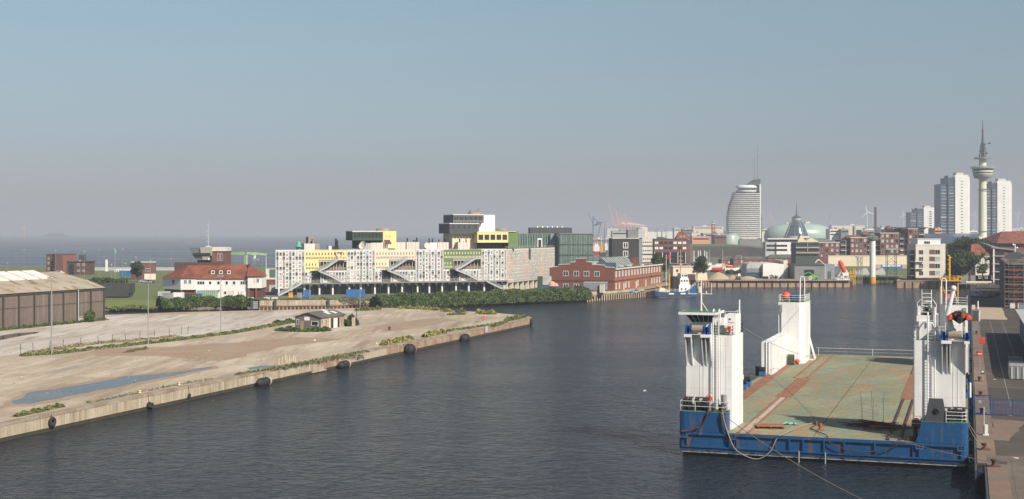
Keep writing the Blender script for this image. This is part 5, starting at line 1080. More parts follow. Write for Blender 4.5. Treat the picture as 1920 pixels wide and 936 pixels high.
# cars by the brick houses
def car(x, y, z, rz, label, paint, group=None, van=False):
    root = thing('parked_car', label, 'van' if van else 'car', (x, y, z), rz, group)
    if van: body = [(-2.5, .35), (2.5, .35), (2.6, .9), (2.3, 1.15), (1.6, 2.1), (-2.5, 2.15)]; gl = [(2.12, 1.22), (1.55, 2.0), (-.2, 2.0), (-.2, 1.25)]
    else: body = [(-2.15, .3), (2.15, .3), (2.2, .7), (1.2, .88), (.5, 1.4), (-1.3, 1.42), (-2.0, .95), (-2.2, .8)]; gl = [(1.05, .9), (.45, 1.34), (-1.2, 1.36), (-1.8, .95)]
    n_ = len(body); b_ = MB(); b_.add([(a, -.85, c) for a, c in body] + [(a, .85, c) for a, c in body], [tuple(range(n_)), tuple(range(2 * n_ - 1, n_ - 1, -1))] + [(i, i + n_, (i + 1) % n_ + n_, (i + 1) % n_) for i in range(n_)])
    b_.build('body', paint, root); b_ = MB(); n_ = len(gl)
    b_.add([(a, -.87, c) for a, c in gl], [tuple(range(n_))]); b_.add([(a, .87, c) for a, c in gl], [tuple(range(n_))])
    for i in ((0, 1), (2, 3)): 
        (a, c), (e, f) = gl[i[0]], gl[i[1]]; sgn = .06 if i[0] == 0 else -.06
        if not (van and i[0] == 2): b_.quad((a + sgn, -.7, c + .02), (a + sgn, .7, c + .02), (e + sgn, .7, f + .02), (e + sgn, -.7, f + .02))
    b_.build('windows', 'glass', root)
    for xx in (-1.35, 1.35):
        for s_ in (-.86, .72): MB().cyl((xx, s_, .33), (xx, s_ + .14, .33), .33, 0, 12).build('wheel', 'rubber', root)
    for s_ in (-.6, .6): MB().box(2.18 if not van else 2.55, 2.24 if not van else 2.62, s_ - .15, s_ + .15, .6, .72).build('headlight', 'white', root)
    return root
mat('car_dark', (.02, .025, .035), .35, spec=.6); mat('car_silver', (.35, .36, .37), .35, spec=.6)
for i, (px, Y, m_, rz, lab) in enumerate(((153, 560, 'white', .2, 'white car parked left in the row below the brick houses'), (162, 548, 'white', .4, 'white car parked right in the row below the brick houses'), (172, 556, 'bright_blue', .1, 'blue car parked below the brick houses'), (112, 680, 'white', 0, 'small white car in front of the larger brick house'), (272, 555, 'car_silver', .3, 'silver car beside the tree near the small reddish house'), (281, 550, 'green_dark', .2, 'dark green car by the small reddish house'))):
    car(XX(px, Y), Y, Z0, rz, lab, m_, 'cars parked on the far bank')
# white house with red roof
ZH = Z0; A_ = Vector((-105.0, 423)); 
Hs = thing('white_house', 'long white two storey house with red tiled hip roof and three dormers', 'house', (A_.x, A_.y, ZH), R(2))
rm = lambda px, y=0: (lambda k: (k * 423 - A_.x) / (math.cos(R(2)) - k * math.sin(R(2))))((px - 960) / F)
x1, x2, x3 = rm(367), rm(465), rm(491)
wz = ZZ(521.5, 423) - ZH
MB().box(x1, x2, 0.6, 10, 0, wz - .35).build('main_wall', 'white', Hs)
MB().box(0, x1, -.6, 10, 2.7, wz).build('wing_wall', 'white', Hs)
MB().box(x2, x3, -.6, 9.5, 3.2, wz + .5).build('wing_wall', 'white', Hs)
lw = MB(); fdir = Vector((-.72, .70)); c_ = fdir * 10.2
lw.prism([(0.001, -.59), (c_.x, c_.y), (c_.x + 7, c_.y + 6), (0.001, 9.9)], 2.7, wz - .01); lw.build('wing_wall', 'white', Hs)
MB().prism([(-.3, .3), (c_.x + .5, c_.y + .4), (c_.x + 7, c_.y + 6), (0, 9.9)], 0, 2.69).build('basement', 'brick_dark', Hs)
MB().box(.3, x1 - .2, .3, 9, 0, 2.69).build('basement', 'brick', Hs); MB().box(x2 + .001, x3 - .3, .2, 9, 0, 3.19).build('basement', 'brick_dark', Hs)
for x in (.0, x2 + .1, x2 + 2.4): MB().box(x, x + .5, -.58, -.1, 0, 2.69 if x < 1 else 3.19).build('brick_column', 'brick', Hs)
# roof
rf = MB(); zr = ZZ(497.5, 430) - ZH; ez = wz - .35; yb = 10.5
a0 = (c_.x - .4, c_.y - .3, wz); a1 = (c_.x + 7, c_.y + 6.5, wz); f0 = (0, -1.1, wz); f1 = (x1 + .3, -1.1, wz); f1b = (x1 + .3, .1, ez + .1); g0 = (x2 - .2, .1, ez + .1); g1 = (x2 - .3, -1.1, wz + .5); g2 = (x3 + .4, -1.1, wz + .5); bk0 = (x3 + .4, 10, wz + .5); bk1 = (0, yb, wz)
r0 = (1.2, 4.6, zr); r1 = (x3 - 5.0, 4.8, zr + .3)
vs = [a0, a1, f0, f1, f1b, g0, g1, g2, bk0, bk1, r0, r1]
rf.add(vs, [(0, 2, 10), (0, 10, 1), (2, 3, 10), (3, 4, 10), (4, 5, 11, 10), (5, 6, 11), (6, 7, 11), (7, 8, 11), (8, 9, 10, 11), (9, 1, 10), (0, 1, 9, 8, 7, 6, 5, 4, 3, 2)])
rfo = rf.build('roof', 'roof_red', Hs)
for k, px in enumerate((397.5, 412.5, 427.5)):
    x = rm(px); o = MB().box(x - .9, x + .9, 1.6, 5.5, ez + 1.5, ez + 3.0).build('dormer', 'roof_red', rfo); wm_ = place('dormer_window', wmesh(1.15, 1.15, 'white', 'glass', 0, .22), rfo, (x - .57, 1.58, ez + 1.55))
MB().box(rm(462), rm(465), 3.2, 4.4, zr - 1.6, zr + .6).build('chimney', 'brick_dark', rfo)
for px, w_, z_ in ((348.5, .9, 5.5), (357, .9, 5.5), (484, .9, 5.9), (478, .4, 5.9)): win(Hs, rm(px) - w_ / 2, -.6, z_ - .9, w_, 1.3)
for px, w_, mu in ((376, 2.4, 2), (393.5, .9, 0), (409, .9, 0), (424.5, .9, 0), (438.5, .9, 0), (456.5, 2.2, 2)): win(Hs, rm(px) - w_ / 2, .6, 4.3, w_, 1.1, mull=mu)
MB().box(rm(427), rm(439), .5, .598, 0, 2.4).build('garage_door', 'offwhite', Hs); win(Hs, rm(419), .6, 1.2, .9, 1, mull=0); MB().box(rm(446), rm(447.5), .5, .598, 0, 2.1).build('door', 'grey', Hs); MB().box(rm(451), rm(456.5), .5, .598, 0, 2.3).build('door', 'offwhite', Hs)
for k in range(1): 
    t_ = fdir * 4.8; win(Hs, t_.x, t_.y - .02 - .6 * (1 - 4.8 / 10.2), 4.4, 1.5, 1.4, math.atan2(fdir.y, fdir.x) + math.pi, gm='glass')
MB().box(rm(373), rm(412), -3.4, -3.3, 0, 2.5).build('glass_screen', 'pane_green', Hs)
b_ = MB()
for k in range(11): b_.box(rm(373) + k * .65, rm(373) + k * .65 + .08, -3.52, -3.41, 0, 2.6)
b_.box(rm(372.5), rm(412.5), -3.5, .4, 2.601, 2.75); b_.build('porch_frame', 'offwhite', Hs)
container(296, 415, 3.5, 2.4, 2.5, 'grey_light', 'grey container at the left corner of the white house', .1)
container(324, 414, 3.0, 2.4, 2.2, 'white', 'white container under the left wing of the white house', 0)
container(304, 411, 2.9, 2.4, 2.1, 'steel', 'low grey container in front of the white house corner', 0)
container(346, 411, 2.7, 2.4, 1.9, 'glass_blue', 'pale blue container in front of the white house', 0)
container(361, 412, 2.4, 2.4, 1.9, 'bright_blue', 'bright blue container next to the glass porch of the white house', 0)
for px, lab in ((464, 'white concrete block at the right corner of the white house'), (494, 'white concrete block left of the lattice building'), (509, 'white concrete block at the foot of the lattice building')):
    X_ = XX(px, 408); g_ = thing('concrete_block', lab, 'block', (X_, 408, Z0), 0, 'white concrete blocks'); MB().box(0, 1.8, 0, .9, 0, .9).box(.1, 1.7, .1, .8, .901, 1.0).build('block', 'offwhite', g_)
# control tower behind it
CT = thing('control_tower', 'harbour control tower with slanted grey glass cab, brick shaft and tall aerial mast', 'tower', (XX(357, 520), 520, Z0))
s_ = 520 / F; hz_ = lambda py: ZZ(py, 520) - Z0
b_ = MB(); b_.box(8.3, 14, 0, 9, 0, hz_(470)); b_.build('brick_shaft', 'brick_brown', CT)
b_ = MB()
def frus(b, x0, x1, z0, X0, X1, z1, y0, Y0, dep, m=0):
    b.add([(x0, y0, z0), (x1, y0, z0), (x1, y0 + dep, z0), (x0, y0 + dep, z0), (X0, Y0, z1), (X1, Y0, z1), (X1, Y0 + dep, z1), (X0, Y0 + dep, z1)], [(0, 1, 5, 4), (1, 2, 6, 5), (2, 3, 7, 6), (3, 0, 4, 7), (4, 5, 6, 7), (3, 2, 1, 0)], m)
frus(b_, 1.2, 4.4, hz_(480), .0, 4.3, hz_(464), -.5, -2, 8, 0); frus(b_, 4.41, 8.3, hz_(480), 4.31, 9.0, hz_(464), -.8, -2.4, 8, 1)
b_.box(8.31, 14.3, -.5, 8, hz_(471), hz_(463.6), 1); b_.build('cab_roof', ['grey_blue', 'offwhite'], CT)
b_ = MB(); b_.box(1.3, 8.2, -1.0 - .55, 6, hz_(480) + .2, hz_(474.5)); b_.build('cab_window', 'glass', CT)
b_ = MB(); frus(b_, 2.3, 4.8, hz_(487), 1.3, 4.7, hz_(480.2), -.2, -.9, 6, 0); frus(b_, 4.81, 7.4, hz_(487), 4.71, 7.8, hz_(480.2), -.4, -1.2, 6, 1); b_.box(1.4, 8.2, -1.4, 5, hz_(487.6), hz_(487)); b_.box(-.6, 2.2, -.6, 2, hz_(486), hz_(485.2)); b_.build('cab_base', ['grey', 'offwhite'], CT)
MB().box(2.6, 8.29, .5, 8, 0, hz_(487.7)).build('base', 'brick_dark', CT)
MB().box(-6, 13, -1, .45, 0, hz_(492)).build('lower_wing', 'brick_dark', CT)
win(CT, 10.6, 0, hz_(489), .7, 3.0, mull=0); win(CT, 11.7, 0, hz_(489), .7, 3.0, mull=0)
b_ = MB(); b_.lathe(6.5, 2, [(1.4, hz_(463.5)), (1.2, hz_(462)), (.3, hz_(461))], 0, 12); b_.cyl((6.6, 2, hz_(462)), (6.6, 2, hz_(416)), .16, 0, 6, r2=.06)
for py in (424, 434, 443, 453): b_.cyl((5.9, 2, hz_(py)), (6.6, 2, hz_(py)), .06, 0, 5); b_.ball((5.9, 2, hz_(py)), .28, 0, 8, 5)
b_.cyl((5.9, 2, hz_(462)), (5.9, 2, hz_(421)), .05, 0, 5); b_.build('mast', 'grey_light', CT)
MB().ball((7.3, -.8, hz_(488) + .3), .4, 0, 8, 5).build('radome', 'white', CT)
# green gantry crane
GC = thing('gantry_crane', 'pale green portal crane behind the red roofed house', 'crane', (XX(423, 560), 560, Z0)); g = lambda py: ZZ(py, 560) - Z0; xs = lambda px: (px - 423) * 560 / F
b_ = MB(); b_.add([(xs(420), -.6, g(477)), (xs(460), -.6, g(479)), (xs(460), .6, g(479)), (xs(420), .6, g(477)), (xs(420), -.6, g(473)), (xs(458), -.6, g(472.5)), (xs(458), .6, g(472.5)), (xs(420), .6, g(473))], [(0, 1, 5, 4), (1, 2, 6, 5), (2, 3, 7, 6), (3, 0, 4, 7), (4, 5, 6, 7), (3, 2, 1, 0)])
b_.bar((xs(458), 4, g(475)), (xs(493), 8, g(478)), 1.0); b_.build('girder', 'green_crane', GC)
for px, m_ in ((459.5, 'green_crane'), (462.5, 'grey_light'), (425, 'green_crane')): MB().bar((xs(px), 0, 0), (xs(px), 0, g(478)), .8).build('leg', m_, GC)
MB().bar((xs(492.5), 8, 0), (xs(492.5), 8, g(478)), .35).build('leg', 'grey_light', GC)
MB().box(xs(425), xs(428), -1, 1, g(492), g(484)).build('trolley', 'offwhite', GC)
lo = thing('low_garage', 'low brick garage with green door between house and lattice building', 'garage', (XX(494, 470), 470, Z0)); MB().box(0, 5, 0, 6, 0, 4.3).build('wall', 'brick', lo); MB().box(-.2, 5.2, -.2, 6.2, 4.301, 4.6).build('roof', 'offwhite', lo); MB().box(.2, 4.8, 3, 6, 4.61, 8.0).build('upper_room', 'offwhite', lo); MB().box(1.6, 4.6, 2.9, 2.998, 4.9, 7.8).build('glass_front', 'glass_green', lo)
MB().box(2, 4.8, -.08, -.002, 0, 2.4).build('door', 'grey_light', lo)
# hedges and bushes on the bank
hedge('bank_bushes', 'dense green bushes along the bank below the white house', PP([(298, 574), (330, 573), (380, 571), (430, 571), (470, 573)], 1.6), 6, 3.5, 20000, .24, 1.0, ('leaf_a', 'leaf_b'), 41, 'bushes', jag=.3)
hedge('long_hedge', 'long dense green hedge along the bank in front of the lattice building', PP([(704, 572), (760, 570), (820, 567), (880, 564.5), (960, 561), (1040, 558), (1098, 556)], 1.8), 8.5, 4.4, 60000, .24, .8, ('leaf_a', 'leaf_b'), 42, jag=.16)
weeds('dry weeds on top of the brown jetty', PP([(480, 563), (560, 562), (640, 562), (700, 563)], 3.0), 4, .8, 3000, 2.8, ('weed_green', 'leaf_b'), 43, .2)
weeds('light weeds on the bank left of the bushes', PP([(200, 576), (250, 574), (296, 575)], 1.5), 5, .8, 2500, .9, ('weed_green', 'leaf_b'), 44, .25)
hedge('slope_bushes', 'dark bushes on the green slope behind the ferry ramp', [(XX(176, 520), 520), (XX(200, 520), 520), (XX(232, 525), 525)], 8, 3.6, 3500, .35, Z0, ('leaf_dark', 'leaf_a'), 45, 'bushes')
tb_ = thing('dinghy_stack', 'dark boat with white stripes lying at the left end of the jetty', 'boat', (XX(472, 402), 402, .3)); b_ = MB(); b_.box(0, 2.2, 0, 3, 0, 3.0, 0)
for k in range(4): b_.box(.3, 1.9, -.05, -.002, .5 + k * .6, .7 + k * .6, 1)
b_.build('hull', ['black', 'white'], tb_)

# ================================================================ LATTICE BUILDING (stepped laboratory block)
AX, AY, AR = -78.0, 440.0, R(21.5)
AB = thing('laboratory_building', 'long laboratory block with white lattice facade, yellow and green sections, on columns', 'building', (AX, AY, Z0), AR)
def fx(px):
    k = (px - 960) / F; return (k * AY - AX) / (math.cos(AR) - k * math.sin(AR))
WA = fx(950); cl_ = (119.2, 44.0); dl_ = (37.4, 44.0); HA = 17.8 - Z0
za, zb, zc, zd, ze = 14.6 - Z0, 10.9 - Z0, 6.9 - Z0, 5.9 - Z0, 5.1 - Z0
core = MB(); core.prism([(0.4, .6), (WA - .4, .6), (cl_[0] - .6, cl_[1]), (dl_[0], dl_[1])], zd, HA - .5, 0, 1); core.build('body', ['offwhite', 'roof_grey'], AB)
MB().prism([(1.5, 4.0), (WA - 2, 4.0), (cl_[0] - 3, cl_[1] - 1), (dl_[0], dl_[1] - 1)], 0, zd - .01).build('ground_floor', 'glass_blue', AB)
gfm = MB(); 
for k in range(27): gfm.box(2 + k * 2.9, 2.15 + k * 2.9, 3.9, 3.998, 0, zd - .05)
gfm.build('glazing_bar', 'offwhite', AB)
MB().prism([(0.2, .2), (WA, .2), (cl_[0], cl_[1]), (dl_[0], dl_[1])], HA - .49, HA - .3).build('roof_deck', 'roof_grey', AB)
rnd = random.Random(77); rw = random.Random(78)
DK, LT = 'lat_dark', 'lat_white'
mat('lat_white', (.58, .58, .56), .8, var=.06, scale=.1); mat('lat_dark', (.04, .045, .05), .5, var=.3); mat('lat_red', (.20, .08, .06), .8); mat('lat_ochre', (.45, .38, .28), .8)
def lattice(x0, x1, z0, z1, name='lattice_panel'):
    b_ = MB(); b_.box(x0, x1, 0, .59, z0, z1, 0)
    n = max(2, round((x1 - x0) / 1.05)); cw = (x1 - x0) / n; rows = int((z1 - z0 - .3) / .42)
    for i in range(n):
        m_ = rw.choice([1, 1, 2, 1, 3])
        for r_ in range(rows):
            z = z0 + .2 + r_ * .42
            x = x0 + (i + .30) * cw
            if i % 2 == 1 and r_ % 3 == 0: continue
            b_.box(x - cw * .06, x + cw * .46, -.012, -.002, z, z + .29, m_ if rw.random() < .8 else 1)
    for i in range(n + 1):
        x = x0 + i * cw; b_.box(x - .08, x + .08, -.10, -.013, z0, z1, 0)
    p_ = b_.build(name, ['lat_white', 'lat_dark', 'lat_red', 'lat_ochre'], AB)
    # storeys of larger windows
    for zz in [z for z in (HA - 1.7, HA - 3.0, HA - 5.2, HA - 6.4, HA - 8.4, HA - 9.6) if z > z0 + .3 and z + 1 < z1]:
        for i in range(n):
            if rw.random() < .42: 
                o_ = place('window', wmesh(cw * .78, .95, 'lat_white', 'lat_dark' if rw.random() < .72 else 'glass_pale', 0, .07), AB, (x0 + i * cw + cw * .11, -.10, zz))
secs = [('L', 517, 571), ('Y', 571, 651), ('L', 651, 703), ('C', 703, 780), ('L', 780, 831), ('G', 831, 903), ('L', 903, 950)]
cols = {'Y': 'yellow_pale', 'C': 'cream', 'G': 'green_panel'}
nwin = 0
for k, a, b2 in secs:
    x0, x1 = fx(a), fx(b2)
    if k == 'L': lattice(x0, x1, (ze if a == 517 else zc), HA)
    else:
        xm = fx(a + 27 if k != 'G' else a + 18)
        m_ = cols[k]
        cb = MB(); cb.box(x0 + .01, x1 - .01, .1, .59, za, HA - .1).box(x0 + .01, xm, .1, .588, zb, za - .003)
        z = HA - 1.7
        for i in range(int((x1 - x0) / 1.05)):
            x = x0 + .6 + i * 1.05; cb.box(x, x + .35, .05, .098, z, z + .8, 1); cb.box(x, x + .25, .05, .098, z - 1.3, z - .6, 1); cb.box(x + .5, x + .75, .05, .098, z - 1.3, z - .6, 1)
        for i in range(int((xm - x0) / 1.05)): x = x0 + .5 + i * 1.05; cb.box(x, x + .3, .05, .098, zb + 1.7, zb + 2.5, 1); cb.box(x, x + .25, .05, .098, zb + .5, zb + 1.2, 1); cb.box(x + .5, x + .75, .05, .098, zb + .5, zb + 1.2, 1)
        cb.build('colour_band', [m_, 'grey' if k == 'C' else 'brick_brown' if k == 'Y' else 'offwhite'], AB)
        # recessed loggia
        MB().box(xm + .01, x1 - .01, .45, .596, zb, za - .01).build('loggia_glass', 'glass', AB)
        lg = MB()
        for i in range(9): x = xm + .3 + i * (x1 - xm - .6) / 8; lg.box(x, x + .14, -.05, .44, zb, za - .7)
        lg.box(xm, x1, -.15, .43, za - .69, za - .45); lg.box(xm, x1, -.15, .43, za - .25, za - .05); lg.build('loggia_frame', 'offwhite', AB)
        lg = MB()
        for i in range(7): x = xm + 1.0 + i * (x1 - xm - 2) / 7; lg.box(x, x + .5, .38, .444, zb, zb + 1.6)
        lg.build('loggia_panel', 'lat_red', AB)
        rl = MB(); railing(rl, [(xm, -.25, zb), (x1, -.25, zb)], 1.0, .03, 4, 1.0); rl.build('railing', 'offwhite', AB)
        # lower lattice strip
        xg0, xg1 = fx(a + 12), fx(a + 30)
        lattice(x0, xg0, zc, zb - .01); lattice(xg1, x1, zc, zb - .01)
        MB().box(xg0 + .01, xg1 - .01, .3, .592, zc, zb - .01).build('dark_glazing', 'glass', AB)
        vg = MB(); rnd2 = random.Random(a)
        leaves(vg, rnd2, [(rnd2.uniform(xg0 - .5, xg1), rnd2.uniform(-.2, .2), zb - abs(rnd2.gauss(0, 1.2)), rnd2.randint(0, 1)) for _ in range(160)], .22); vg.build('climbing_plant', ['leaf_dark', 'concrete_dark'], AB)['kind'] = 'stuff'
# dark soffit band with saw tooth trim
MB().box(fx(553), WA, -1.8, .59, zc - .45, zc - .02).build('gallery', 'grey', AB)
rl = MB(); railing(rl, [(fx(545), -1.8, zc - .02), (WA + .5, -1.8, zc - .02)], 1.0, .03, 4, 1.2); rl.build('railing', 'offwhite', AB)
tz = MB(); n = 62
for i in range(n):
    x = fx(553) + i * (WA - fx(553)) / n; wd = (WA - fx(553)) / n
    tz.add([(x, -.6, zd + .6), (x + wd * .8, -.6, zd + .6), (x + wd * .7, -.6, zd - .35), (x + wd * .15, -.6, zd - .1)], [(3, 2, 1, 0)], i % 2)
tz.box(fx(553), WA, -.55, .58, zd - .1, zd + .5, 1); tz.build('hanging_trim', ['lat_white', 'steel_dark'], AB)
cmesh = MB().box(-.28, .28, -.28, .28, 0, zd - .05).mesh('column', ['lat_white'])
for px in (523, 547, 571, 599, 624, 655, 677, 703, 728.5, 754, 783, 805, 829, 855, 879, 908, 928, 945): place('column', cmesh, AB, (fx(px), .2, 0))
# stairs
def flight(p, q, wd=1.3, nm='stair_flight'):
    b_ = MB(); p = Vector(p); q = Vector(q); s3 = Vector((0, wd, 0))
    for (z0_, z1_, y0_, y1_) in ((-.25, .05, 0, wd), (-.3, .25, -.08, 0), (-.3, .25, wd, wd + .08)):
        b_.add([p + Vector((0, y0_, z0_)), q + Vector((0, y0_, z0_)), q + Vector((0, y0_, z1_)), p + Vector((0, y0_, z1_)), p + Vector((0, y1_, z0_)), q + Vector((0, y1_, z0_)), q + Vector((0, y1_, z1_)), p + Vector((0, y1_, z1_))],
               [(0, 1, 2, 3), (7, 6, 5, 4), (3, 2, 6, 7), (0, 4, 5, 1), (1, 5, 6, 2), (0, 3, 7, 4)])
    for y_ in (-.04, wd + .04):
        for t_ in range(9): a = p.lerp(q, t_ / 8) + Vector((0, y_, 0)); b_.cyl(a, a + Vector((0, 0, 1.1)), .03, 0, 4, cap=False)
        for h_ in (.55, .85, 1.1): b_.cyl(p + Vector((0, y_, h_)), q + Vector((0, y_, h_)), .03, 0, 4, cap=False)
    return b_.build(nm, 'grey_light', AB)
for off in (0, 129, 256):
    a = lambda px: fx(px + off) - (0)
    flight((a(640), -1.7, zc), (a(617), -1.7, zc + 2.3)); flight((a(617), -1.7, zc + 2.3), (a(595), -1.7, zb)); flight((a(597), -1.7, zb), (a(612), -1.7, zb + 1.3)); flight((a(612), -1.7, zb + 1.3), (a(632), -1.7, za)); MB().box(a(632), a(646), -1.8, -.16, za - .2, za).build('landing', 'offwhite', AB)
flight((fx(518), -3.4, .2), (fx(537), -3.4, 1.7)); flight((fx(537), -3.4, 1.7), (fx(561), -3.4, zc - .1)); flight((fx(908), -2.0, zc - .1), (fx(930), -2.0, 1.9)); flight((fx(930), -2.0, 1.9), (fx(952), -2.0, 0))
# right hand facade: pale blue and orange boards
rx, ry = cl_[0] - WA, cl_[1]; rl_ = math.hypot(rx, ry); ra = math.atan2(ry, rx)
def onR(): return dict(parent=AB, loc=(WA, 0, 0), rz=ra)
rows = [(zc - 1.0 + i * .61) for i in range(int((HA - zc + 1.0) / .61))]
mat('bluegrey_slat', (.25, .32, .33), .8); mat('slot_grey', (.17, .19, .19), .6)
b_ = MB(); b_.box(0, rl_, 0, .5, zc - 1.0, HA, 0)
for j, z in enumerate(rows):
    for i in range(int(rl_ / 1.25)):
        x = .2 + i * 1.25; org = (i % 16) < 3 or (i % 11 in (8,) and j < 8) or rw.random() < .08
        b_.box(x, x + 1.15, -.012, -.002, z + .02, z + .2, 2 if org else 1)
        if j % 2 == 0 or rw.random() < .5: b_.box(x + .25, x + .8, -.012, -.002, z + .26, z + .52, 3 if rw.random() < .7 else 2)
    b_.box(0, rl_, -.06, -.014, z - .03, z + .02, 0)
b_.build('board_facade', ['offwhite', 'bluegrey_slat', 'orange_pale', 'slot_grey'], **onR())
for i in range(7): MB().box(1 + i * 6, 1.6 + i * 6, .1, 1.4, 0, zc - 1.01).build('column', 'offwhite', **onR())
MB().box(.5, rl_, 1.8, 2.2, 0, zc - 1.02).build('rear_wall', 'cream', **onR())
rl = MB(); railing(rl, [(0, .3, HA), (rl_, .3, HA)], .9, .03, 2, 2.5); rl.build('roof_rail', 'offwhite', **onR())
MB().box(-.02, WA + .02, -.02, .57, HA + .001, HA + .12).build('parapet', 'lat_white', AB)
# roof cabins: white boxes with dark vents
def cabin(pxa, pxb, yt, y0, m_='offwhite', dep=5, vents=True, zbase=None):
    x0, x1 = fx(pxa) , fx(pxb); Y = AY + x0 * math.sin(AR) + y0; z1 = ZZ(yt, Y) - Z0
    o_ = MB().box(x0, x1, y0, y0 + dep, HA - .3, z1).build('roof_cabin', m_, AB)
    pj = MB()
    for i in range(int((x1 - x0) / 1.3)): pj.box(x0 + i * 1.3 + .6, x0 + i * 1.3 + .64, y0 - .04, y0 - .002, HA - .3, z1 - .1)
    pj.build('panel_joint', 'grey', o_)
    if vents:
        r9 = random.Random(pxa)
        for i in range(max(3, int((x1 - x0) * .9))):
            x = r9.uniform(x0 + .3, x1 - .3); h_ = r9.uniform(.5, 1.6); MB().cyl((x, y0 + 1.5, z1), (x, y0 + 1.5, z1 + h_), r9.uniform(.15, .3), 0, 6).build('vent_pipe', 'black', o_)
    return o_
cabin(578, 598, 457, 6); cabin(703, 735, 454.5, 5, vents=False); cabin(744, 770, 454.5, 6); cabin(772, 796, 454, 6); cabin(814, 828, 455, 5, 'white'); cabin(829, 850, 454.5, 5); cabin(866, 887, 454.5, 4); cabin(686, 703, 456, 5, 'grey_light', vents=False); cabin(623, 641, 461.5, 5, 'white', 3, False)
for (px, yt, w_) in ((596, 444.5, 9), (606, 457, 11)):
    x0 = fx(px); MB().box(x0, x0 + w_ * .19, 14, 18, HA - .3, ZZ(yt, AY + x0 * .37 + 14) - Z0).build('stair_tower', 'coping', AB)
ch = MB(); x0 = fx(634); ch.cyl((x0, 3, HA - .3), (x0, 3, HA + 3.8), .35, 0, 9); ch.cyl((x0 + .5, 3.2, HA - .3), (x0 + .5, 3.2, HA + 3.2), .3, 0, 8); ch.box(x0 - .5, x0 + .9, 2.6, 3.8, HA, HA + 1.2); ch.build('flue', 'black', AB)
vf = MB(); vf.bar((fx(629), -.6, HA - .4), (fx(636), -.6, HA - 3.4), .25); vf.bar((fx(643), -.6, HA - .4), (fx(637), -.6, HA - 3.4), .25); vf.bar((fx(628), -.6, HA - .4), (fx(644), -.6, HA - .4), .25); vf.build('v_frame', 'offwhite', AB)
lt = MB(); x0 = fx(563); lt.lathe(x0, 2.5, [(.8, HA - .3), (.75, HA + .9), (1.25, HA + 1.0), (1.1, HA + 1.3), (.8, HA + 1.5), (.85, HA + 2.3), (.5, HA + 2.8), (.15, HA + 3.0)], 0, 12); lt.build('lantern_cupola', 'patina', AB)
def dish(px, r, z, faceleft, yy):
    x0 = fx(px); b_ = MB(); o_ = (x0, yy, HA + z)
    ax = Vector((-.75 if faceleft else .1, -.55, .35)).normalized() if faceleft else Vector((.25, -.9, .25)).normalized()
    u_ = ax.orthogonal().normalized(); v_ = ax.cross(u_); vs = [Vector(o_)]; n1 = 16
    for k in (1, 2, 3): vs += [Vector(o_) + (u_ * math.cos(6.283 * i / n1) + v_ * math.sin(6.283 * i / n1)) * r * k / 3 + ax * (.35 * r * (k / 3) ** 2) for i in range(n1)]
    fs = [(0, 1 + i, 1 + (i + 1) % n1) for i in range(n1)] + [(1 + (k - 1) * n1 + i, 1 + k * n1 + i, 1 + k * n1 + (i + 1) % n1, 1 + (k - 1) * n1 + (i + 1) % n1) for k in (1, 2) for i in range(n1)]
    b_.add(vs, fs, 0, True); b_.cyl((x0, yy + .5, HA - .3), o_, .3, 0, 7); b_.cyl((x0 + .8, yy + 1, HA - .3), o_, .12, 0, 5); b_.build('satellite_dish', 'offwhite', AB)
dish(685, 1.5, 1.4, True, 2.5); dish(805, 1.2, 1.2, False, 3)
# roof top blocks
def rblock(pxa, pxb, yt, ybm, y0, dep, m_, nm='roof_block', side=None):
    x0, x1 = fx(pxa), fx(pxb); Y = AY + x0 * math.sin(AR); cs = math.cos(AR)
    Yc = AY + x0 * math.sin(AR) + y0 * cs
    # keep the projected columns for blocks set back from the facade
    k0, k1 = (pxa - 960) / F, (pxb - 960) / F
    def sol(k): return (k * (AY + y0 * math.cos(AR)) - (AX - y0 * math.sin(AR))) / (math.cos(AR) - k * math.sin(AR))
    x0, x1 = sol(k0), sol(k1); Ym = AY + (x0 + x1) / 2 * math.sin(AR) + y0 * math.cos(AR)
    z1, z0 = ZZ(yt, Ym) - Z0, ZZ(ybm, Ym) - Z0
    return x0, x1, z0, z1
def rb(pxa, pxb, yt, ybm, y0, dep, m_, nm='roof_block'):
    x0, x1, z0, z1 = rblock(pxa, pxb, yt, ybm, y0, dep, m_); o_ = MB().box(x0, x1, y0, y0 + dep, z0, z1).build(nm, m_, AB); return o_, x0, x1, z0, z1
def wins(o_, x0, x1, y0, z, w_, h_, n, gm='glass', fm='offwhite', mull=1):
    for i in range(n): place('window', wmesh(w_, h_, fm, gm, mull, .08), o_, (x0 + (x1 - x0) * (i + .5) / n - w_ / 2, y0, z))
# yellow and dark green block
o_, x0, x1, z0, z1 = rb(661, 718, 435, 451, 4, 9, 'green_dark'); wins(o_, x0 + .4, x1 - .4, 4, z0 + 1.0, 1.0, 1.6, 8, fm='green_dark'); MB().box(x0 - .1, x1, 3.9, 13, z1 + .001, z1 + .35).build('roof', 'offwhite', o_)
rb(670, 718, 451.2, 466, 6, 7, 'concrete_dark')
o_, x0, x1, z0, z1 = rb(718.3, 743, 433.5, 466, 5, 9, 'yellow_pale'); wins(o_, x0 + .6, x1 - 1.8, 5, z1 - 2.2, .25, .9, 3, 'brick_brown', 'yellow_pale', 0)
MB().box(x0 + .4, x0 + 2.5, 4.9, 4.998, z1 - 3.7, z1 - 3.0).box(x0 + .8, x0 + 2.9, 4.85, 4.899, z1 - 4.4, z1 - 3.7).build('louvre', 'brick_brown', o_)
MB().lathe(x0 + .8, 8, [(2.6, z1), (2.4, z1 + .9), (.1, z1 + 1.2)], 0, 8).build('roof_cap', 'coping', o_)
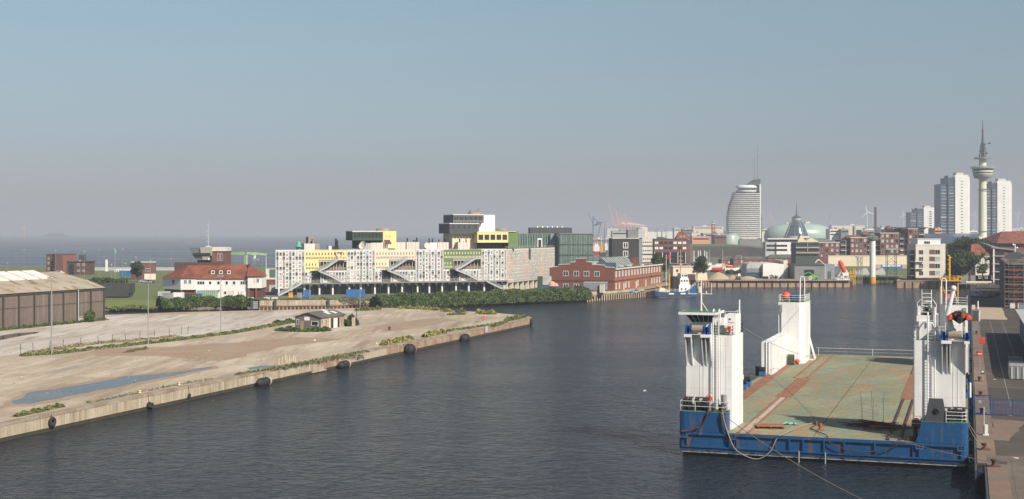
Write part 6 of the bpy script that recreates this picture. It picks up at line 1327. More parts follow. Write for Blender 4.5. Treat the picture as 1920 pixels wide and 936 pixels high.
# tall white block with two dark oriels
o_, x0, x1, z0, z1 = rb(893, 928, 403, 438, 8, 10, 'white'); zt = z1
o2, xa, xb, z0, z1 = rb(850, 907, 403.5, 418, 6, 11, 'steel_dark'); wins(o2, xa + .3, xb - .3, 6, z0 + .8, 1.3, 1.5, 6, fm='grey'); MB().box(xa - .1, xb + .1, 5.9, 17, z1 + .001, z1 + .25).build('roof', 'white', o2)
rl = MB(); railing(rl, [(xa, 5.8, z0 + .1), (xb, 5.8, z0 + .1)], .8, .03, 3, 1.2); rl.build('railing', 'offwhite', o2)
o3, xa, xb, z0, z1 = rb(843, 898, 420, 438, 5, 12, 'steel_dark'); wins(o3, xa + .5, xb - .5, 5, z0 + 1.4, 1.5, 1.9, 5, fm='grey', mull=2); MB().box(xa - .1, xb + .1, 4.9, 17, z1 + .001, z1 + .25).build('roof', 'white', o3)
o4, xa, xb, z0, z1 = rb(848, 898, 438.2, 466, 7, 10, 'cream'); wins(o4, xa + .5, xb - .6, 7, z1 - 1.8, .5, .7, 8, fm='offwhite', mull=0); wins(o4, xa + 1.5, xa + 3, 7, z1 - 3.6, .6, .7, 1, mull=0); wins(o4, xa + 1.5, xa + 3, 7, z1 - 5, .6, .7, 1, mull=0)
mm = MB(); xk, _, zk, z1 = rblock(897, 905, 400, 403, 9, 2, ''); MB().lathe(xk - 1, 10, [(3.0, zt), (2.6, zt + .8), (.1, zt + 1.1)], 0, 8).build('roof_cap', 'coping', o_)
mm.cyl((xk, 9, zt), (xk, 9, zt + 2.6), .05); mm.cyl((xk - .8, 9, zt), (xk - .8, 9, zt + 1.9), .05); mm.cyl((xk - 3.2, 9, zt), (xk - 3.2, 9, zt + 1.6), .2); mm.build('aerial', 'steel_dark', o_)
# yellow oriel and green block
o_, x0, x1, z0, z1 = rb(895, 953, 435, 455, 3, 9, 'yellow_pale'); wins(o_, x0 + .2, x1 - .2, 3, z0 + 1.0, 1.7, 1.8, 5, fm='steel_dark', mull=1); MB().box(x0, x1 + 3, 2.9, 12, z1 + .001, z1 + .2).build('roof', 'offwhite', o_)
o_, x0, x1, z0, z1 = rb(953.4, 972, 433.5, 463, 3.3, 9, 'green_panel'); MB().lathe((x0 + x1) / 2 - 3, 7, [(2.2, z1 + .2), (2.0, z1 + .9), (.1, z1 + 1.2)], 0, 8).build('roof_cap', 'coping', o_)
o_, x0, x1, z0, z1 = rb(897, 953, 455.2, 467, 5.5, 6, 'concrete_dark'); wins(o_, x0 + .5, x1 - .5, 5.5, z0 + .7, .5, .9, 7, fm='grey', mull=0)
dd_, xa, xb, z0, z1 = rb(1008, 1016, 447, 463.5, 14, 2, 'white', 'roof_door'); MB().box(xa + .3, xb - .3, 13.9, 13.998, z0, z1 - .5).build('door', 'black', dd_)
# containers, bins in front
for i, (px, Y, L_, m_, lab) in enumerate(((649, 426, 6.0, 'bright_blue', 'pair of blue containers under the right columns of the first yellow section'), (570, 424, 2.2, 'bright_blue', 'small blue container at the third white column'), (557, 423, 1.6, 'grey_blue', 'blue grey waste container beside the ground stair'), (541, 423, 1.3, 'yellow', 'small yellow waste container beside the ground stair'))):
    container(px, Y, L_, 2.4, 2.6 if L_ > 2 else 1.7, m_, lab, R(8))
# green glass office behind, with black penthouse
G2, GW, gh = bld('glass_office', 'green glass office wing with tall fins behind the lattice building', 'office', 1048, 1112, 575, 437.5, Z0, 20, R(8), 'glass_green', 'grey', par=.3)
for j in range(4):
    z = gh - 4.9 - j * 4.6
    fm_ = MB()
    for i in range(26): fm_.box(.4 + i * GW / 27, .4 + i * GW / 27 + .18, -.3, -.02, z + .3, z + 4.3, i % 2)
    fm_.build('glass_fin', ['pane_green', 'glass_pale'], G2); MB().box(0, GW, -.35, -.02, z + 4.35, z + 4.6).build('floor_band', 'green_dark', G2)
G3, GW3, gh3 = bld('glass_office', 'lower green glass front with black penthouse behind the right end of the lattice roof', 'office', 972, 1047, 585, 437.8, Z0, 20, R(4), 'glass_green', 'grey', par=.3)
fm_ = MB()
for i in range(16): fm_.box(.5 + i * 1.1, .75 + i * 1.1, -.3, -.02, gh3 - 6.2, gh3 - .5, i % 3 == 0)
fm_.build('glass_fin', ['pane_green', 'glass_pale'], G3); MB().box(5.5, 24, 3, 14, gh3 + .01, gh3 + 2.6).build('penthouse', 'steel_dark', G3); MB().box(GW3 - 3.7, GW3 - .1, -1.5, -.4, 0, gh3 - .2).build('stair_core', 'grey_blue', G3)
rl = MB(); 
for k in range(6): rl.cyl((9 + k * 2.2, 8, gh3 + 2.6), (9 + k * 2.2, 8, gh3 + 3.2), .5, 0, 8)
rl.build('roof_vent', 'white', G3)
# ================================================================ BRICK HALL
hx, hy = XX(1152, 473), 473
BH = thing('brick_hall', 'red brick hall with stepped gable and two rows of pale windows on the quay', 'hall', (hx, hy, Z0 - .3), -A); ZB = Z0 - .3
wB, LB = 24.2, 77; hE = ZZ(505, 473) - ZB
# local: x 0 is the corner, front gable runs to -wB, depth along y
MB().box(-wB, 0, .4, LB, 0, hE - .15).build('side_wall', 'brick_warm', BH)  # sun-facing side: sunlight put into a brighter brick colour than the front
pxs = lambda px: (px - 1152) * .1975
gp = [(1030, 508), (1030, 502.5), (1038, 500.8), (1047, 500.5), (1047, 496.8), (1069, 495.8), (1069, 492.5), (1080, 491.7), (1080, 485.5), (1100, 484.8), (1100, 491.5), (1110, 492.2), (1110, 496.5), (1134, 498), (1134, 501.2), (1152, 502.5)]
out = [(pxs(p[0]), ZZ(p[1], 473 - pxs(p[0]) * .33) - ZB) for p in gp[1:]]
poly = [(-wB, 0)] + out + [(0, 0)]
b_ = MB(); n_ = len(poly); b_.add([(x, 0, z) for x, z in poly] + [(x, .39, z) for x, z in poly], [tuple(range(n_ - 1, -1, -1)), tuple(range(n_, 2 * n_))] + [(i, (i + 1) % n_, (i + 1) % n_ + n_, i + n_) for i in range(n_)])
b_.build('front_wall', 'brick', BH)
cp = MB()
for (xa, za_), (xb, zb_) in zip(out, out[1:]):
    if xb - xa > .5: cp.add([(xa, -.1, za_ + .005), (xb, -.1, zb_ + .005), (xb, .5, zb_ + .005), (xa, .5, za_ + .005), (xa, -.1, za_ + .25), (xb, -.1, zb_ + .25), (xb, .5, zb_ + .25), (xa, .5, za_ + .25)], [(0, 1, 5, 4), (1, 2, 6, 5), (2, 3, 7, 6), (3, 0, 4, 7), (4, 5, 6, 7)])
cp.build('gable_coping', 'offwhite', BH)
MB().box(-wB - .05, .06, -.08, -.002, 3.6, 4.1).build('ledge', 'brick_dark', BH); MB().box(.002, .1, 0, LB, 3.6, 4.0).build('ledge', 'brick_dark', BH)
MB().box(-wB, .35, .41, LB + .2, hE - .14, hE + .15).build('flat_roof', 'roof_grey', BH); MB().box(.36, .5, .2, LB + .3, hE - .2, hE + .25).build('eaves', 'offwhite', BH)
for px in (1061, 1081, 1100, 1119.5): win(BH, pxs(px) - 1, 0, 5.5, 2.0, 1.9, mull=1, fw=.16)
for px in (1061, 1081, 1100): win(BH, pxs(px) - 1, 0, .9, 2.0, 1.9, mull=1, fw=.16)
for i in range(16): win(BH, 0, 1.5 + i * 4.7, 5.3, 1.6, 2.1, 'r', 'white', 'glass_pale', 0, .2)
for i in range(16):
    if i in (2, 5, 6, 9, 10, 11, 8): continue
    win(BH, 0, 1.5 + i * 4.7, .9, 1.5, 2.2, 'r', 'white', 'glass_pale', 0, .2)
for y in (13, 32, 48): MB().box(.002, .08, y, y + 1.3, 0, 2.8).build('door', 'offwhite', BH)
# roof lantern with glazing, gear
z_ = hE + .16
def rz_(x, y, w_, d_, h_, m_): MB().box(x, x + w_, y, y + d_, z_, z_ + h_).build('roof_duct', 'offwhite' if m_ else 'grey_light', BH)
for (x, y, w_, d_, h_, m_) in ((-8, 14, 2, 3, .8, 0), (-5, 24, 1, 6, .6, 0), (-4.5, 36, 1.5, 2, .7, 1), (-7, 30, 1, 1, 1, 0), (-3, 12, .8, .8, .6, 1), (-9, 44, 1.2, 6, .6, 0), (-2.5, 50, .8, 3, .5, 1)): rz_(x, y, w_, d_, h_, m_)
ln = MB(); ln.add([(-15, 22, z_), (-6.5, 22, z_), (-6.5, 58, z_), (-15, 58, z_), (-10.7, 22, z_ + 3.4), (-10.7, 58, z_ + 3.4)], [(0, 1, 4), (1, 2, 5, 4), (2, 3, 5), (3, 0, 4, 5)]); ln.build('roof_lantern', 'glass_green', BH)
gb = MB()
for k in range(13): gb.bar((-6.5, 22 + k * 3, z_ + .05), (-10.7, 22 + k * 3, z_ + 3.5), .16)
gb.build('glazing_bar', 'offwhite', BH)
for x0 in (-8.0, -4.2): 
    o_ = MB().add([(x0, 4, z_ + .2), (x0 + 3.3, 4, z_ + .2), (x0 + 3.3, 6, z_ + 2.1), (x0, 6, z_ + 2.1), (x0, 4.1, z_), (x0 + 3.3, 4.1, z_), (x0 + 3.3, 6.2, z_), (x0, 6.2, z_)], [(0, 1, 2, 3), (4, 7, 6, 5), (3, 2, 6, 7), (0, 3, 7, 4), (1, 5, 6, 2), (0, 4, 5, 1)]).build('solar_panel', 'blueglass_tower', BH)
for y in (56, 60): MB().box(-7.4, -6.2, y, y + 1.2, z_, z_ + 3.0).build('chimney', 'brick', BH)
MB().box(-16, -8.2, 2, 9, z_, z_ + 2.4).build('roof_room', 'grey_light', BH)
# things in front of the hall
container(1014, 455, 6.5, 2.4, 2.5, 'bright_blue', 'long bright blue container at the left end of the brick hall', -A * .3)
container(1060, 462, 3.2, 2.4, 2.2, 'grey', 'small grey container in front of the brick hall gable', -A); container(1076, 461, 3.2, 2.4, 2.3, 'glass_blue', 'light blue container in the middle of the brick hall gable', -A)
tr_ = thing('lorry_trailer', 'long grey curtain sided trailer parked before the brick hall gable', 'trailer', (XX(1094, 462), 462, Z0), -A * .7); MB().box(0, 8, 0, 2.5, 1.0, 3.6).build('box', 'grey_blue', tr_); MB().box(0, 8.2, -.05, 2.55, 3.601, 3.7).build('roof', 'offwhite', tr_)
for x in (1.2, 5.2, 6.4): MB().cyl((x, -.1, .5), (x, .3, .5), .5, 0, 12).build('wheel', 'rubber', tr_)
container(1124, 460, 1.6, 2.4, 3.0, 'offwhite', 'tall white box container right of the grey trailer', -A)
dm = thing('covered_heap', 'bulky orange and cream covered heap behind the long blue container', 'heap', (XX(1035, 466), 466, Z0)); b_ = MB(); b_.ball((0, 0, 1.8), 1.6, 0, 7, 5, 1.35); b_.ball((1.3, .3, 1.5), 1.2, 0, 6, 5, 1.5); b_.box(-1.5, 2, -.8, .9, 0, 1.8); b_.build('cover', 'orange_pale', dm)
bbx = thing('gate_house', 'dark green glazed cabin left of the brick hall', 'cabin', (XX(1008, 480), 480, Z0)); MB().box(0, 1.8, 0, 4, 0, 5).build('wall', 'green_dark', bbx); MB().box(1.81, 5, .2, 4, 2, 5.1).build('glass_front', 'glass_pale', bbx); MB().box(1.9, 5, .3, 4, 0, 1.99).build('base', 'brick_dark', bbx)
X_, Y_ = P(1205, 551, Z0); car(X_ - 2.5, Y_ + 3, Z0, R(55), 'silver car parked beside the brick hall near the quay', 'car_silver')
X_, Y_ = P(1301, 535, Z0); car(X_, Y_ + 2, Z0, R(75), 'dark blue van on the quay right of the blue ship', 'car_dark', van=True)
# ================================================================ BLUE WORKBOAT
sx_, sy_ = P(1232, 557.5)
BS = thing('workboat', 'blue hulled workboat with white bridge and orange mast moored at the corner quay', 'ship', (sx_ - 1.5, sy_ - 1, 0), R(16))
LS = 17.0; st_ = []; 
for t, hw, zk, zt in ((0, 1.9, .2, 2.3), (.05, 2.4, -.5, 2.1), (.35, 2.7, -.8, 1.9), (.65, 2.7, -.8, 2.1), (.82, 2.3, -.8, 3.2), (.93, 1.2, -.6, 4.0), (1.0, .05, .3, 4.5)):
    st_.append([(t * LS, -hw, zt), (t * LS, -hw * .92, .6), (t * LS, -hw * .6, zk), (t * LS, hw * .6, zk), (t * LS, hw * .92, .6), (t * LS, hw, zt)])
b_ = MB(); vs = [p for s__ in st_ for p in s__]
b_.add(vs, [(i * 6 + j, (i + 1) * 6 + j, (i + 1) * 6 + j + 1, i * 6 + j + 1) for i in range(6) for j in range(5)] + [(0, 1, 2, 3, 4, 5)])
b_.build('hull', 'ship_blue', BS); b_ = MB()
b_.add([(p[0][0], p[0][1] * .95, p[0][2] - .7) for p in st_] + [(p[5][0], p[5][1] * .95, p[5][2] - .7) for p in st_][::-1], [tuple(range(14))]); b_.build('deck', 'rust_dark', BS)
b_ = MB(); b_.box(1, LS * .8, -2.75, -2.45, .05, .25); b_.build('boot_stripe', 'rust', BS)
for k, t_ in enumerate((5.0, 9.6)): MB().box(t_, t_ + 2.0, -2.72, -2.66, 1.1, 1.6).build('name_plate', 'white', BS)
b_ = MB(); b_.box(9.3, 13.8, -2, 2, 1.5, 4.6); b_.box(9.8, 13.2, -1.8, 1.8, 4.601, 6.9); b_.box(10.3, 12.9, -1.5, 1.5, 6.901, 8.6); b_.box(10, 13.3, -1.7, 1.7, 8.601, 8.75); b_.build('bridge', 'ship_white', BS)
for (x, z) in ((10.1, 5.6), (11.2, 5.6), (12.2, 5.6), (10.6, 7.5), (11.5, 7.5), (12.2, 7.5), (10, 2.6), (11.6, 2.6)): win(BS, x, -1.8 if z < 7 and z > 4 else (-1.5 if z > 7 else -2.0), z, .6, .8, mull=0, fw=.05)
MB().box(7.2, 9.0, -1.2, 1.2, 1.5, 7.6).build('funnel', 'black', BS)
b_ = MB(); b_.cyl((6.3, 0, 1.3), (6.3, 0, 8.6), .28, 0, 8); b_.cyl((6.3, 0, 2.0), (.8, 0, 4.6), .2, 0, 7); b_.cyl((6.3, 0, 8.2), (2, 0, 5), .05, 0, 4); b_.build('cargo_boom', 'yellow', BS)
b_ = MB(); b_.cyl((10.8, 0, 8.7), (10.8, 0, 17.5), .25, 0, 7, r2=.1); b_.bar((9.6, 0, 13.3), (12, 0, 13.3), .15); b_.bar((9.9, 0, 15), (11.7, 0, 15), .12); b_.box(10.3, 11.3, -.3, .3, 11.6, 12.3); b_.build('mast', 'orange_pale', BS)
b_ = MB(); b_.box(1.5, 6, -1.6, 1.6, 1.5, 2.5); b_.box(2, 4, -1.2, 1.2, 2.51, 3.4); b_.build('hatch', 'cream', BS)
rl = MB(); railing(rl, [(.3, -1.9, 2.1), (9, -2.6, 2.0)], 1, .04, 3, 1.5); railing(rl, [(13.9, -2.2, 3.1), (16.4, -.6, 4.3)], 1, .04, 3, 1.2); railing(rl, [(10, -1.7, 8.75), (13.3, -1.7, 8.75)], .9, .04, 2, 1); rl.build('railing', 'ship_white', BS)
b_ = MB(); b_.add([(0, 0, 0), (-1.9, 0.3, .2), (-1.8, .2, -1.5), (-.2, 0, -1.3), (-1.0, -.4, -.1), (-1.0, -.4, -1.5)], [(0, 4, 5, 3), (4, 1, 2, 5)])
fl = thing('flag', 'red flag flying from a white pole behind the workboat', 'flag', (XX(1251, 520), 520, Z0)); o_ = b_.build('cloth', 'red', fl, (1.6, 0, ZZ(478, 520) - Z0)); MB().cyl((-.4, 0, 0), (-.4, 0, ZZ(478, 520) - Z0), .1, 0, 6).build('pole', 'white', fl)

# ================================================================ BUILDINGS BEHIND THE HALL
O1, W_, h_ = bld('office_block', 'dark grey brick office block with two white framed windows behind the brick hall', 'office', 1148, 1198, 620, 446.5, Z0, 22, R(0), 'brick_grey', 'offwhite', par=.3)
for z in (h_ - 4.8, h_ - 8.7): win(O1, 5.0, 0, z, 2.4, 2.8, mull=1, fw=.3)
MB().box(W_ + .01, W_ + 1.6, -.1, 10, 0, h_ - .4).build('stair_strip', 'grey_blue', O1)
X2 = W_ + 1.61
MB().box(X2, X2 + 4.7, .1, 16, 0, h_ - .4).build('banded_wing', 'offwhite', O1); 
for j in range(4):
    MB().box(X2 - .01, X2 + 4.75, .02, .09, h_ - 1.1 - j * 3.9 - 2.9, h_ - 1.1 - j * 3.9 - 2.3).build('dark_band', 'steel_dark', O1)
    for i in range(5): win(O1, X2 + .25 + i * .88, .1, h_ - 2.2 - j * 3.9, .55, .6, mull=0, fw=.05, fm='grey_light', gm='glass')
MB().box(X2, X2 + 4.8, .0, 16, h_ - .39, h_).build('roof', 'offwhite', O1)
MB().box(7.5, 12.4, 3, 12, h_, h_ + 4).build('plant_room', 'grey', O1); MB().box(12.41, 15.4, 3, 11, h_, h_ + 4.1).build('plant_room', 'grey_light', O1)
O2, W_, h_ = bld('brick_office', 'low red brown office with rows of white blinds on slim columns', 'office', 1226, 1288, 760, 448, Z0, 18, 0, 'brick_brown', 'brick_dark', par=.5)
h2_ = h_
for j, z in enumerate((h_ - 3.0, h_ - 6.0)):
    for i in range(7): win(O2, .5 + i * 2.65, 0, z, 2.1, 1.5, mull=1, fw=.06, fm='brick_dark', gm='white' if (i, j) in ((0, 0), (4, 0), (5, 0), (6, 0), (0, 1), (1, 1), (4, 1), (6, 1)) else 'glass')
MB().box(.2, W_ - .2, -.06, -.002, 3.6, h_ - 7.6).build('glazed_floor', 'glass', O2); MB().box(-.3, W_ + .3, -.5, -.002, 3.0, 3.5).build('ledge', 'grey', O2)
for i in range(5): MB().box(.3 + i * 4.4, .6 + i * 4.4, -.4, -.07, 3.51, h_ - 7.6).build('column', 'white', O2)
rh = thing('red_roof_house', 'house with large red tiled roof and white dormers behind the brown office', 'house', (XX(1269, 900), 900, Z0)); MB().box(0, 9, 0, 10, 0, 14).build('wall', 'brick_brown', rh); rf = MB(); z_ = ZZ(448, 900) - Z0; zt = ZZ(434, 900) - Z0
rf.add([(-.5, -.5, z_), (9.5, -.5, z_), (9.5, 10.5, z_), (-.5, 10.5, z_), (2, 5, zt), (5, 5, zt)], [(0, 1, 5, 4), (1, 2, 5), (2, 3, 4, 5), (3, 0, 4)]); rf.build('roof', 'roof_red', rh)
for x in (2.4, 4.6): place('dormer_window', wmesh(1, 1, 'white', 'glass', 0, .2), rh, (x, .8, z_ + 1))
for x in (1.5, 3.5, 5.5): win(rh, x, 0, z_ - 2.6, 1.2, 1.4)
# small things on the corner quay
wb = thing('boat_house', 'cream flat roofed store with brick base at the corner quay', 'shed', (XX(1262, 560), 560, Z0), R(4)); MB().box(0, 8.2, 0, 6, 0, 6.5).build('wall', 'cream', wb); MB().box(-.3, 8.6, -.3, 6.3, 6.501, 6.8).build('roof', 'offwhite', wb); MB().box(2.2, 9.0, -2.6, -.01, 0, 3.4).build('brick_base', 'brick_dark', wb); win(wb, 1.4, 0, 4.4, .8, 1.0, mull=0, fm='steel_dark')
for i, (px, w__, lab) in enumerate(((1292, 2.3, 'first of four cream tarpaulin covers left of the quay tree'), (1301, 2.2, 'second of four cream tarpaulin covers beside the quay tree'), (1312, 2.4, 'third cream tarpaulin cover directly under the quay tree'), (1321, 2.4, 'last cream tarpaulin cover right of the quay tree'))):
    b_ = MB(); rr = random.Random(i); b_.add([(-w__ / 2, -1, 0), (w__ / 2, -1, 0), (w__ / 2, 1, 0), (-w__ / 2, 1, 0), (-w__ * .42, -.7, 2.6), (w__ * .4, -.8, 3.4), (w__ * .4, .8, 3.4), (-w__ * .4, .7, 2.8)], [(0, 1, 5, 4), (1, 2, 6, 5), (2, 3, 7, 6), (3, 0, 4, 7), (4, 5, 6, 7)])
    tag(b_.build('covered_goods', 'cream', None, (XX(px, 585), 585, Z0)), lab, 'tarpaulin')
tree(XX(1315, 592), 592, Z0, 10.5, 9.5, 'broad dark green tree on the quay between blue ship and building site', None, 5, True, 2600, .32)
tree(XX(1233, 600), 600, Z0, 12, 8, 'dark tree immediately behind the right end of the brick hall', None, 6, True, 1800, .35)
tree(XX(1246, 610), 610, Z0, 10, 7, 'dark tree left of the flag pole behind the brick hall', None, 7, True, 1600, .35)
b_ = MB(); b_.lathe(0, 0, [(5.5, 0), (4.0, 1.2), (2.2, 2.3), (.5, 3.0)], 0, 14); b_.lathe(7, .5, [(5, 0), (3.4, .9), (1.2, 1.7), (.3, 1.9)], 0, 12); b_.lathe(13, -.5, [(4.5, 0), (3, .8), (.8, 1.3)], 0, 12)
tag(b_.build('sand_heap', 'sand_heap', None, (XX(1347, 600), 600, Z0)), 'low sand heaps of the building site on the quay', 'sand heap')
dg = thing('digger', 'small dark excavator with white cab roof beside the sand heaps', 'excavator', (XX(1384, 590), 590, Z0)); MB().box(-1, 1, -.9, .9, .5, 1.6).build('body', 'steel_dark', dg); MB().box(-.2, .9, -.8, .3, 1.601, 2.6).box(-.3, 1, -.9, .4, 2.601, 2.75).build('cab', 'white', dg); MB().bar((-1, 0, 1.6), (-3, 0, 3), .25).bar((-3, 0, 3), (-4, 0, .6), .2).build('arm', 'steel_dark', dg); 
for y in (-.9, .5): MB().box(-1.3, 1.3, y, y + .4, 0, .5).build('track', 'black', dg)
# yard of boats in the background
rr = random.Random(99)
def yacht(px, Y, L_, m_, label, hull='white', up=1.2, mast=0, group='boats laid up behind the quay lawn'):
    root = thing('boat', label, 'boat', (XX(px, Y), Y, Z0), rr.uniform(-.25, .25), group); b_ = MB(); hw = L_ * .16
    b_.add([(0, -hw, up), (L_ * .7, -hw, up), (L_, 0, up + .5), (L_ * .7, hw, up), (0, hw, up), (0.2, 0, .3), (L_ * .8, 0, .3), (0, -hw, up + 1.3), (L_ * .7, -hw, up + 1.3), (L_ + .4, 0, up + 1.7), (L_ * .7, hw, up + 1.3), (0, hw, up + 1.3)], [(0, 5, 6, 1), (1, 6, 2), (2, 6, 3), (3, 6, 5, 4), (0, 1, 8, 7), (1, 2, 9, 8), (2, 3, 10, 9), (3, 4, 11, 10), (4, 0, 7, 11), (7, 8, 9, 10, 11), (0, 4, 5)])
    b_.build('hull', hull, root); MB().box(L_ * .15, L_ * .6, -hw * .7, hw * .7, up + 1.31, up + 2.5).build('cabin', m_, root)
    if mast: MB().cyl((L_ * .5, 0, up + 1.3), (L_ * .5, 0, mast), .09, 0, 5).build('mast', 'offwhite', root)
    return root
for i, (px, Y, L_, m_, hl_, ms_, lab) in enumerate(((1290, 700, 14, 'white', 'white', 0, 'white motor yacht left of the quay tree'), (1325, 700, 8, 'offwhite', 'red', 0, 'red hulled boat right of the quay tree'), (1338, 740, 10, 'white', 'white', 12, 'white boat with mast behind the lawn'), (1350, 720, 7, 'orange_pale', 'white', 0, 'white boat with pale orange cabin behind the lawn hedge'), (1358, 690, 8, 'red', 'white', 0, 'small white boat with red cabin'), (1372, 700, 10, 'grey', 'steel_dark', 9, 'dark boat at the right end of the laid up boats'), (1310, 760, 12, 'white', 'white', 11, 'white boat behind the quay tree crown'))):
    yacht(px, Y, L_, m_, lab, hl_, 1.2, ms_)
for i, (px, py, lab) in enumerate(((1301, 470, 'leftmost of five short white masts behind the quay tree'), (1309, 470, 'second of five short white masts behind the quay tree'), (1313, 470, 'third of five short white masts behind the quay tree'), (1321, 470, 'fourth of five short white masts behind the quay tree'), (1325, 472, 'rightmost of five short white masts behind the quay tree'))):
    g_ = thing('mast', lab, 'mast', (XX(px, 780), 780, Z0), 0, 'short white masts'); MB().cyl((0, 0, 0), (0, 0, ZZ(py, 780) - Z0), .35, 0, 7, r2=.25).build('pole', 'white', g_); MB().box(-.6, .6, -.6, .6, 0, .6).build('foot', 'grey', g_)
hedge('lawn_hedge', 'dark clipped hedge behind the lawn left of the white warehouse', [(XX(1362, 668), 668), (XX(1402, 668), 668)], 4, 2.5, 1500, .3, Z0, ('leaf_dark', 'leaf_a'), 51)
# white and grey warehouses on the quay
Wh = thing('white_warehouse', 'white metal warehouse with rounded glazed blue based wing on the quay', 'warehouse', (XX(1400, 608), 608, Z0)); s_ = 608 / F; q = lambda px: (px - 1400) * s_; g = lambda py: ZZ(py, 608) - Z0
b_ = MB(); arc = [(0, g(499)), (.3, g(496)), (1.0, g(494)), (2.2, g(492.8)), (q(1429), g(492.5))]; pr_ = [(0, 0)] + arc + [(q(1429), 0)]
n_ = len(pr_); b_.add([(x, 0, z) for x, z in pr_] + [(x, 14, z) for x, z in pr_], [tuple(range(n_ - 1, -1, -1)), tuple(range(n_, 2 * n_))] + [(i, (i + 1) % n_, (i + 1) % n_ + n_, i + n_) for i in range(n_)]); b_.build('rounded_wing', 'grey_light', Wh)
MB().box(.3, q(1428), -.1, -.002, g(503.5), g(497)).build('glazing', 'glass_pale', Wh); MB().box(.0, q(1428), -.12, -.002, .0, g(511)).build('blue_base', 'glass_blue', Wh); MB().box(.0, q(1428), -.12, -.002, g(510.8), g(503.7)).build('band', 'grey', Wh)
b_ = MB(); x0, x1, xm = q(1429), q(1468), q(1448); b_.add([(x0 + .01, -2, 0), (x1, -2, 0), (x1, -2, g(495.5)), (xm, -2, g(493)), (x0 + .01, -2, g(495)), (x0 + .01, 16, 0), (x1, 16, 0), (x1, 16, g(495.5)), (xm, 16, g(493)), (x0 + .01, 16, g(495))], [(0, 1, 2, 3, 4), (9, 8, 7, 6, 5), (1, 6, 7, 2), (2, 7, 8, 3), (3, 8, 9, 4), (0, 4, 9, 5)]); b_.build('hall', 'white', Wh)
MB().box(x1 + .01, x1 + 1.9, -.5, 16, 0, g(496)).build('side_wing', 'offwhite', Wh); MB().box(x1 + 1.91, x1 + 3.9, 8, 30, 0, g(489.5)).build('side_wing', 'offwhite', Wh)
for i, (px, pz) in enumerate(((1433, 1.3), (1438, 1.2), (1447, 2.2), (1455, 1.7), (1463, 1.0))):
    X_ = XX(px, 600); rr = random.Random(i); b_ = MB(); leaves(b_, rr, lump(rr, (0, 0, pz * .5), pz * .6, 130, 0), .2); g_ = thing('shrub', ['leftmost small shrub at the wall of the white warehouse', 'second small shrub at the wall of the white warehouse', 'tallest shrub at the wall of the white warehouse', 'round shrub right of the tallest one at the white warehouse', 'smallest shrub at the right corner of the white warehouse'][i], 'shrub', (X_, 600, Z0), 0, 'shrubs at the white warehouse'); b_.build('foliage', ['leaf_dark', 'leaf_a'], g_); MB().cyl((0, 0, 0), (0, 0, pz * .5), .05).build('stem', 'bark', g_)
Gs = thing('grey_shed', 'grey flat roofed harbour shed with pale downpipe on the quay', 'shed', (XX(1490, 598), 598, Z0)); s_ = 598 / F; q = lambda px: (px - 1490) * s_; g = lambda py: ZZ(py, 598) - Z0
MB().box(0, q(1545), 0, 15, 0, g(498)).build('wall', 'grey', Gs); MB().box(q(1545) + .01, q(1565) + 1, 4, 17, 0, g(496)).build('side_wall', 'grey_blue', Gs); MB().box(-.3, q(1545) + .1, -.3, 16, g(498) + .01, g(496)).build('roof', 'steel_dark', Gs)
MB().box(q(1508), q(1526), -.08, -.002, 1.5, g(506)).build('window_band', 'glass', Gs)
b_ = MB(); b_.path([(q(1537), 9, g(494)), (q(1542), 9, g(488)), (q(1546), 9, g(490)), (q(1546.5), -.2, g(498))], .35, 0, 8); b_.cyl((q(1547), -.3, 0), (q(1547), -.3, g(497)), .15); b_.build('duct', 'offwhite', Gs)
for x in (7.5, 10.0): MB().box(q(1545) + x * .35, q(1545) + x * .35 + .5, 3.9, 3.998, 0, 3.4).build('door', 'concrete_dark', Gs)
ex = thing('green_loader', 'small bright green crane truck in front of the grey shed', 'loader', (XX(1524, 590), 590, Z0)); mat('lime', (.12, .38, .06), .5)
MB().box(-1.4, 2.2, -.9, .9, .6, 2.0).build('body', 'lime', ex); MB().bar((.5, 0, 2.0), (-1.8, 0, 3.4), .4).bar((-1.8, 0, 3.4), (-4.0, 0, 2.4), .3).build('arm', 'lime', ex)
for x in (-.8, 1.4): MB().cyl((x, -1, .5), (x, -.6, .5), .5, 0, 12).build('wheel', 'rubber', ex)
rl_ = thing('reel', 'white cable reel next to the green crane truck', 'reel', (XX(1519, 586), 586, Z0)); MB().torus((0, 0, .8), .65, .2, 0, 'y', 16, 6).cyl((0, -.2, .8), (0, .2, .8), .25, 0, 8).build('drum', 'offwhite', rl_)
# free fall lifeboat on its launching frame
LF = thing('launching_frame', 'white steel launching frame carrying the orange lifeboat at the basin corner', 'frame', (XX(1571, 588), 588, Z0)); b_ = MB(); s_ = 588 / F; q = lambda px: (px - 1571) * s_; g = lambda py: ZZ(py, 588) - Z0
for y in (-1.2, 1.2):
    b_.bar((q(1569), y, g(484)), (q(1588), y, g(510)), .35); b_.bar((q(1571), y, g(484)), (q(1583), y, g(512)), .25); b_.bar((q(1567), y, g(489)), (q(1578), y, g(507)), .3)
    for (a, b2) in (((1577, 507), (1568, 524)), ((1577, 507), (1582, 525)), ((1586, 507), (1575, 525)), ((1586, 507), (1591, 525)), ((1568, 524), (1591, 512)), ((1580, 500), (1580, 524)), ((1570, 515), (1588, 524))): b_.bar((q(a[0]), y, g(a[1])), (q(b2[0]), y, g(b2[1])), .22)
b_.box(q(1569), q(1592), -1.3, 1.3, 0, .3); b_.box(q(1579), q(1590), -1.3, 1.3, g(517), g(511)); b_.build('lattice', 'white', LF)
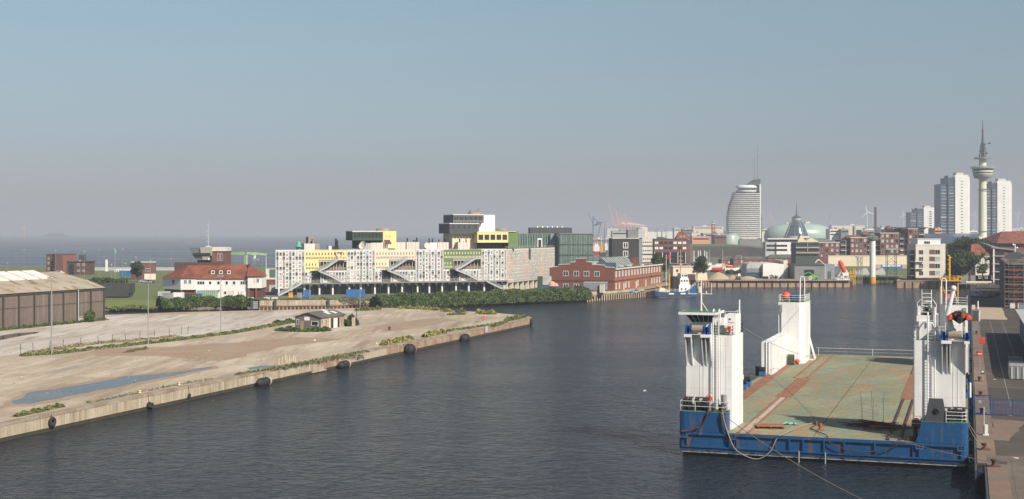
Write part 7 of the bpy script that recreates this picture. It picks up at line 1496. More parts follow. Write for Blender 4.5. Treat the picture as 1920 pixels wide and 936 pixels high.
fb = thing('lifeboat', 'orange free fall lifeboat tilted nose down on the white launching frame', 'lifeboat', (XX(1579, 587), 587, ZZ(500, 587))); b_ = MB(); b_.lathe(0, 0, [(.1, -3.1), (.6, -2.7), (1.0, -1.8), (1.1, 0), (1.05, 1.8), (.8, 2.7), (.3, 3.1)], 0, 14); o_ = b_.build('hull', 'orange', fb); o_.rotation_euler = (0, R(-24), 0)
b_ = MB(); b_.box(-.5, .5, -1.3, -.8, .9, 2.1); o_ = b_.build('steering_cabin', 'orange', fb); o_.rotation_euler = (0, R(-24), 0)
yp = thing('mooring_dolphin', 'yellow steel mooring dolphin at the mouth of the small dock', 'dolphin', (XX(1598, 600), 600, 0)); b_ = MB()
for x in (-1.0, -.3, .5, 1.2): b_.cyl((x, 0, -1), (x, 0, 6.5 + (x > 0)), .26, 0, 8)
b_.box(-1.4, 1.6, -.5, .5, 3.6, 4.1); b_.box(-1.4, 1.6, -.5, .5, 5.0, 5.3); b_.build('piles', 'yellow', yp)
# white navigation column and dock gate
nc = thing('radar_column', 'tall white column with service platform and yellow foot in the dock entrance', 'column', (XX(1636, 622), 622, 0)); g = lambda py: ZZ(py, 622)
MB().cyl((0, 0, g(519)), (0, 0, g(452)), 1.35, 0, 20).build('shaft', 'white', nc); MB().cyl((0, 0, -1), (0, 0, g(519)), 1.5, 0, 20).build('foot', 'yellow', nc)
b_ = MB(); b_.lathe(0, 0, [(1.4, g(452)), (2.2, g(449)), (2.2, g(447.5))], 0, 16); b_.build('capital', 'grey', nc)
b_ = MB(); b_.box(-3.2, 2.4, -2, 2, g(443.6), g(443)); railing(b_, [(-2.2, -2.2, g(447.5)), (2.2, -2.2, g(447.5)), (2.2, 2.2, g(447.5))], 1.0, .05, 2, 1.0)
for x in (-2, -.7, .7, 2): b_.cyl((x, 0, g(447.5)), (x, 0, g(443.6)), .12)
b_.ball((.9, -1, g(445.5)), .5, 0, 8, 5); b_.bar((2.2, 0, g(449)), (4.4, 0, g(445)), .15); b_.bar((3.5, 0, g(446)), (4.6, 0, g(443)), .1); b_.build('platform', 'grey_light', nc)
dg_ = thing('dock_gate', 'dark timber dock gate closing the small dock behind the white column', 'gate', (XX(1600, 632), 632, 0)); gw = 88 * 632 / F
MB().box(0, gw, 0, 1.2, -1, 3.0).build('gate_wall', 'black', dg_); MB().box(-.5, gw + .5, -.3, 1.5, 3.001, 3.5).build('walkway', 'grey', dg_)
for k in range(9): MB().box(.6 + k * 2.6, .9 + k * 2.6, -.25, -.01, -1, 3.0).build('timber_rib', 'rust_dark', dg_)
rl = MB(); railing(rl, [(0, -.2, 3.5), (gw, -.2, 3.5)], 1, .04, 2, 2); rl.build('railing', 'grey', dg_)
def lframe(px, Y, w_, h_, label, m_='steel_dark'):
    root = thing('steel_gantry', label, 'gantry', (XX(px, Y), Y, 0)); b_ = MB()
    for x in (0, w_):
        for y in (0, 2.5): b_.bar((x, y, -1), (x, y, h_), .25)
    z = 3
    while z < h_:
        b_.bar((0, 0, z), (w_, 0, min(h_, z + 3.5)), .12); b_.bar((0, 0, z), (w_, 0, z), .15); b_.bar((w_, 2.5, z), (0, 2.5, min(h_, z + 3.5)), .12); z += 3.5
    b_.build('lattice', m_, root); b_ = MB(); b_.box(-.8, w_ + .8, -.4, 2.9, h_, h_ + .4); b_.build('top_platform', 'grey_light', root); return root
lframe(1664, 622, 4.2, ZZ(468, 622), 'dark lattice gantry right of the white column'); lframe(1610, 612, 1.6, ZZ(483, 612), 'thin grey lattice gantry left of the white column', 'grey')
for (px, py, m_, lab, w__) in ((1617, 515, 'grey_light', 'grey sloping ramp roof in the dock left of the white column', 4), (1649, 514, 'grey_light', 'grey sloping ramp roof in the dock right of the white column', 3.5)):
    g_ = thing('dock_canopy', lab, 'canopy', (XX(px, 660), 660, Z0)); b_ = MB(); b_.add([(-w__, 0, 0), (w__, 0, 0), (w__, 4, 0), (-w__, 4, 0), (-w__, 0, 1.2), (w__ * .5, 0, 3.4), (w__ * .5, 4, 3.4), (-w__, 4, 1.2)], [(0, 1, 5, 4), (1, 2, 6, 5), (2, 3, 7, 6), (3, 0, 4, 7), (4, 5, 6, 7)]); b_.build('shell', m_, g_)
# beige flood wall and striped barrier in front of the apartments
fw_ = thing('flood_wall', 'long beige flood wall in front of the brick apartments', 'wall', (XX(1553, 830), 830, Z0)); MB().box(0, 55, 0, 1, 0, ZZ(480, 830) - Z0).build('wall', 'cream', fw_); MB().box(-.2, 55.2, -.2, 1.2, ZZ(480, 830) - Z0 + .001, ZZ(480, 830) - Z0 + .3).build('coping', 'offwhite', fw_)
tn = thing('fence_banner', 'long blue white and red banner on the fence right of the white column', 'banner', (XX(1641, 735), 735, Z0)); b_ = MB(); b_.box(0, 19, 0, .1, .8, 3.2, 0); b_.box(0, 3, -.02, -.002, 1.2, 3.0, 1); b_.box(15, 19, -.02, -.002, 1.2, 3.0, 1); b_.box(4, 14, -.02, -.002, 2.2, 3.0, 2); b_.build('cloth', ['bright_blue', 'orange_pale', 'white'], tn)
for k in range(6): MB().cyl((k * 3.8, .2, 0), (k * 3.8, .2, 3.2), .08).build('fence_post', 'steel', tn)
# ================================================================ BRICK APARTMENTS
def apart(px0, px1, yt, Y, label, cols_, lit, kind='brick'):
    root, W_, h_ = bld('apartment_house', label, 'apartment house', px0, px1, Y, yt, Z0, 14, 0, 'brick_brown' if kind == 'brick' else 'green_dark', 'offwhite' if kind == 'brick' else 'steel_dark', 'brick apartment houses along the flood wall', par=.4)
    n = int((h_ - 5) / 3.3)
    for j in range(n):
        z = h_ - 2.9 - j * 3.3
        if kind == 'brick':
            for i in range(cols_):
                x = W_ * (i + .5) / cols_; win(root, x - .75, 0, z, 1.5, 1.9, mull=0, fw=.12, gm='glass_pale' if (i * 7 + j * 3 + lit) % 5 in (0, 2, 3) else 'glass', fm='offwhite' if (i + j) % 2 else 'brick_dark')
        else:
            MB().box(-.1, W_ + .1, -1.6, -.01, z - .7, z - .3).build('balcony', 'offwhite', root); MB().box(.3, W_ - .3, -.08, -.005, z - .25, z + 2.1).build('glazing', 'glass', root)
            rl = MB(); railing(rl, [(0, -1.55, z - .3), (W_, -1.55, z - .3)], 1, .05, 2, 1.4); rl.build('railing', 'grey_light', root)
            if W_ > 5: MB().box(W_ * .5 - .1, W_ * .5 + .1, -1.5, -.09, z - .25, z + 2.5).build('divider', 'offwhite', root)
    return root
apart(1492, 1535, 454.5, 842, 'dark glass fronted block with curved balconies left of the brick apartments', 0, 0, 'glass')
apart(1535.5, 1575, 454, 842, 'lowest brick section with four window columns, leftmost', 4, 1)
apart(1576, 1594, 450, 846, 'balcony section between the two lower brick sections', 0, 0, 'glass')
apart(1594.5, 1626, 445, 842, 'brick section with four window columns left of the white column', 4, 2)
apart(1626.5, 1650, 440.5, 846, 'glass balcony section directly behind the white column', 0, 0, 'glass')
apart(1650.5, 1686, 436.5, 842, 'brick section with four window columns right of the white column', 4, 0)
ya = apart(1686.5, 1702, 438, 846, 'balcony section with yellow awning', 0, 0, 'glass'); MB().add([(.2, -1.5, 9.5), (3.6, -1.5, 9.5), (3.6, -.1, 10.6), (.2, -.1, 10.6), (.2, -1.5, 9.3), (3.6, -1.5, 9.3)], [(0, 1, 2, 3), (0, 4, 5, 1)]).build('awning', 'yellow_pale', ya)
apart(1702.5, 1722, 428.5, 842, 'tallest brick section at the right end of the apartment row', 2, 4)
apart(1722.5, 1732, 430, 850, 'dark glass end bay of the apartment row', 0, 0, 'glass')
pt = thing('penthouse', 'dark flat penthouse level on top of the right apartment sections', 'penthouse', (XX(1660, 858), 858, ZZ(437, 858))); MB().box(0, 25, 0, 10, -4, 2.5).build('wall', 'glass', pt); MB().box(6.5, 27, -1.5, 11, 3.2, 3.7).build('roof', 'steel_dark', pt); MB().box(8, 26, 0, 9, 2.51, 3.19).build('upper_glazing', 'glass', pt)
# white curved apartment block
wb2 = thing('white_office', 'white three storey block with dark ribbon windows in front of the glass dome', 'building', (XX(1436, 1000), 1000, Z0)); s_ = 1000 / F; q = lambda px: (px - 1436) * s_; g = lambda py: ZZ(py, 1000) - Z0
MB().box(0, q(1458), 1.5, 14, 0, g(454)).build('rear_wing', 'grey_light', wb2); MB().box(q(1456), q(1496), 0, 16, 0, g(454)).build('front_wing', 'white', wb2)
for py in (461.5, 469.5): MB().box(q(1438), q(1456) - .01, 1.3, 1.498, g(py + 1.2), g(py - 2.5)).box(q(1456) + .1, q(1476), -.15, -.002, g(py + 1.2), g(py - 2.5)).build('ribbon_window', 'glass', wb2)
MB().box(q(1441), q(1495), 2, 14, g(454) + .01, g(449)).build('top_floor', 'glass', wb2); MB().box(q(1440), q(1496), 1, 15, g(449) + .01, g(447)).build('roof', 'white', wb2)
for px in (1482, 1489): 
    for py in (464, 471): win(wb2, q(px), 0, g(py), .9, 2.2, mull=0, gm='brick_brown')
bt = thing('cream_gables', 'cream stone gabled building before the glass dome', 'building', (XX(1496, 1100), 1100, Z0)); s_ = 1100 / F; b_ = MB(); gz = lambda py: ZZ(py, 1100) - Z0
b_.box(0, 17, 0, 10, 0, gz(452)); b_.add([(0, 0, gz(452)), (6, 0, gz(452)), (3, 0, gz(439)), (0, 8, gz(452)), (6, 8, gz(452)), (3, 8, gz(439))], [(0, 1, 2), (5, 4, 3), (1, 4, 5, 2), (0, 2, 5, 3)]); b_.add([(7, 0, gz(452)), (16, 0, gz(452)), (11, 0, gz(446)), (7, 8, gz(452)), (16, 8, gz(452)), (11, 8, gz(446))], [(0, 1, 2), (5, 4, 3), (1, 4, 5, 2), (0, 2, 5, 3)]); b_.build('wall', 'cream', bt)
# ================================================================ GLASS DOME AND OVAL HALL
Y = 1600; s_ = Y / F
kh = thing('oval_hall', 'large pale green oval hall with dark glass front behind the glass dome', 'hall', (XX(1497, Y + 60), Y + 60, Z0)); b_ = MB(); hh = ZZ(417.5, Y) - Z0
b_.lathe(0, 0, [(38, 0), (42, hh * .3), (43, hh * .5), (41, hh * .7), (35, hh * .86), (25, hh * .95), (12, hh * .99), (.5, hh)], 0, 40, 1, .6); b_.build('shell', 'klima', kh)
b_ = MB()
for i in range(26):
    t0, t1 = math.pi * (1.12 + .76 * i / 26), math.pi * (1.12 + .76 * (i + 1) / 26); r_ = 43.4
    b_.quad((r_ * math.cos(t0), r_ * .6 * math.sin(t0), 0), (r_ * math.cos(t1), r_ * .6 * math.sin(t1), 0), (r_ * math.cos(t1), r_ * .6 * math.sin(t1), hh * .42), (r_ * math.cos(t0), r_ * .6 * math.sin(t0), hh * .42))
b_.build('glass_front', 'glass_blue', kh)
MB().box(8, 14, -4, 4, hh * .99, hh + 1.5).box(-16, -13, -3, 3, hh * .97, hh + .5).build('roof_unit', 'offwhite', kh)
dm = thing('glass_dome', 'bell shaped blue glass dome with dark cap and tall spire', 'dome', (XX(1493.5, Y), Y, Z0)); g = lambda py: ZZ(py, Y) - Z0
prof = [(14.5, 0), (14.3, g(443)), (12.6, g(436)), (10.8, g(429)), (8.6, g(421)), (6.2, g(415)), (5.2, g(412))]
MB().lathe(0, 0, prof, 0, 16).build('glass_shell', 'glass_blue', dm)
b_ = MB()
for i in range(16):
    t = 2 * math.pi * i / 16
    for (r0, z0), (r1, z1) in zip(prof[1:], prof[2:]): b_.bar((r0 * 1.01 * math.cos(t), r0 * 1.01 * math.sin(t), z0), (r1 * 1.01 * math.cos(t), r1 * 1.01 * math.sin(t), z1), .5 if i % 4 == 1 else .12)
for (r0, z0) in prof[1:]: b_.torus((0, 0, z0), r0 * 1.01, .08, 0, 'z', 16, 4)
for zz_ in range(6): 
    z = g(443) + (g(412) - g(443)) * (zz_ + .5) / 6; r_ = 14.3 + (5.2 - 14.3) * (zz_ + .5) / 6 + .25; b_.torus((0, 0, z), r_, .06, 0, 'z', 16, 4)
b_.build('rib', 'grey_light', dm)
MB().cyl((0, 0, g(412)), (0, 0, g(409)), 5.4, 0, 16).build('ring', 'offwhite', dm)
MB().lathe(0, 0, [(6.2, g(409)), (4.5, g(407)), (1.5, g(404)), (.7, g(400)), (.5, g(392)), (.15, g(379))], 0, 12).build('spire', 'steel_dark', dm)
MB().cyl((0, 0, g(446)), (0, 0, g(443)), 15.5, 0, 16).build('base_ring', 'cream', dm)
# ================================================================ SAIL TOWER
Y = 1860; s_ = Y / F; sc_ = thing('sail_tower', 'tall sail shaped hotel tower with white storey bands and rooftop mast', 'tower', (XX(1423, Y), Y, Z0)); g = lambda py: ZZ(py, Y) - Z0
def lx(z):  # left edge by height, measured along the curved side
    tab = [(g(445), -60.5), (g(438), -61), (g(425), -62.3), (g(410), -62.5), (g(400), -61), (g(388), -58.8), (g(375), -54.6), (g(364.7), -51.2), (g(360), -48)]
    for (z0, v0), (z1, v1) in zip(tab, tab[1:]):
        if z <= z1: t = max(0, (z - z0) / (z1 - z0)); return (v0 + (v1 - v0) * t) * s_
    return tab[-1][1] * s_
def sail(z, inset=0, N=18):
    L_ = -lx(z); out = []
    for i in range(N + 1):
        t = math.pi * (.5 + i / N); out.append((-L_ * .5 + (L_ * .5 - inset) * math.cos(t) if False else -inset * 0 + (-L_ + (L_) * (1 - abs(math.cos(t)))) , (L_ * .26 - inset) * math.sin(t)))
    return out
def foot(z, inset=0.0, N=14):
    L_ = -lx(z); pts = []
    for i in range(N + 1):
        u = i / N; x = -u * L_; hw = 11.5 * (1 - u ** 2.2) ** .6 if u < 1 else 0; hw = max(0.01, hw - inset); pts.append((x - (0 if u == 0 else 0) + (inset if u > .99 else 0) - (inset if u < .01 else 0), -hw))
    return pts + [(x, -y) for x, y in pts[::-1]]
st = 0; z = g(447); nfl = 23; zt = g(361); dz = (zt - z) / nfl
gb_ = MB(); 
for k in range(nfl): gb_.prism(foot(z + (k + .5) * dz, .9), z + k * dz, z + (k + 1) * dz, 0)
gb_.prism([(p[0], p[1]) for p in foot(z, 2)], 0, z, 0)
gb_.build('glass_core', 'glass', sc_)
for k in range(nfl):
    zz_ = z + k * dz; thick = dz * (.52 if k < 12 else .45)
    MB().prism(foot(zz_ + dz * .3), zz_, zz_ + thick).build('storey_band', 'white', sc_)
MB().box(-1.2, .6, -12, 12, z, g(346)).build('end_wall', 'white', sc_)
b_ = MB(); b_.lathe(-17, 0, [(14.2, g(361)), (15.5, g(359)), (15.5, g(357))], 0, 24, 1, .8); b_.lathe(-17, 0, [(14.6, g(352.5)), (14.6, g(349)), (12, g(347.5))], 0, 24, 1, .8); b_.build('crown_ring', 'white', sc_)
MB().cyl((-17, 0, g(357)), (-17, 0, g(352.5)), 12.5, 0, 24).build('crown_glass', 'glass_blue', sc_)
b_ = MB(); b_.add([(-20, -7, g(349)), (1, -8, g(336)), (1, 8, g(336)), (-20, 7, g(349)), (-17, -7, g(351)), (0, -8, g(347)), (0, 8, g(347)), (-17, 7, g(351)), (-8, -7, g(337.5)), (-8, 7, g(337.5))], [(0, 8, 1, 5, 4), (3, 7, 6, 2, 9), (0, 3, 9, 8), (8, 9, 2, 1), (1, 2, 6, 5), (4, 5, 6, 7)]); b_.build('sky_ramp', 'steel_dark', sc_)
b_ = MB(); zt_ = g(297); zz0 = g(337)
for x, top in ((-6.6, zt_), (-1.8, g(300))): b_.cyl((x, 0, zz0), (x, 0, top), .35, 0, 6)
b_.cyl((-1.8, 0, g(300)), (-1.8, 0, g(266)), .4, 0, 6, r2=.18)
for k in range(6): zq = zz0 + (zt_ - zz0) * k / 5; b_.bar((-6.6, 0, zq), (-1.8, 0, zq), .3); 
for k in range(5): zq = zz0 + (zt_ - zz0) * k / 5; b_.bar((-6.6, 0, zq), (-1.8, 0, zq + (zt_ - zz0) / 5), .18)
b_.bar((-6.6, 0, zt_), (-36, 0, g(350)), .25); b_.bar((-36, 0, g(350)), (-29, 0, g(350)), .8); b_.build('mast', 'grey', sc_)
MB().lathe(-42, -8, [(13, 0), (13, g(443)), (11, g(440))], 0, 20).build('podium', 'klima', sc_); MB().box(-30, 0, -18, -8, 0, g(449)).build('podium', 'grey', sc_); MB().box(-26, -6, -19, -7, g(449) + .1, g(447.5)).build('canopy', 'cream', sc_)
# ================================================================ TELECOM TOWER
Y = 1090; tv = thing('telecom_tower', 'pale yellow concrete telecom tower with round pod and lattice aerial', 'tower', (XX(1842.5, Y), Y, Z0)); g = lambda py: ZZ(py, Y) - Z0; s_ = Y / F
MB().cyl((0, 0, 0), (0, 0, g(336)), 8 * s_, 0, 24, r2=6.8 * s_).build('shaft', 'tv_conc', tv); MB().cyl((0, 0, g(312)), (0, 0, g(297)), 6.7 * s_, 0, 20).build('upper_shaft', 'tv_conc', tv)
MB().lathe(0, 0, [(7 * s_, g(336)), (15 * s_, g(334)), (17.5 * s_, g(327))], 0, 32).build('pod_underside', 'grey_light', tv)
for ya, yb, r0, r1, m_ in ((327, 325.5, 17.5, 17.8, 'offwhite'), (325.5, 323.5, 17.6, 17.8, 'glass'), (323.5, 320, 18.2, 18.8, 'offwhite'), (320, 317.5, 18.4, 18.8, 'glass'), (317.5, 315.5, 19, 20, 'offwhite')): MB().lathe(0, 0, [(r0 * s_, g(ya)), (r1 * s_, g(yb))], 0, 32).build('pod_ring', m_, tv)
b_ = MB(); b_.cyl((0, 0, g(315.4)), (0, 0, g(314.2)), 21.5 * s_, 0, 32); 
for i in range(24): t = 2 * math.pi * i / 24; b_.bar((22 * s_ * math.cos(t), 22 * s_ * math.sin(t), g(314.5)), (22 * s_ * math.cos(t), 22 * s_ * math.sin(t), g(312)), .15)
b_.torus((0, 0, g(312)), 22 * s_, .12, 0, 'z', 24, 4); b_.build('gallery', 'grey_light', tv)
MB().cyl((0, 0, g(298)), (0, 0, g(296.5)), 16 * s_, 0, 28).torus((0, 0, g(295)), 16 * s_, .12, 0, 'z', 24, 4).build('gallery', 'steel', tv)
MB().torus((0, 0, g(355)), 8.4 * s_, .25, 0, 'z', 24, 5).torus((0, 0, g(358)), 8.4 * s_, .15, 0, 'z', 24, 5).torus((0, 0, g(434)), 8.8 * s_, .25, 0, 'z', 24, 5).build('hoop', 'grey', tv)
b_ = MB(); 
for (dx_, dy_) in ((-1, -1), (1, -1), (1, 1), (-1, 1)): b_.cyl((dx_ * 2.0, dy_ * 2.0, g(297)), (dx_ * .9, dy_ * .9, g(268)), .32, 0, 5)
for k in range(7):
    z = g(296 - k * 4); r_ = 2.0 - k * .16
    b_.bar((-r_ - .9, -r_, z), (r_ + .9, -r_, z), .2); b_.bar((-r_, -r_, z), (r_, -r_, g(292 - k * 4)), .12); b_.bar((r_, r_, z), (-r_, r_, g(292 - k * 4)), .12)
    b_.box(-r_ - 1.3, -r_ - .6, -.8, .2, z, z + .9) if k % 2 else b_.box(r_ + .5, r_ + 1.3, -.8, .2, z, z + .9)
b_.ball((5.2, -1, g(269)), .9, 0, 8, 5); b_.bar((0, 0, g(270)), (5.2, -1, g(269)), .15); b_.ball((-2.6, -2, g(285)), .7, 0, 8, 5); b_.ball((2.8, -2, g(288)), .7, 0, 8, 5)
b_.cyl((0, 0, g(270)), (0, 0, g(244)), .8, 0, 6, r2=.55); b_.cyl((0, 0, g(244)), (0, 0, g(224)), .38, 0, 6, r2=.18); b_.cyl((0, 0, g(297)), (0, 0, g(270)), .9, 0, 6)
for py in (266, 262, 258, 252, 248, 243, 238, 232): b_.bar((-1.1, 0, g(py)), (1.1, 0, g(py)), .2)
b_.build('aerial', 'steel_dark', tv)
MB().box(-5.5, 4, -6, 6, 0, g(444)).build('base_block', 'offwhite', tv); MB().box(-11, 9, -8, 8, 0, g(452)).build('base_block', 'white', tv)
# ================================================================ THREE WHITE HIGH RISES
def highrise(pxl, pxm, pxr, yt, Y, label, slits, step, flare, fl, g_rise='white high rise towers'):
    X0 = XX(pxm, Y); root = thing('high_rise', label, 'high rise', (X0, Y, Z0), 0, g_rise); g = lambda py: ZZ(py, Y) - Z0; s_ = Y / F
    wf_ = (pxr - pxm) * s_; wg = (pxm - pxl) * s_; h_ = g(yt)
    b_ = MB(); b_.add([(0, 0, h_ * .2), (wf_, 0, 0), (wf_, 0, h_), (0, 0, h_), (-flare * s_, 0, 0), (0, 1.2, h_ * .2), (wf_, 1.2, 0), (wf_, 1.2, h_), (0, 1.2, h_), (-flare * s_, 1.2, 0)], [(4, 1, 2, 3, 0), (5, 8, 7, 6, 9), (0, 3, 8, 5), (4, 0, 5, 9), (1, 6, 7, 2), (3, 2, 7, 8)]); b_.build('end_wall', 'white', root)
    MB().box(.4, wf_ + 1.5, 1.21, 24, 0, h_ - 2).build('core', 'white', root)
    MB().box(-wg * .5, -.01, 1, 24, 0, h_ - (step * .3) * s_).build('glass_wing', 'blueglass_tower', root); MB().box(-wg, -wg * .5 - .01, 2.5, 22, 0, h_ - step * s_).build('glass_wing', 'blueglass_tower', root)
    n = int(h_ / 2.95)
    for k in range(1, n):
        z = k * 2.95
        if z > h_ - step * s_ - 1: 
            continue
        MB().box(-wg * .97 - .01, -wg * .55, 2.2, 2.49, z, z + .8 + .5 * (k % 3 == 0)).box(-wg * .46, -wg * .06, .7, .99, z, z + .8).build('balcony_band', 'grey_blue' if k % 4 else 'grey_light', root)
    for k in range(2, n - 1):
        if slits == 1: win(root, wf_ * .42, 0, k * 2.95, wf_ * .16, .7, mull=0, gm='steel_dark', fm='white', fw=.04)
        else: win(root, wf_ * .5, 0, k * 2.95, wf_ * .26, 1.3, mull=0, gm='steel_dark', fm='white', fw=.04)
        MB().box(wf_ + 1.51, wf_ + 3.0, 4, 22, k * 2.95, k * 2.95 + 1.1).build('balcony', 'offwhite', root)
    MB().box(wf_ * .15, wf_ * .7, 3, 12, h_, h_ + 2.2).build('roof_house', 'offwhite', root); MB().box(-wg * .45, -.3, 3, 14, h_ - (step * .3) * s_, h_ - .5).build('roof_house', 'grey_blue', root)
    return root
highrise(1765, 1791, 1816, 328, 1300, 'tallest white high rise, immediately left of the telecom tower', 1, 17, 5, 30)
highrise(1851, 1870, 1895, 339, 1400, 'white high rise partly hidden by the telecom tower on its right', 1, 15, 8, 28)
highrise(1708, 1732, 1752, 389, 1700, 'lower white high rise with dark window column, leftmost of the three', 2, 9, 0, 20)
bx2 = thing('shopping_roof', 'long dark blue grey roof at the foot of the high rises', 'roof', (XX(1735, 1150), 1150, Z0)); b_ = MB(); b_.add([(0, 0, 0), (62, 0, 0), (62, 40, 0), (0, 40, 0), (0, 0, ZZ(444, 1150) - Z0), (62, 0, ZZ(443, 1150) - Z0), (60, 30, ZZ(438, 1150) - Z0), (4, 30, ZZ(438, 1150) - Z0)], [(0, 1, 5, 4), (1, 2, 6, 5), (2, 3, 7, 6), (3, 0, 4, 7), (4, 5, 6, 7)]); b_.build('roof', 'grey_blue', bx2); bx2.children[0].data.materials[0] = M['blueglass_tower']
# ================================================================ NEAR RIGHT: WHITE APARTMENTS, TREES, SCAFFOLD
Y = 585; wa = thing('white_apartments', 'white five storey apartment house with brown panels and balconies on the quay', 'apartment house', (XX(1716, Y), Y, Z0 + .3), 0); s_ = Y / F; q = lambda px: (px - 1716) * s_; g = lambda py: ZZ(py, Y) - Z0 - .3
MB().box(q(1717), q(1768), 0, 13, .8, g(459)).build('wall', 'offwhite', wa); MB().box(q(1768) + .01, q(1768) + 1.2, .4, 12, .8, g(457)).build('side_wall', 'offwhite', wa); MB().box(q(1722), q(1765), 1, 12, g(459) + .01, g(448.5)).build('top_floor', 'white', wa); MB().box(q(1721), q(1765) + .3, .8, 12.4, g(448.5) + .01, g(447.5)).build('roof', 'offwhite', wa)
MB().box(q(1717) - .1, q(1768) + 1.4, -.3, 12, 0, .79).build('plinth', 'brick_dark', wa); MB().box(q(1717) - .05, q(1768) + .05, -.12, .0 - .002, g(459.5), g(458)).build('parapet', 'white', wa)
for j, py in enumerate((477, 490, 503, 516.5)):
    z = g(py); win(wa, q(1723), 0, z, 1.9, 1.9, mull=1, fw=.08, fm='offwhite'); MB().box(q(1742.5), q(1753), -.05, -.002, z, z + 2.0).build('brown_panel', 'brick_brown', wa); win(wa, q(1753) + .05, 0, z, 2.2, 2.0, mull=1 if j in (0, 2) else 0, fw=.08, gm='glass' if j in (0, 2) else 'glass_pale')
    if j < 3 and j: o_ = MB().box(q(1717) - .7, q(1731), -1.3, -.01, z - .25, z).build('balcony', 'white', wa); rl = MB(); railing(rl, [(q(1717) - .7, -1.25, z), (q(1731), -1.25, z)], 1, .04, 3, .8); rl.build('railing', 'grey_light', o_)
    MB().box(-2.0, q(1717) - .02, .8, 5, z - .25, z).build('side_balcony', 'grey', wa)
MB().box(-1.9, q(1717) - .05, 2, 6, 0, g(470)).build('glass_bay', 'glass', wa)
win(wa, q(1734), 1, g(457.5), 2.6, 1.2, mull=2, fw=.06)
lsts = [(1785, 600, 17, 11, 0), (1797, 590, 19, 13, 1), (1810, 600, 20, 13, 2), (1823, 585, 19, 12, 3), (1800, 560, 14, 12, 4), (1818, 555, 13, 11, 5), (1834, 640, 19, 12, 6), (1845, 650, 19, 10, 7), (1788, 565, 8, 8, 8)]
lab = ['dark tree touching the right wall of the white apartment house', 'tall dark tree second from the white apartment house', 'tallest dark tree in the middle of the quay grove', 'broad dark tree at the right side of the quay grove', 'front tree of the grove, lower left', 'front tree of the grove, lower right beside the villa', 'tree rising behind the villa roof', 'rear tree between villa and dark balcony house', 'low tree beside the quay at the left of the grove']
for (px, Y, h_, w_, sd), lb_ in zip(lsts, lab): tree(XX(px, Y), Y, Z0, h_, w_, lb_, 'trees on the right bank', 20 + sd, True, 3200, .34)
vl = thing('villa', 'pale villa with red tiled roof half hidden behind a tree', 'house', (XX(1829, 560), 560, Z0)); MB().box(0, 6, 0, 9, 0, 11.5).build('wall', 'offwhite', vl); b_ = MB(); b_.add([(-2, -.4, 11.5), (6.4, -.4, 11.5), (6.4, 9, 11.5), (-2, 9, 11.5), (-.8, 3, 16), (3, 5, 16)], [(0, 1, 5, 4), (1, 2, 5), (2, 3, 4, 5), (3, 0, 4)]); b_.build('roof', 'roof_red', vl)
for z in (1.5, 5, 8.5): win(vl, 1.2, 0, z, 1.2, 1.7); win(vl, 3.9, 0, z, 1.2, 1.7)
tree(XX(1842, 545), 545, Z0, 14, 7, 'sparse tree in front of the pale villa', 'trees on the right bank', 41, False, 500, .4)
bh = thing('balcony_house', 'dark grey house with stacked white edged balconies and sloping grey roof', 'apartment house', (XX(1861, 560), 560, Z0)); MB().box(0, 9, 0, 14, 0, 14).build('wall', 'brick_brown', bh); b_ = MB(); b_.add([(-.8, -1, 14.4), (9.6, -1, 13.2), (9.6, 14, 13.2), (-.8, 14, 16), (-.8, -1, 15.0), (9.6, -1, 13.8), (9.6, 14, 14), (-.8, 14, 17)], [(0, 1, 5, 4), (1, 2, 6, 5), (2, 3, 7, 6), (3, 0, 4, 7), (4, 5, 6, 7)]); b_.build('roof', 'grey', bh)
for j in range(4): MB().box(-.6, 5.4, -1.5, -.01, 1 + j * 3.3, 1.25 + j * 3.3).build('balcony', 'grey_light', bh); MB().box(1.2, 4.8, -.06, -.004, 1.4 + j * 3.3, 3.6 + j * 3.3).build('glazing', 'glass', bh)
MB().box(-.2, .3, -1.4, -1.0, 0, 14).build('column', 'white', bh)
# scaffolded brick building
X_, Y_ = UV(409, 9.9); sbd = thing('scaffolded_building', 'red brick warehouse wrapped in steel scaffolding at the right edge', 'building', (X_, Y_, ZQ), -A)
MB().box(1.4, 30, 1.6, 110, 0, 12.2).build('wall', 'brick', sbd); b_ = MB(); b_.add([(1, 1.2, 12.21), (30, 1.2, 12.21), (30, 110, 12.21), (1, 110, 12.21), (6, 10, 15), (30, 10, 15), (30, 110, 15), (6, 110, 15)], [(0, 1, 5, 4), (1, 2, 6, 5), (2, 3, 7, 6), (3, 0, 4, 7), (4, 5, 6, 7)]); b_.build('roof', 'roof_grey', sbd)
sf_ = MB(); pk = MB()
for x in [k * 2.5 for k in range(8)]:
    for y in (0, 1.2): sf_.cyl((x, y, 0), (x, y, 13.4), .045, 0, 5)
for y in [k * 2.5 for k in range(28)]:
    sf_.cyl((1.1, y, 0), (1.1, y, 13.4), .045, 0, 4, cap=False)
for j in range(7):
    z = .3 + j * 2.1
    for y in (0, 1.2): sf_.cyl((0, y, z), (18, y, z), .045, 0, 4)
    sf_.cyl((0, 0, z + 1), (18, 0, z + 1), .05, 0, 4); 
    pk.box(0, 18, .06, 1.15, z + .06, z + .12); pk.box(0, 18, .05, .09, z + .121, z + .42); pk.box(.06, 1.05, 1.2, 68, z + .06, z + .12)
    if j % 2 == 0: sf_.cyl((2.5, -.05, z), (5, -.05, min(13.3, z + 2.1)), .05, 0, 4); sf_.cyl((10, -.05, z), (7.5, -.05, min(13.3, z + 2.1)), .05, 0, 4)
sf_.build('scaffold_tube', 'steel', sbd); pk.build('scaffold_plank', 'lat_red', sbd)
MB().box(-.12, -.06, .1, 66, .2, 13.0).build('side_shade_sheet', 'green_dark', sbd)  # added dark sheet carrying the shade of the building's left side
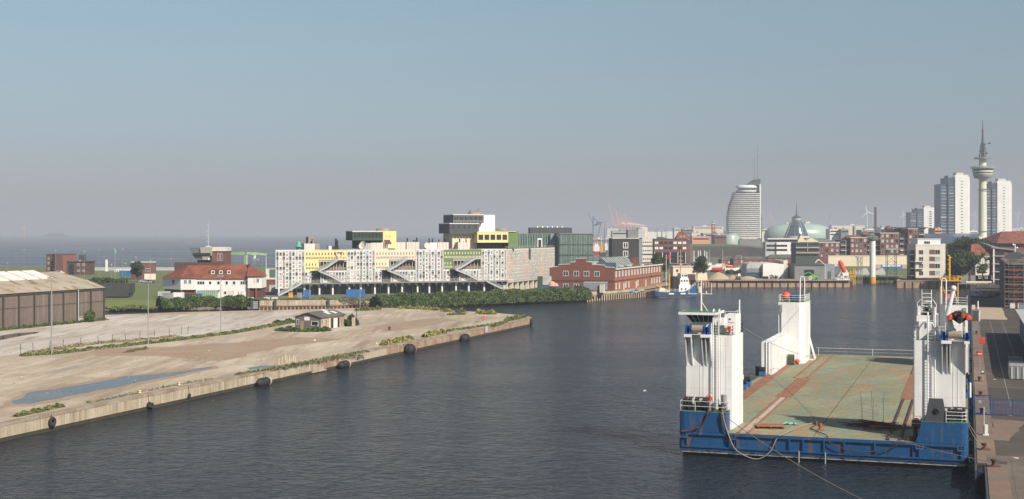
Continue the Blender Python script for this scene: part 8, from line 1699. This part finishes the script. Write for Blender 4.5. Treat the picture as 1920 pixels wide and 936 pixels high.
for k, z in enumerate((1.5, 5.5, 9.3)):
    for x in (4, 8, 12): win(sbd, x, 1.6, z, 1.4, 1.9, fm='brick_dark')
for i, (u_, v_, m_, lb_) in enumerate(((404, 11.2, 'white', 'white site cabinet at the foot of the scaffold'), (404, 13.2, 'offwhite', 'pale site box beside the white cabinet'), (400, 13.4, 'grey_blue', 'grey blue container before the scaffold'))):
    g_ = thing('site_box', lb_, 'box', (*UV(u_, v_), ZQ), -A, 'site boxes at the scaffold'); MB().box(0, 1.3 if i < 2 else 4, 0, 1.2, 0.1, 1.6).build('body', m_, g_); MB().box(-.05, 1.35 if i < 2 else 4.05, -.05, 1.25, 1.601, 1.7).build('lid', 'grey', g_)
rd = thing('red_roof_hall', 'large hall with orange tiled roof at the right edge behind the scaffold', 'hall', (XX(1872, 720), 720, Z0)); MB().box(0, 40, 2, 30, 0, 16).build('wall', 'brick_brown', rd); b_ = MB(); zr = ZZ(434, 735) - Z0; b_.add([(-1, 0, 15.2), (42, 0, 14.5), (42, 32, 16), (-1, 32, 16), (7, 14, zr), (42, 14, zr)], [(0, 1, 5, 4), (2, 3, 4, 5), (3, 0, 4)]); b_.build('roof', 'roof_red', rd)
cv = thing('cream_gable_house', 'small cream gable house peeping out at the right edge', 'house', (XX(1908, 500), 500, Z0)); MB().box(0, 8, 0, 8, 0, 12).build('wall', 'cream', cv); MB().add([(-.5, -.5, 12), (8.5, -.5, 14.5), (8.5, 8.5, 14.5), (-.5, 8.5, 12), (-.5, -.5, 11.7), (8.5, -.5, 14.2)], [(0, 1, 2, 3), (0, 4, 5, 1)]).build('roof', 'roof_grey', cv)
sl_ = thing('site_lamp', 'white double floodlight on a pole above the scaffold roof', 'lamp post', (XX(1903, 470), 470, ZQ)); MB().cyl((0, 0, 0), (0, 0, ZZ(458, 470) - 2), .2, 0, 7).build('pole', 'white', sl_); MB().ball((-.6, 0, ZZ(459, 470) - 2), .4, 0, 8, 5).ball((.7, 0, ZZ(465, 470) - 2), .4, 0, 8, 5).bar((0, 0, ZZ(463, 470) - 2), (.7, 0, ZZ(465, 470) - 2), .15).build('lamp_head', 'white', sl_)
cnp = thing('entrance_canopy', 'long thin pale canopy beam spanning the shaded road end', 'canopy', (XX(1811, 530), 530, ZQ)); MB().box(0, 10.3, 0, 1.2, 1.7, 2.3).build('beam', 'cream', cnp)
for x in (.3, 5, 9.8): MB().box(x, x + .2, .3, .5, 0, 1.69).build('post', 'grey', cnp)
bw = thing('garden_wall', 'grey concrete wall closing the end of the shaded road', 'wall', (XX(1790, 560), 560, ZQ)); MB().box(0, 17, 0, .5, 0, 3.6).build('wall', 'grey', bw); MB().box(-.1, 17.1, -.1, .6, 3.601, 3.8).build('coping', 'coping', bw)
X_, Y_ = P(1832, 557, ZQ); vn = car(X_, Y_, ZQ, R(-82), 'silver blue van parked on the shaded road behind the barge', 'car_silver', van=True)
for i, (u_, v_) in enumerate(((470, 5.8), (480, 8.4))): car(*UV(u_, v_), ZQ, R(95), ['dark car in the shade beside the scaffold', 'second dark car deeper in the shade by the scaffold'][i], 'car_dark')
# yellow access tower at the water
Y = 330; ya_ = thing('yellow_access_tower', 'yellow steel platform with tall yellow mast rising behind the right barge towers', 'tower', (XX(1780, Y), Y, 0)); g = lambda py: ZZ(py, Y); q = lambda px: (px - 1780) * Y / F; b_ = MB()
for px, dx_ in ((1763, 0), (1790, 4), (1796, 0)): b_.bar((q(px), 0, -1), (q(px), 0, g(521)), .25)
b_.bar((q(1763), 0, g(523)), (q(1772), 0, g(550)), .15); b_.bar((q(1794), 0, g(523)), (q(1783), 0, g(552)), .2); b_.bar((q(1763), 0, g(545)), (q(1796), 0, g(545)), .15); b_.build('leg', 'yellow', ya_)
b_ = MB(); b_.box(q(1762), q(1799), -1.5, 1.5, g(527), g(525.5)); railing(b_, [(q(1762), -1.5, g(525.5)), (q(1799), -1.5, g(525.5))], 1.1, .06, 3, 1.0); b_.box(q(1795), q(1805), -.4, .4, g(519.5), g(518.5)); b_.build('platform', 'yellow', ya_)
b_ = MB(); b_.cyl((0, 0, g(525)), (0, 0, g(480)), .28, 0, 8); b_.bar((-.2, 0, g(483)), (.7, 0, g(483)), .15)
for py in (479, 487, 495, 505): b_.box(-.45, .1, -.2, .2, g(py + 1), g(py - .5))
b_.build('mast', 'yellow', ya_)
# ================================================================ FAR SKYLINE
def simple(px0, px1, yt, Y, label, wall='white', roof='grey', cat='building', name='building', dep=20, rows=0, zb=ZL, group=None):
    root, W_, h_ = bld(name, label, cat, px0, px1, Y, yt, zb, dep, 0, wall, roof, group, par=max(.4, Y / 2500))
    rr_ = random.Random(int(px0)); 
    for j in range(2): x_ = rr_.uniform(.1, .7) * W_; MB().box(x_, x_ + W_ * rr_.uniform(.08, .2), 3, 8, h_, h_ + rr_.uniform(.6, 1.6) * max(1, Y / 1500)).build('roof_unit', 'grey' if j else 'offwhite', root)
    for j in range(rows):
        z = h_ - (j + 1) * 3.6; 
        if z > 1: MB().box(W_ * .05, W_ * .95, -.2, -.02, z, z + 1.4).build('window_band', 'glass', root)
    return root
sk_l = [(1300, 1356, 424.5, 2300, 'broad cream hall on the skyline left of the sail tower', 'cream', 1), (1297, 1312, 436, 1900, 'low pale hall before the broad cream hall', 'offwhite', 0), (1264, 1282, 428, 2100, 'pale stacked storage building with dark upper part', 'offwhite', 1), (1280, 1299, 429, 2000, 'dark grey block beside the broad cream hall', 'grey', 2),
        (1214, 1240, 434, 2600, 'long low white shed left on the skyline', 'white', 0), (1242, 1262, 433.5, 2700, 'long low white shed further right on the skyline', 'white', 0), (1106, 1146, 448, 2000, 'low grey harbour building behind the green glass office', 'grey', 1),
        (1138, 1160, 428, 3200, 'pale industrial block below the container cranes', 'offwhite', 0), (1148, 1180, 433, 1500, 'grey flat block directly behind the dark office', 'grey_light', 1), (1298, 1331, 443, 1450, 'terracotta low building beside the brick lighthouse', 'orange_pale', 1), (1318, 1358, 437, 1600, 'dark building behind the brick lighthouse', 'grey_blue', 1), (1340, 1362, 440, 1400, 'red and blue low buildings at the foot of the sail tower', 'brick_brown', 1),
        (1427, 1440, 429, 1900, 'cream block right of the sail tower', 'cream', 1), (1559, 1621, 422.5, 2600, 'long pale hall on the skyline right of the oval hall', 'cream', 0), (1556, 1576, 429, 1500, 'white building at the right end of the oval hall', 'white', 2), (1577, 1591, 429.5, 1490, 'dark grey block beside the white building', 'grey', 1), (1626, 1640, 428, 1700, 'white block left of the brick chimney', 'white', 1), (1643, 1660, 426, 1800, 'cream block right of the brick chimney', 'cream', 2), (1652, 1684, 426.5, 1500, 'white terraced building behind the apartments', 'white', 2), (1615, 1640, 431, 1300, 'dark blue grey roofs behind the apartments', 'grey_blue', 1),
        (1753, 1766, 428, 1250, 'pale pink building right of the lower high rise', 'orange_pale', 1), (1817, 1834, 432, 1500, 'white block between tallest high rise and telecom tower', 'white', 1), (1818, 1838, 437, 1350, 'blue grey block at the foot of the telecom tower', 'grey_blue', 1), (1896, 1925, 432, 1800, 'grey town houses at the right edge of the skyline', 'grey', 1), (1895, 1925, 428, 3000, 'distant pale block at the right edge', 'offwhite', 0), (1502, 1560, 450, 1350, 'dark museum building below the oval hall', 'brick_dark', 0)]
for px0, px1, yt, Y, lab_, m_, rw_ in sk_l: simple(px0, px1, yt, Y, lab_, m_, 'grey_light' if m_ != 'grey_light' else 'grey', rows=rw_)
for i, (px0, px1, yt, Y, lab_) in enumerate(((1585, 1622, 441, 1000, 'house with bright red roof behind the left apartments'), (1618, 1632, 434, 1250, 'small red roofed house left of the chimney'), (1664, 1675, 423, 1300, 'dark red turret roof above the apartments'), (1352, 1440, 481, 860, 'long low brick shed behind the white warehouse'), (1440, 1500, 477.5, 870, 'low brick row with grey roof before the white block'), (1375, 1400, 479, 800, 'small brick building beside the laid up boats'))):
    X0 = XX(px0, Y); W_ = (px1 - px0) * Y / F; zt = ZZ(yt, Y) - Z0; root = thing('brick_shed' if i > 2 else 'red_roof_house', lab_, 'shed' if i > 2 else 'house', (X0, Y, Z0)); eh = zt - (3.0 if i < 3 else 2.2)
    MB().box(0, W_, 0, 12, 0, eh).build('wall', 'brick', root); b_ = MB(); hip = min(3, W_ / 3); b_.add([(-.3, -.3, eh), (W_ + .3, -.3, eh), (W_ + .3, 12.3, eh), (-.3, 12.3, eh), (hip, 6, zt), (W_ - hip, 6, zt)], [(0, 1, 5, 4), (1, 2, 5), (2, 3, 4, 5), (3, 0, 4)]); b_.build('roof', 'roof_red' if i < 3 else 'roof_grey', root)
    for k in range(int(W_ / 3.5)): win(root, 1 + k * 3.5, 0, eh - 2.2, 1.1, 1.3, mull=0, fm='offwhite' if k % 3 else 'white', gm='glass_pale' if k % 2 else 'glass')
Y = 1500; lh = thing('brick_lighthouse', 'slim square brick lighthouse with green cupola left of the sail tower', 'lighthouse', (XX(1337.5, Y), Y, Z0)); g = lambda py: ZZ(py, Y) - Z0
MB().box(-1.9, 1.9, -1.9, 1.9, 0, g(420)).build('shaft', 'brick_warm', lh); MB().box(-2.4, 2.4, -2.4, 2.4, g(420) + .01, g(418.5)).build('gallery', 'offwhite', lh); MB().lathe(0, 0, [(1.6, g(418.5)), (1.6, g(416.5)), (1.2, g(415)), (.2, g(412))], 0, 10).build('cupola', 'patina', lh)
for py in (442, 434, 426): win(lh, -.6, -1.9, g(py), 1.2, 2, mull=0, gm='offwhite')
Y = 1600; cm = thing('factory_chimney', 'tall thin dark brick chimney on the skyline', 'chimney', (XX(1641.5, Y), Y, Z0)); MB().cyl((0, 0, 0), (0, 0, ZZ(390, Y) - Z0), 1.7, 0, 14, r2=1.35).build('shaft', 'brick_dark', cm); MB().cyl((0, 0, ZZ(390, Y) - Z0), (0, 0, ZZ(388.6, Y) - Z0), 1.5, 0, 14).build('rim', 'steel_dark', cm)
cm = thing('factory_chimney', 'short dark chimney between the red roofs', 'chimney', (XX(1600, 1050), 1050, Z0)); MB().cyl((0, 0, 0), (0, 0, ZZ(425, 1050) - Z0), .6, 0, 10).build('shaft', 'steel_dark', cm); MB().cyl((0, 0, ZZ(425, 1050) - Z0), (0, 0, ZZ(424.4, 1050) - Z0), .7, 0, 10).build('rim', 'black', cm)
def turbine(px, hub, Y, r, ph, label):
    root = thing('wind_turbine', label, 'wind turbine', (XX(px, Y), Y, Z0), 0, 'wind turbines on the horizon'); hz_ = ZZ(hub, Y) - Z0; R_ = r * Y / F
    MB().cyl((0, 0, 0), (0, 0, hz_), 2.6, 0, 10, r2=1.4).build('tower', 'white', root); MB().box(-2, 2, -3.5, 5, hz_ - 1.8, hz_ + 2).build('nacelle', 'white', root)
    for k in range(3):
        t = ph + k * 2.094; b_ = MB(); c_ = Vector((math.cos(t), 0, math.sin(t))); n_ = Vector((-c_.z, 0, c_.x)); p = Vector((0, -4, hz_ + .5))
        b_.add([p - n_ * 1.2 + c_ * 1, p + n_ * 1.2 + c_ * 1, p + n_ * 2.6 + c_ * R_ * .2, p + c_ * R_ + n_ * .3, p + c_ * R_ - n_ * .3, p - n_ * 1.4 + c_ * R_ * .2] + [v + Vector((0, .8, 0)) for v in (p - n_ * 1.2 + c_ * 1, p + n_ * 1.2 + c_ * 1, p + n_ * 2.6 + c_ * R_ * .2, p + c_ * R_ + n_ * .3, p + c_ * R_ - n_ * .3, p - n_ * 1.4 + c_ * R_ * .2)], [(0, 1, 2, 3, 4, 5), (11, 10, 9, 8, 7, 6)] + [(i, i + 6, (i + 1) % 6 + 6, (i + 1) % 6) for i in range(6)]); b_.build('blade', 'white', root)
turbine(1625.5, 398, 4200, 14, 1.82, 'nearest wind turbine left of the brick chimney'); turbine(1694, 402.5, 5200, 11, 1.75, 'wind turbine between chimney and lower high rise'); turbine(1827, 403, 6000, 9, 1.2, 'faint wind turbine left of the telecom tower shaft'); turbine(1907, 402, 6500, 10, .8, 'faint wind turbine at the right edge')
# container cranes far away
def stscrane(px, ytop, Y, boomup, label, s=1.0, m_='crane_pink'):
    root = thing('container_crane', label, 'crane', (XX(px, Y), Y, ZL), 0, 'container cranes far up the coast'); b_ = MB(); h_ = 46 * s
    for x in (-12, 12):
        for y in (-12, 12): b_.bar((x * s, y, 0), (x * s, y, h_ + 8), 1.8)
    for z in (16, 34, h_): b_.bar((-12 * s, -12, z), (12 * s, -12, z), 1.6); b_.bar((-12 * s, 12, z), (12 * s, 12, z), 1.6)
    b_.bar((-12 * s, -12, 16), (12 * s, -12, h_), 1.0); b_.bar((0, 0, h_ + 1), (-12 * s, 0, h_ + 22), 1.2); b_.bar((-12 * s, 0, h_), (-12 * s, 0, h_ + 22), 1.4); b_.bar((-12 * s, 0, h_ + 22), (32 * s, 0, h_ + 2), .8); b_.build('portal', m_, root)
    b_ = MB(); b_.bar((-12 * s, 0, h_ + 1), (34 * s, 0, h_ + 1), 3.0)
    top = ZZ(ytop, Y) - ZL
    if boomup: b_.bar((-12 * s, 0, h_ + 1), (-26 * s, 0, top), 2.6); b_.bar((-12 * s, 0, h_ + 22), (-22 * s, 0, top * .85), .8)
    else: b_.bar((-12 * s, 0, h_ + 1), (-64 * s, 0, h_ + 1), 2.6); b_.bar((-12 * s, 0, h_ + 22), (-50 * s, 0, h_ + 2), .8)
    b_.build('boom', m_, root); b_ = MB(); b_.box(14 * s, 24 * s, -4, 4, h_ + 3, h_ + 9); b_.build('machine_house', 'white', root)
for i, (px, yt, Y, up, lab_) in enumerate(((1157, 384, 4300, 1, 'tallest pink container crane with raised boom, leftmost upright'), (1168, 391, 4450, 1, 'second pink container crane with raised boom'), (1175, 396, 4600, 1, 'third pink container crane with raised boom'), (1162, 400, 4700, 0, 'pink container crane with boom lowered to the left'), (1181, 402, 4800, 1, 'fourth pink container crane with raised boom'), (1187, 405, 5000, 1, 'fifth small container crane with raised boom'), (1192, 407, 5200, 1, 'sixth small container crane in the haze'), (1198, 409, 5400, 0, 'rightmost container crane with lowered boom'), (1170, 398, 4520, 1, 'pink container crane half hidden between its neighbours'), (1184, 401, 4900, 1, 'hazy container crane among the rear group'))):
    stscrane(px, yt, Y, up, lab_)
stk = thing('storage_tank', 'large white storage tank on the skyline right of the container cranes', 'tank', (XX(1204, 2400), 2400, ZL)); MB().cyl((0, 0, 0), (0, 0, ZZ(427, 2400) - ZL), 10, 0, 24).build('shell', 'cream', stk); MB().lathe(0, 0, [(10, ZZ(427, 2400) - ZL), (5, ZZ(425.7, 2400) - ZL), (.5, ZZ(425.3, 2400) - ZL)], 0, 24).build('roof', 'offwhite', stk)
# shipyard crane, masts and ships in the river mouth
Y = 1900
lc = thing('luffing_crane', 'dark blue luffing crane in the shipyard behind the glass office', 'crane', (XX(1112, Y), Y, ZL)); g = lambda py: ZZ(py, Y) - ZL; q = lambda px: (px - 1112) * Y / F; b_ = MB()
b_.bar((0, 0, 0), (0, 0, g(405)), 1.6); b_.bar((0, 0, g(408)), (q(1124), 0, g(419)), .8); b_.bar((q(1113), 0, g(423)), (q(1130), 0, g(417)), 1.6); b_.bar((q(1127), 0, g(419)), (q(1120), 0, g(445)), 1.0); b_.bar((q(1113), 0, g(423)), (q(1103), 0, g(400)), .6); b_.build('jib', 'crane_blue', lc); MB().box(q(1119), q(1126), -4, 4, g(422), g(416)).build('machine_house', 'crane_blue', lc)
for i, (px, yt, Y2, m_, lab_) in enumerate(((1134, 415, 1800, 'crane_blue', 'dark mast of the ships in the river mouth'), (1153, 438, 1700, 'white', 'white mast beside the dark office roof'), (1249, 430, 1400, 'crane_blue', 'thin spire above the brown office'), (1232, 428, 1450, 'steel_dark', 'thin red and dark mast left of the trees'), (1428, 402, 1750, 'steel_dark', 'tall thin ship mast right of the sail tower'), (1873, 415, 1300, 'white', 'tiny white aerial beside the right high rise'))):
    g_ = thing('mast', lab_, 'mast', (XX(px, Y2), Y2, ZL)); h_ = ZZ(yt, Y2) - ZL; MB().cyl((0, 0, 0), (0, 0, h_), .6, 0, 6, r2=.25).build('pole', m_, g_); b_ = MB()
    for k in (.55, .7, .85): b_.bar((-2.4, 0, h_ * k), (2.4, 0, h_ * k), .25)
    b_.build('yard', m_, g_)
for i, (px, pyt, a_, Y2, lab_) in enumerate(((1449, 396, -14, 2400, 'faint pink luffing jib crane right of the sail tower'), (1556, 401, 8, 2400, 'faint thin jib crane right of the oval hall'), (1609, 414, 3, 2200, 'small dark jib crane left of the wind turbine'))):
    g_ = thing('jib_crane', lab_, 'crane', (XX(px + (6 if a_ < 0 else -6), Y2), Y2, ZL)); h0 = ZZ(424, Y2) - ZL; MB().bar((0, 0, 0), (0, 0, h0), 1.4).build('tower', 'crane_pink' if i == 0 else 'grey_blue', g_); MB().bar((0, 0, h0), (a_ * Y2 / F, 0, ZZ(pyt, Y2) - ZL), 1.0).build('jib', 'crane_pink' if i == 0 else 'grey_blue', g_)
rr = random.Random(12)
for i, (px, Y2, L_, hc, m_, lab_) in enumerate(((1113, 1500, 12, 'bright_blue', 'white', 'blue and white ship at the left of the river mouth'), (1124, 1450, 14, 'red', 'white', 'red hulled ship in the middle of the river mouth'), (1131, 1380, 9, 'steel_dark', 'yellow', 'small ship with yellow superstructure in the river mouth'), (1119, 1600, 12, 'steel_dark', 'orange_pale', 'dark ship with pale orange superstructure behind the others'), (1140, 1550, 10, 'grey', 'white', 'grey and white ship at the right of the river mouth'))):
    g_ = thing('moored_ship', lab_, 'ship', (XX(px, Y2) - L_ / 2, Y2, 0), 0, 'ships in the river mouth'); b_ = MB(); b_.add([(0, -3, 3.5), (L_ * .8, -3, 3.5), (L_, 0, 5), (L_ * .8, 3, 3.5), (0, 3, 3.5), (.5, -2, -.5), (L_ * .8, -2, -.5), (L_ * .8, 2, -.5), (.5, 2, -.5)], [(0, 5, 6, 1), (1, 6, 2), (2, 7, 3), (2, 6, 7), (3, 7, 8, 4), (0, 4, 8, 5), (0, 1, 2, 3, 4)]); b_.build('hull', hc, g_)
    MB().box(1, L_ * .5, -2.2, 2.2, 3.51, 9).box(1.6, L_ * .42, -1.8, 1.8, 9.01, 11.5).build('superstructure', m_, g_); b_ = MB(); b_.cyl((L_ * .3, 0, 11.5), (L_ * .3, 0, 21), .3, 0, 6); b_.bar((L_ * .1, 0, 17), (L_ * .5, 0, 17), .3); b_.cyl((L_ * .7, 0, 3.5), (L_ * .7, 0, 13), .3, 0, 6); b_.cyl((L_ * .7, 0, 5), (L_ * .9, 0, 14), .25, 0, 5); b_.build('mast', 'yellow' if i % 2 else 'white', g_)
# ================================================================ OUT AT SEA
Y = 7000; ls = thing('sea_lighthouse', 'hazy red and cream lighthouse standing in the sea at far left', 'lighthouse', (XX(45, Y), Y, 0)); MB().cyl((0, 0, 0), (0, 0, 34), 5.0, 0, 14, r2=3.8).build('tower', 'orange_pale', ls); MB().cyl((0, 0, 34), (0, 0, 37), 7.5, 0, 14).build('gallery', 'red', ls); MB().lathe(0, 0, [(4, 37), (4, 44), (1, 50), (.6, 66)], 0, 12).build('lantern', 'offwhite', ls); MB().cyl((0, 0, -1), (0, 0, 8), 8, 0, 14).build('foundation', 'red', ls)
Y = 8500; rr = random.Random(2); b_ = MB(); isl = thing('wooded_island', 'small dark wooded island on the left horizon', 'island', (XX(106, Y), Y, 0)); pts = []
for (cx, r_, hh) in ((-30, 34, 20), (20, 36, 19), (50, 22, 9), (-60, 18, 8)): pts += lump(rr, (cx, 0, hh * .6), r_ * .8, 260, 0, hh / r_ * .6)
leaves(b_, rr, [p for p in pts if p[2] > 0], 5); b_.build('trees', ['leaf_dark', 'leaf_a'], isl); MB().lathe(0, 0, [(95, -.5), (80, 3), (20, 4)], 0, 20, 1, .3).build('shore', 'steel_dark', isl)
Y = 12000; isl = thing('distant_spit', 'very faint low spit of land on the horizon left of the control tower', 'island', (XX(338, Y), Y, 0)); MB().lathe(0, 0, [(100, -.5), (90, 8), (30, 10)], 0, 20, 1, .3).build('shore', 'steel_dark', isl)
Y = 1150; sb_ = thing('sailing_boat', 'tiny sailing boat with white sail on the sea right of the control tower', 'sailing boat', (XX(480, Y), Y, 0)); b_ = MB(); b_.add([(-2.6, -.8, .9), (2, -.8, .9), (3.2, 0, 1.1), (2, .8, .9), (-2.6, .8, .9), (-2, 0, -.3), (2, 0, -.3)], [(0, 5, 6, 1), (1, 6, 2), (2, 6, 3), (3, 6, 5, 4), (0, 4, 5), (0, 1, 2, 3, 4)]); b_.build('hull', 'white', sb_); MB().add([(0, 0, 1.6), (-2.4, .2, 1.6), (0, 0, 8), (-1.0, .25, 4)], [(0, 1, 3), (0, 3, 2), (1, 2, 3)]).build('sail', 'white', sb_); MB().cyl((.05, 0, .9), (.05, 0, 8.4), .07).build('mast', 'steel', sb_)
Y = 900; by_ = thing('navigation_beacon', 'green beacon mast on the seafront left of the white pillar', 'beacon', (XX(216, 640), 640, ZL)); MB().cyl((0, 0, 0), (0, 0, ZZ(474, 640) - ZL), .12).build('pole', 'steel', by_); MB().lathe(0, 0, [(.7, ZZ(475, 640) - ZL), (.5, ZZ(471, 640) - ZL), (.3, ZZ(468, 640) - ZL)], 0, 9).build('lantern', 'patina', by_)
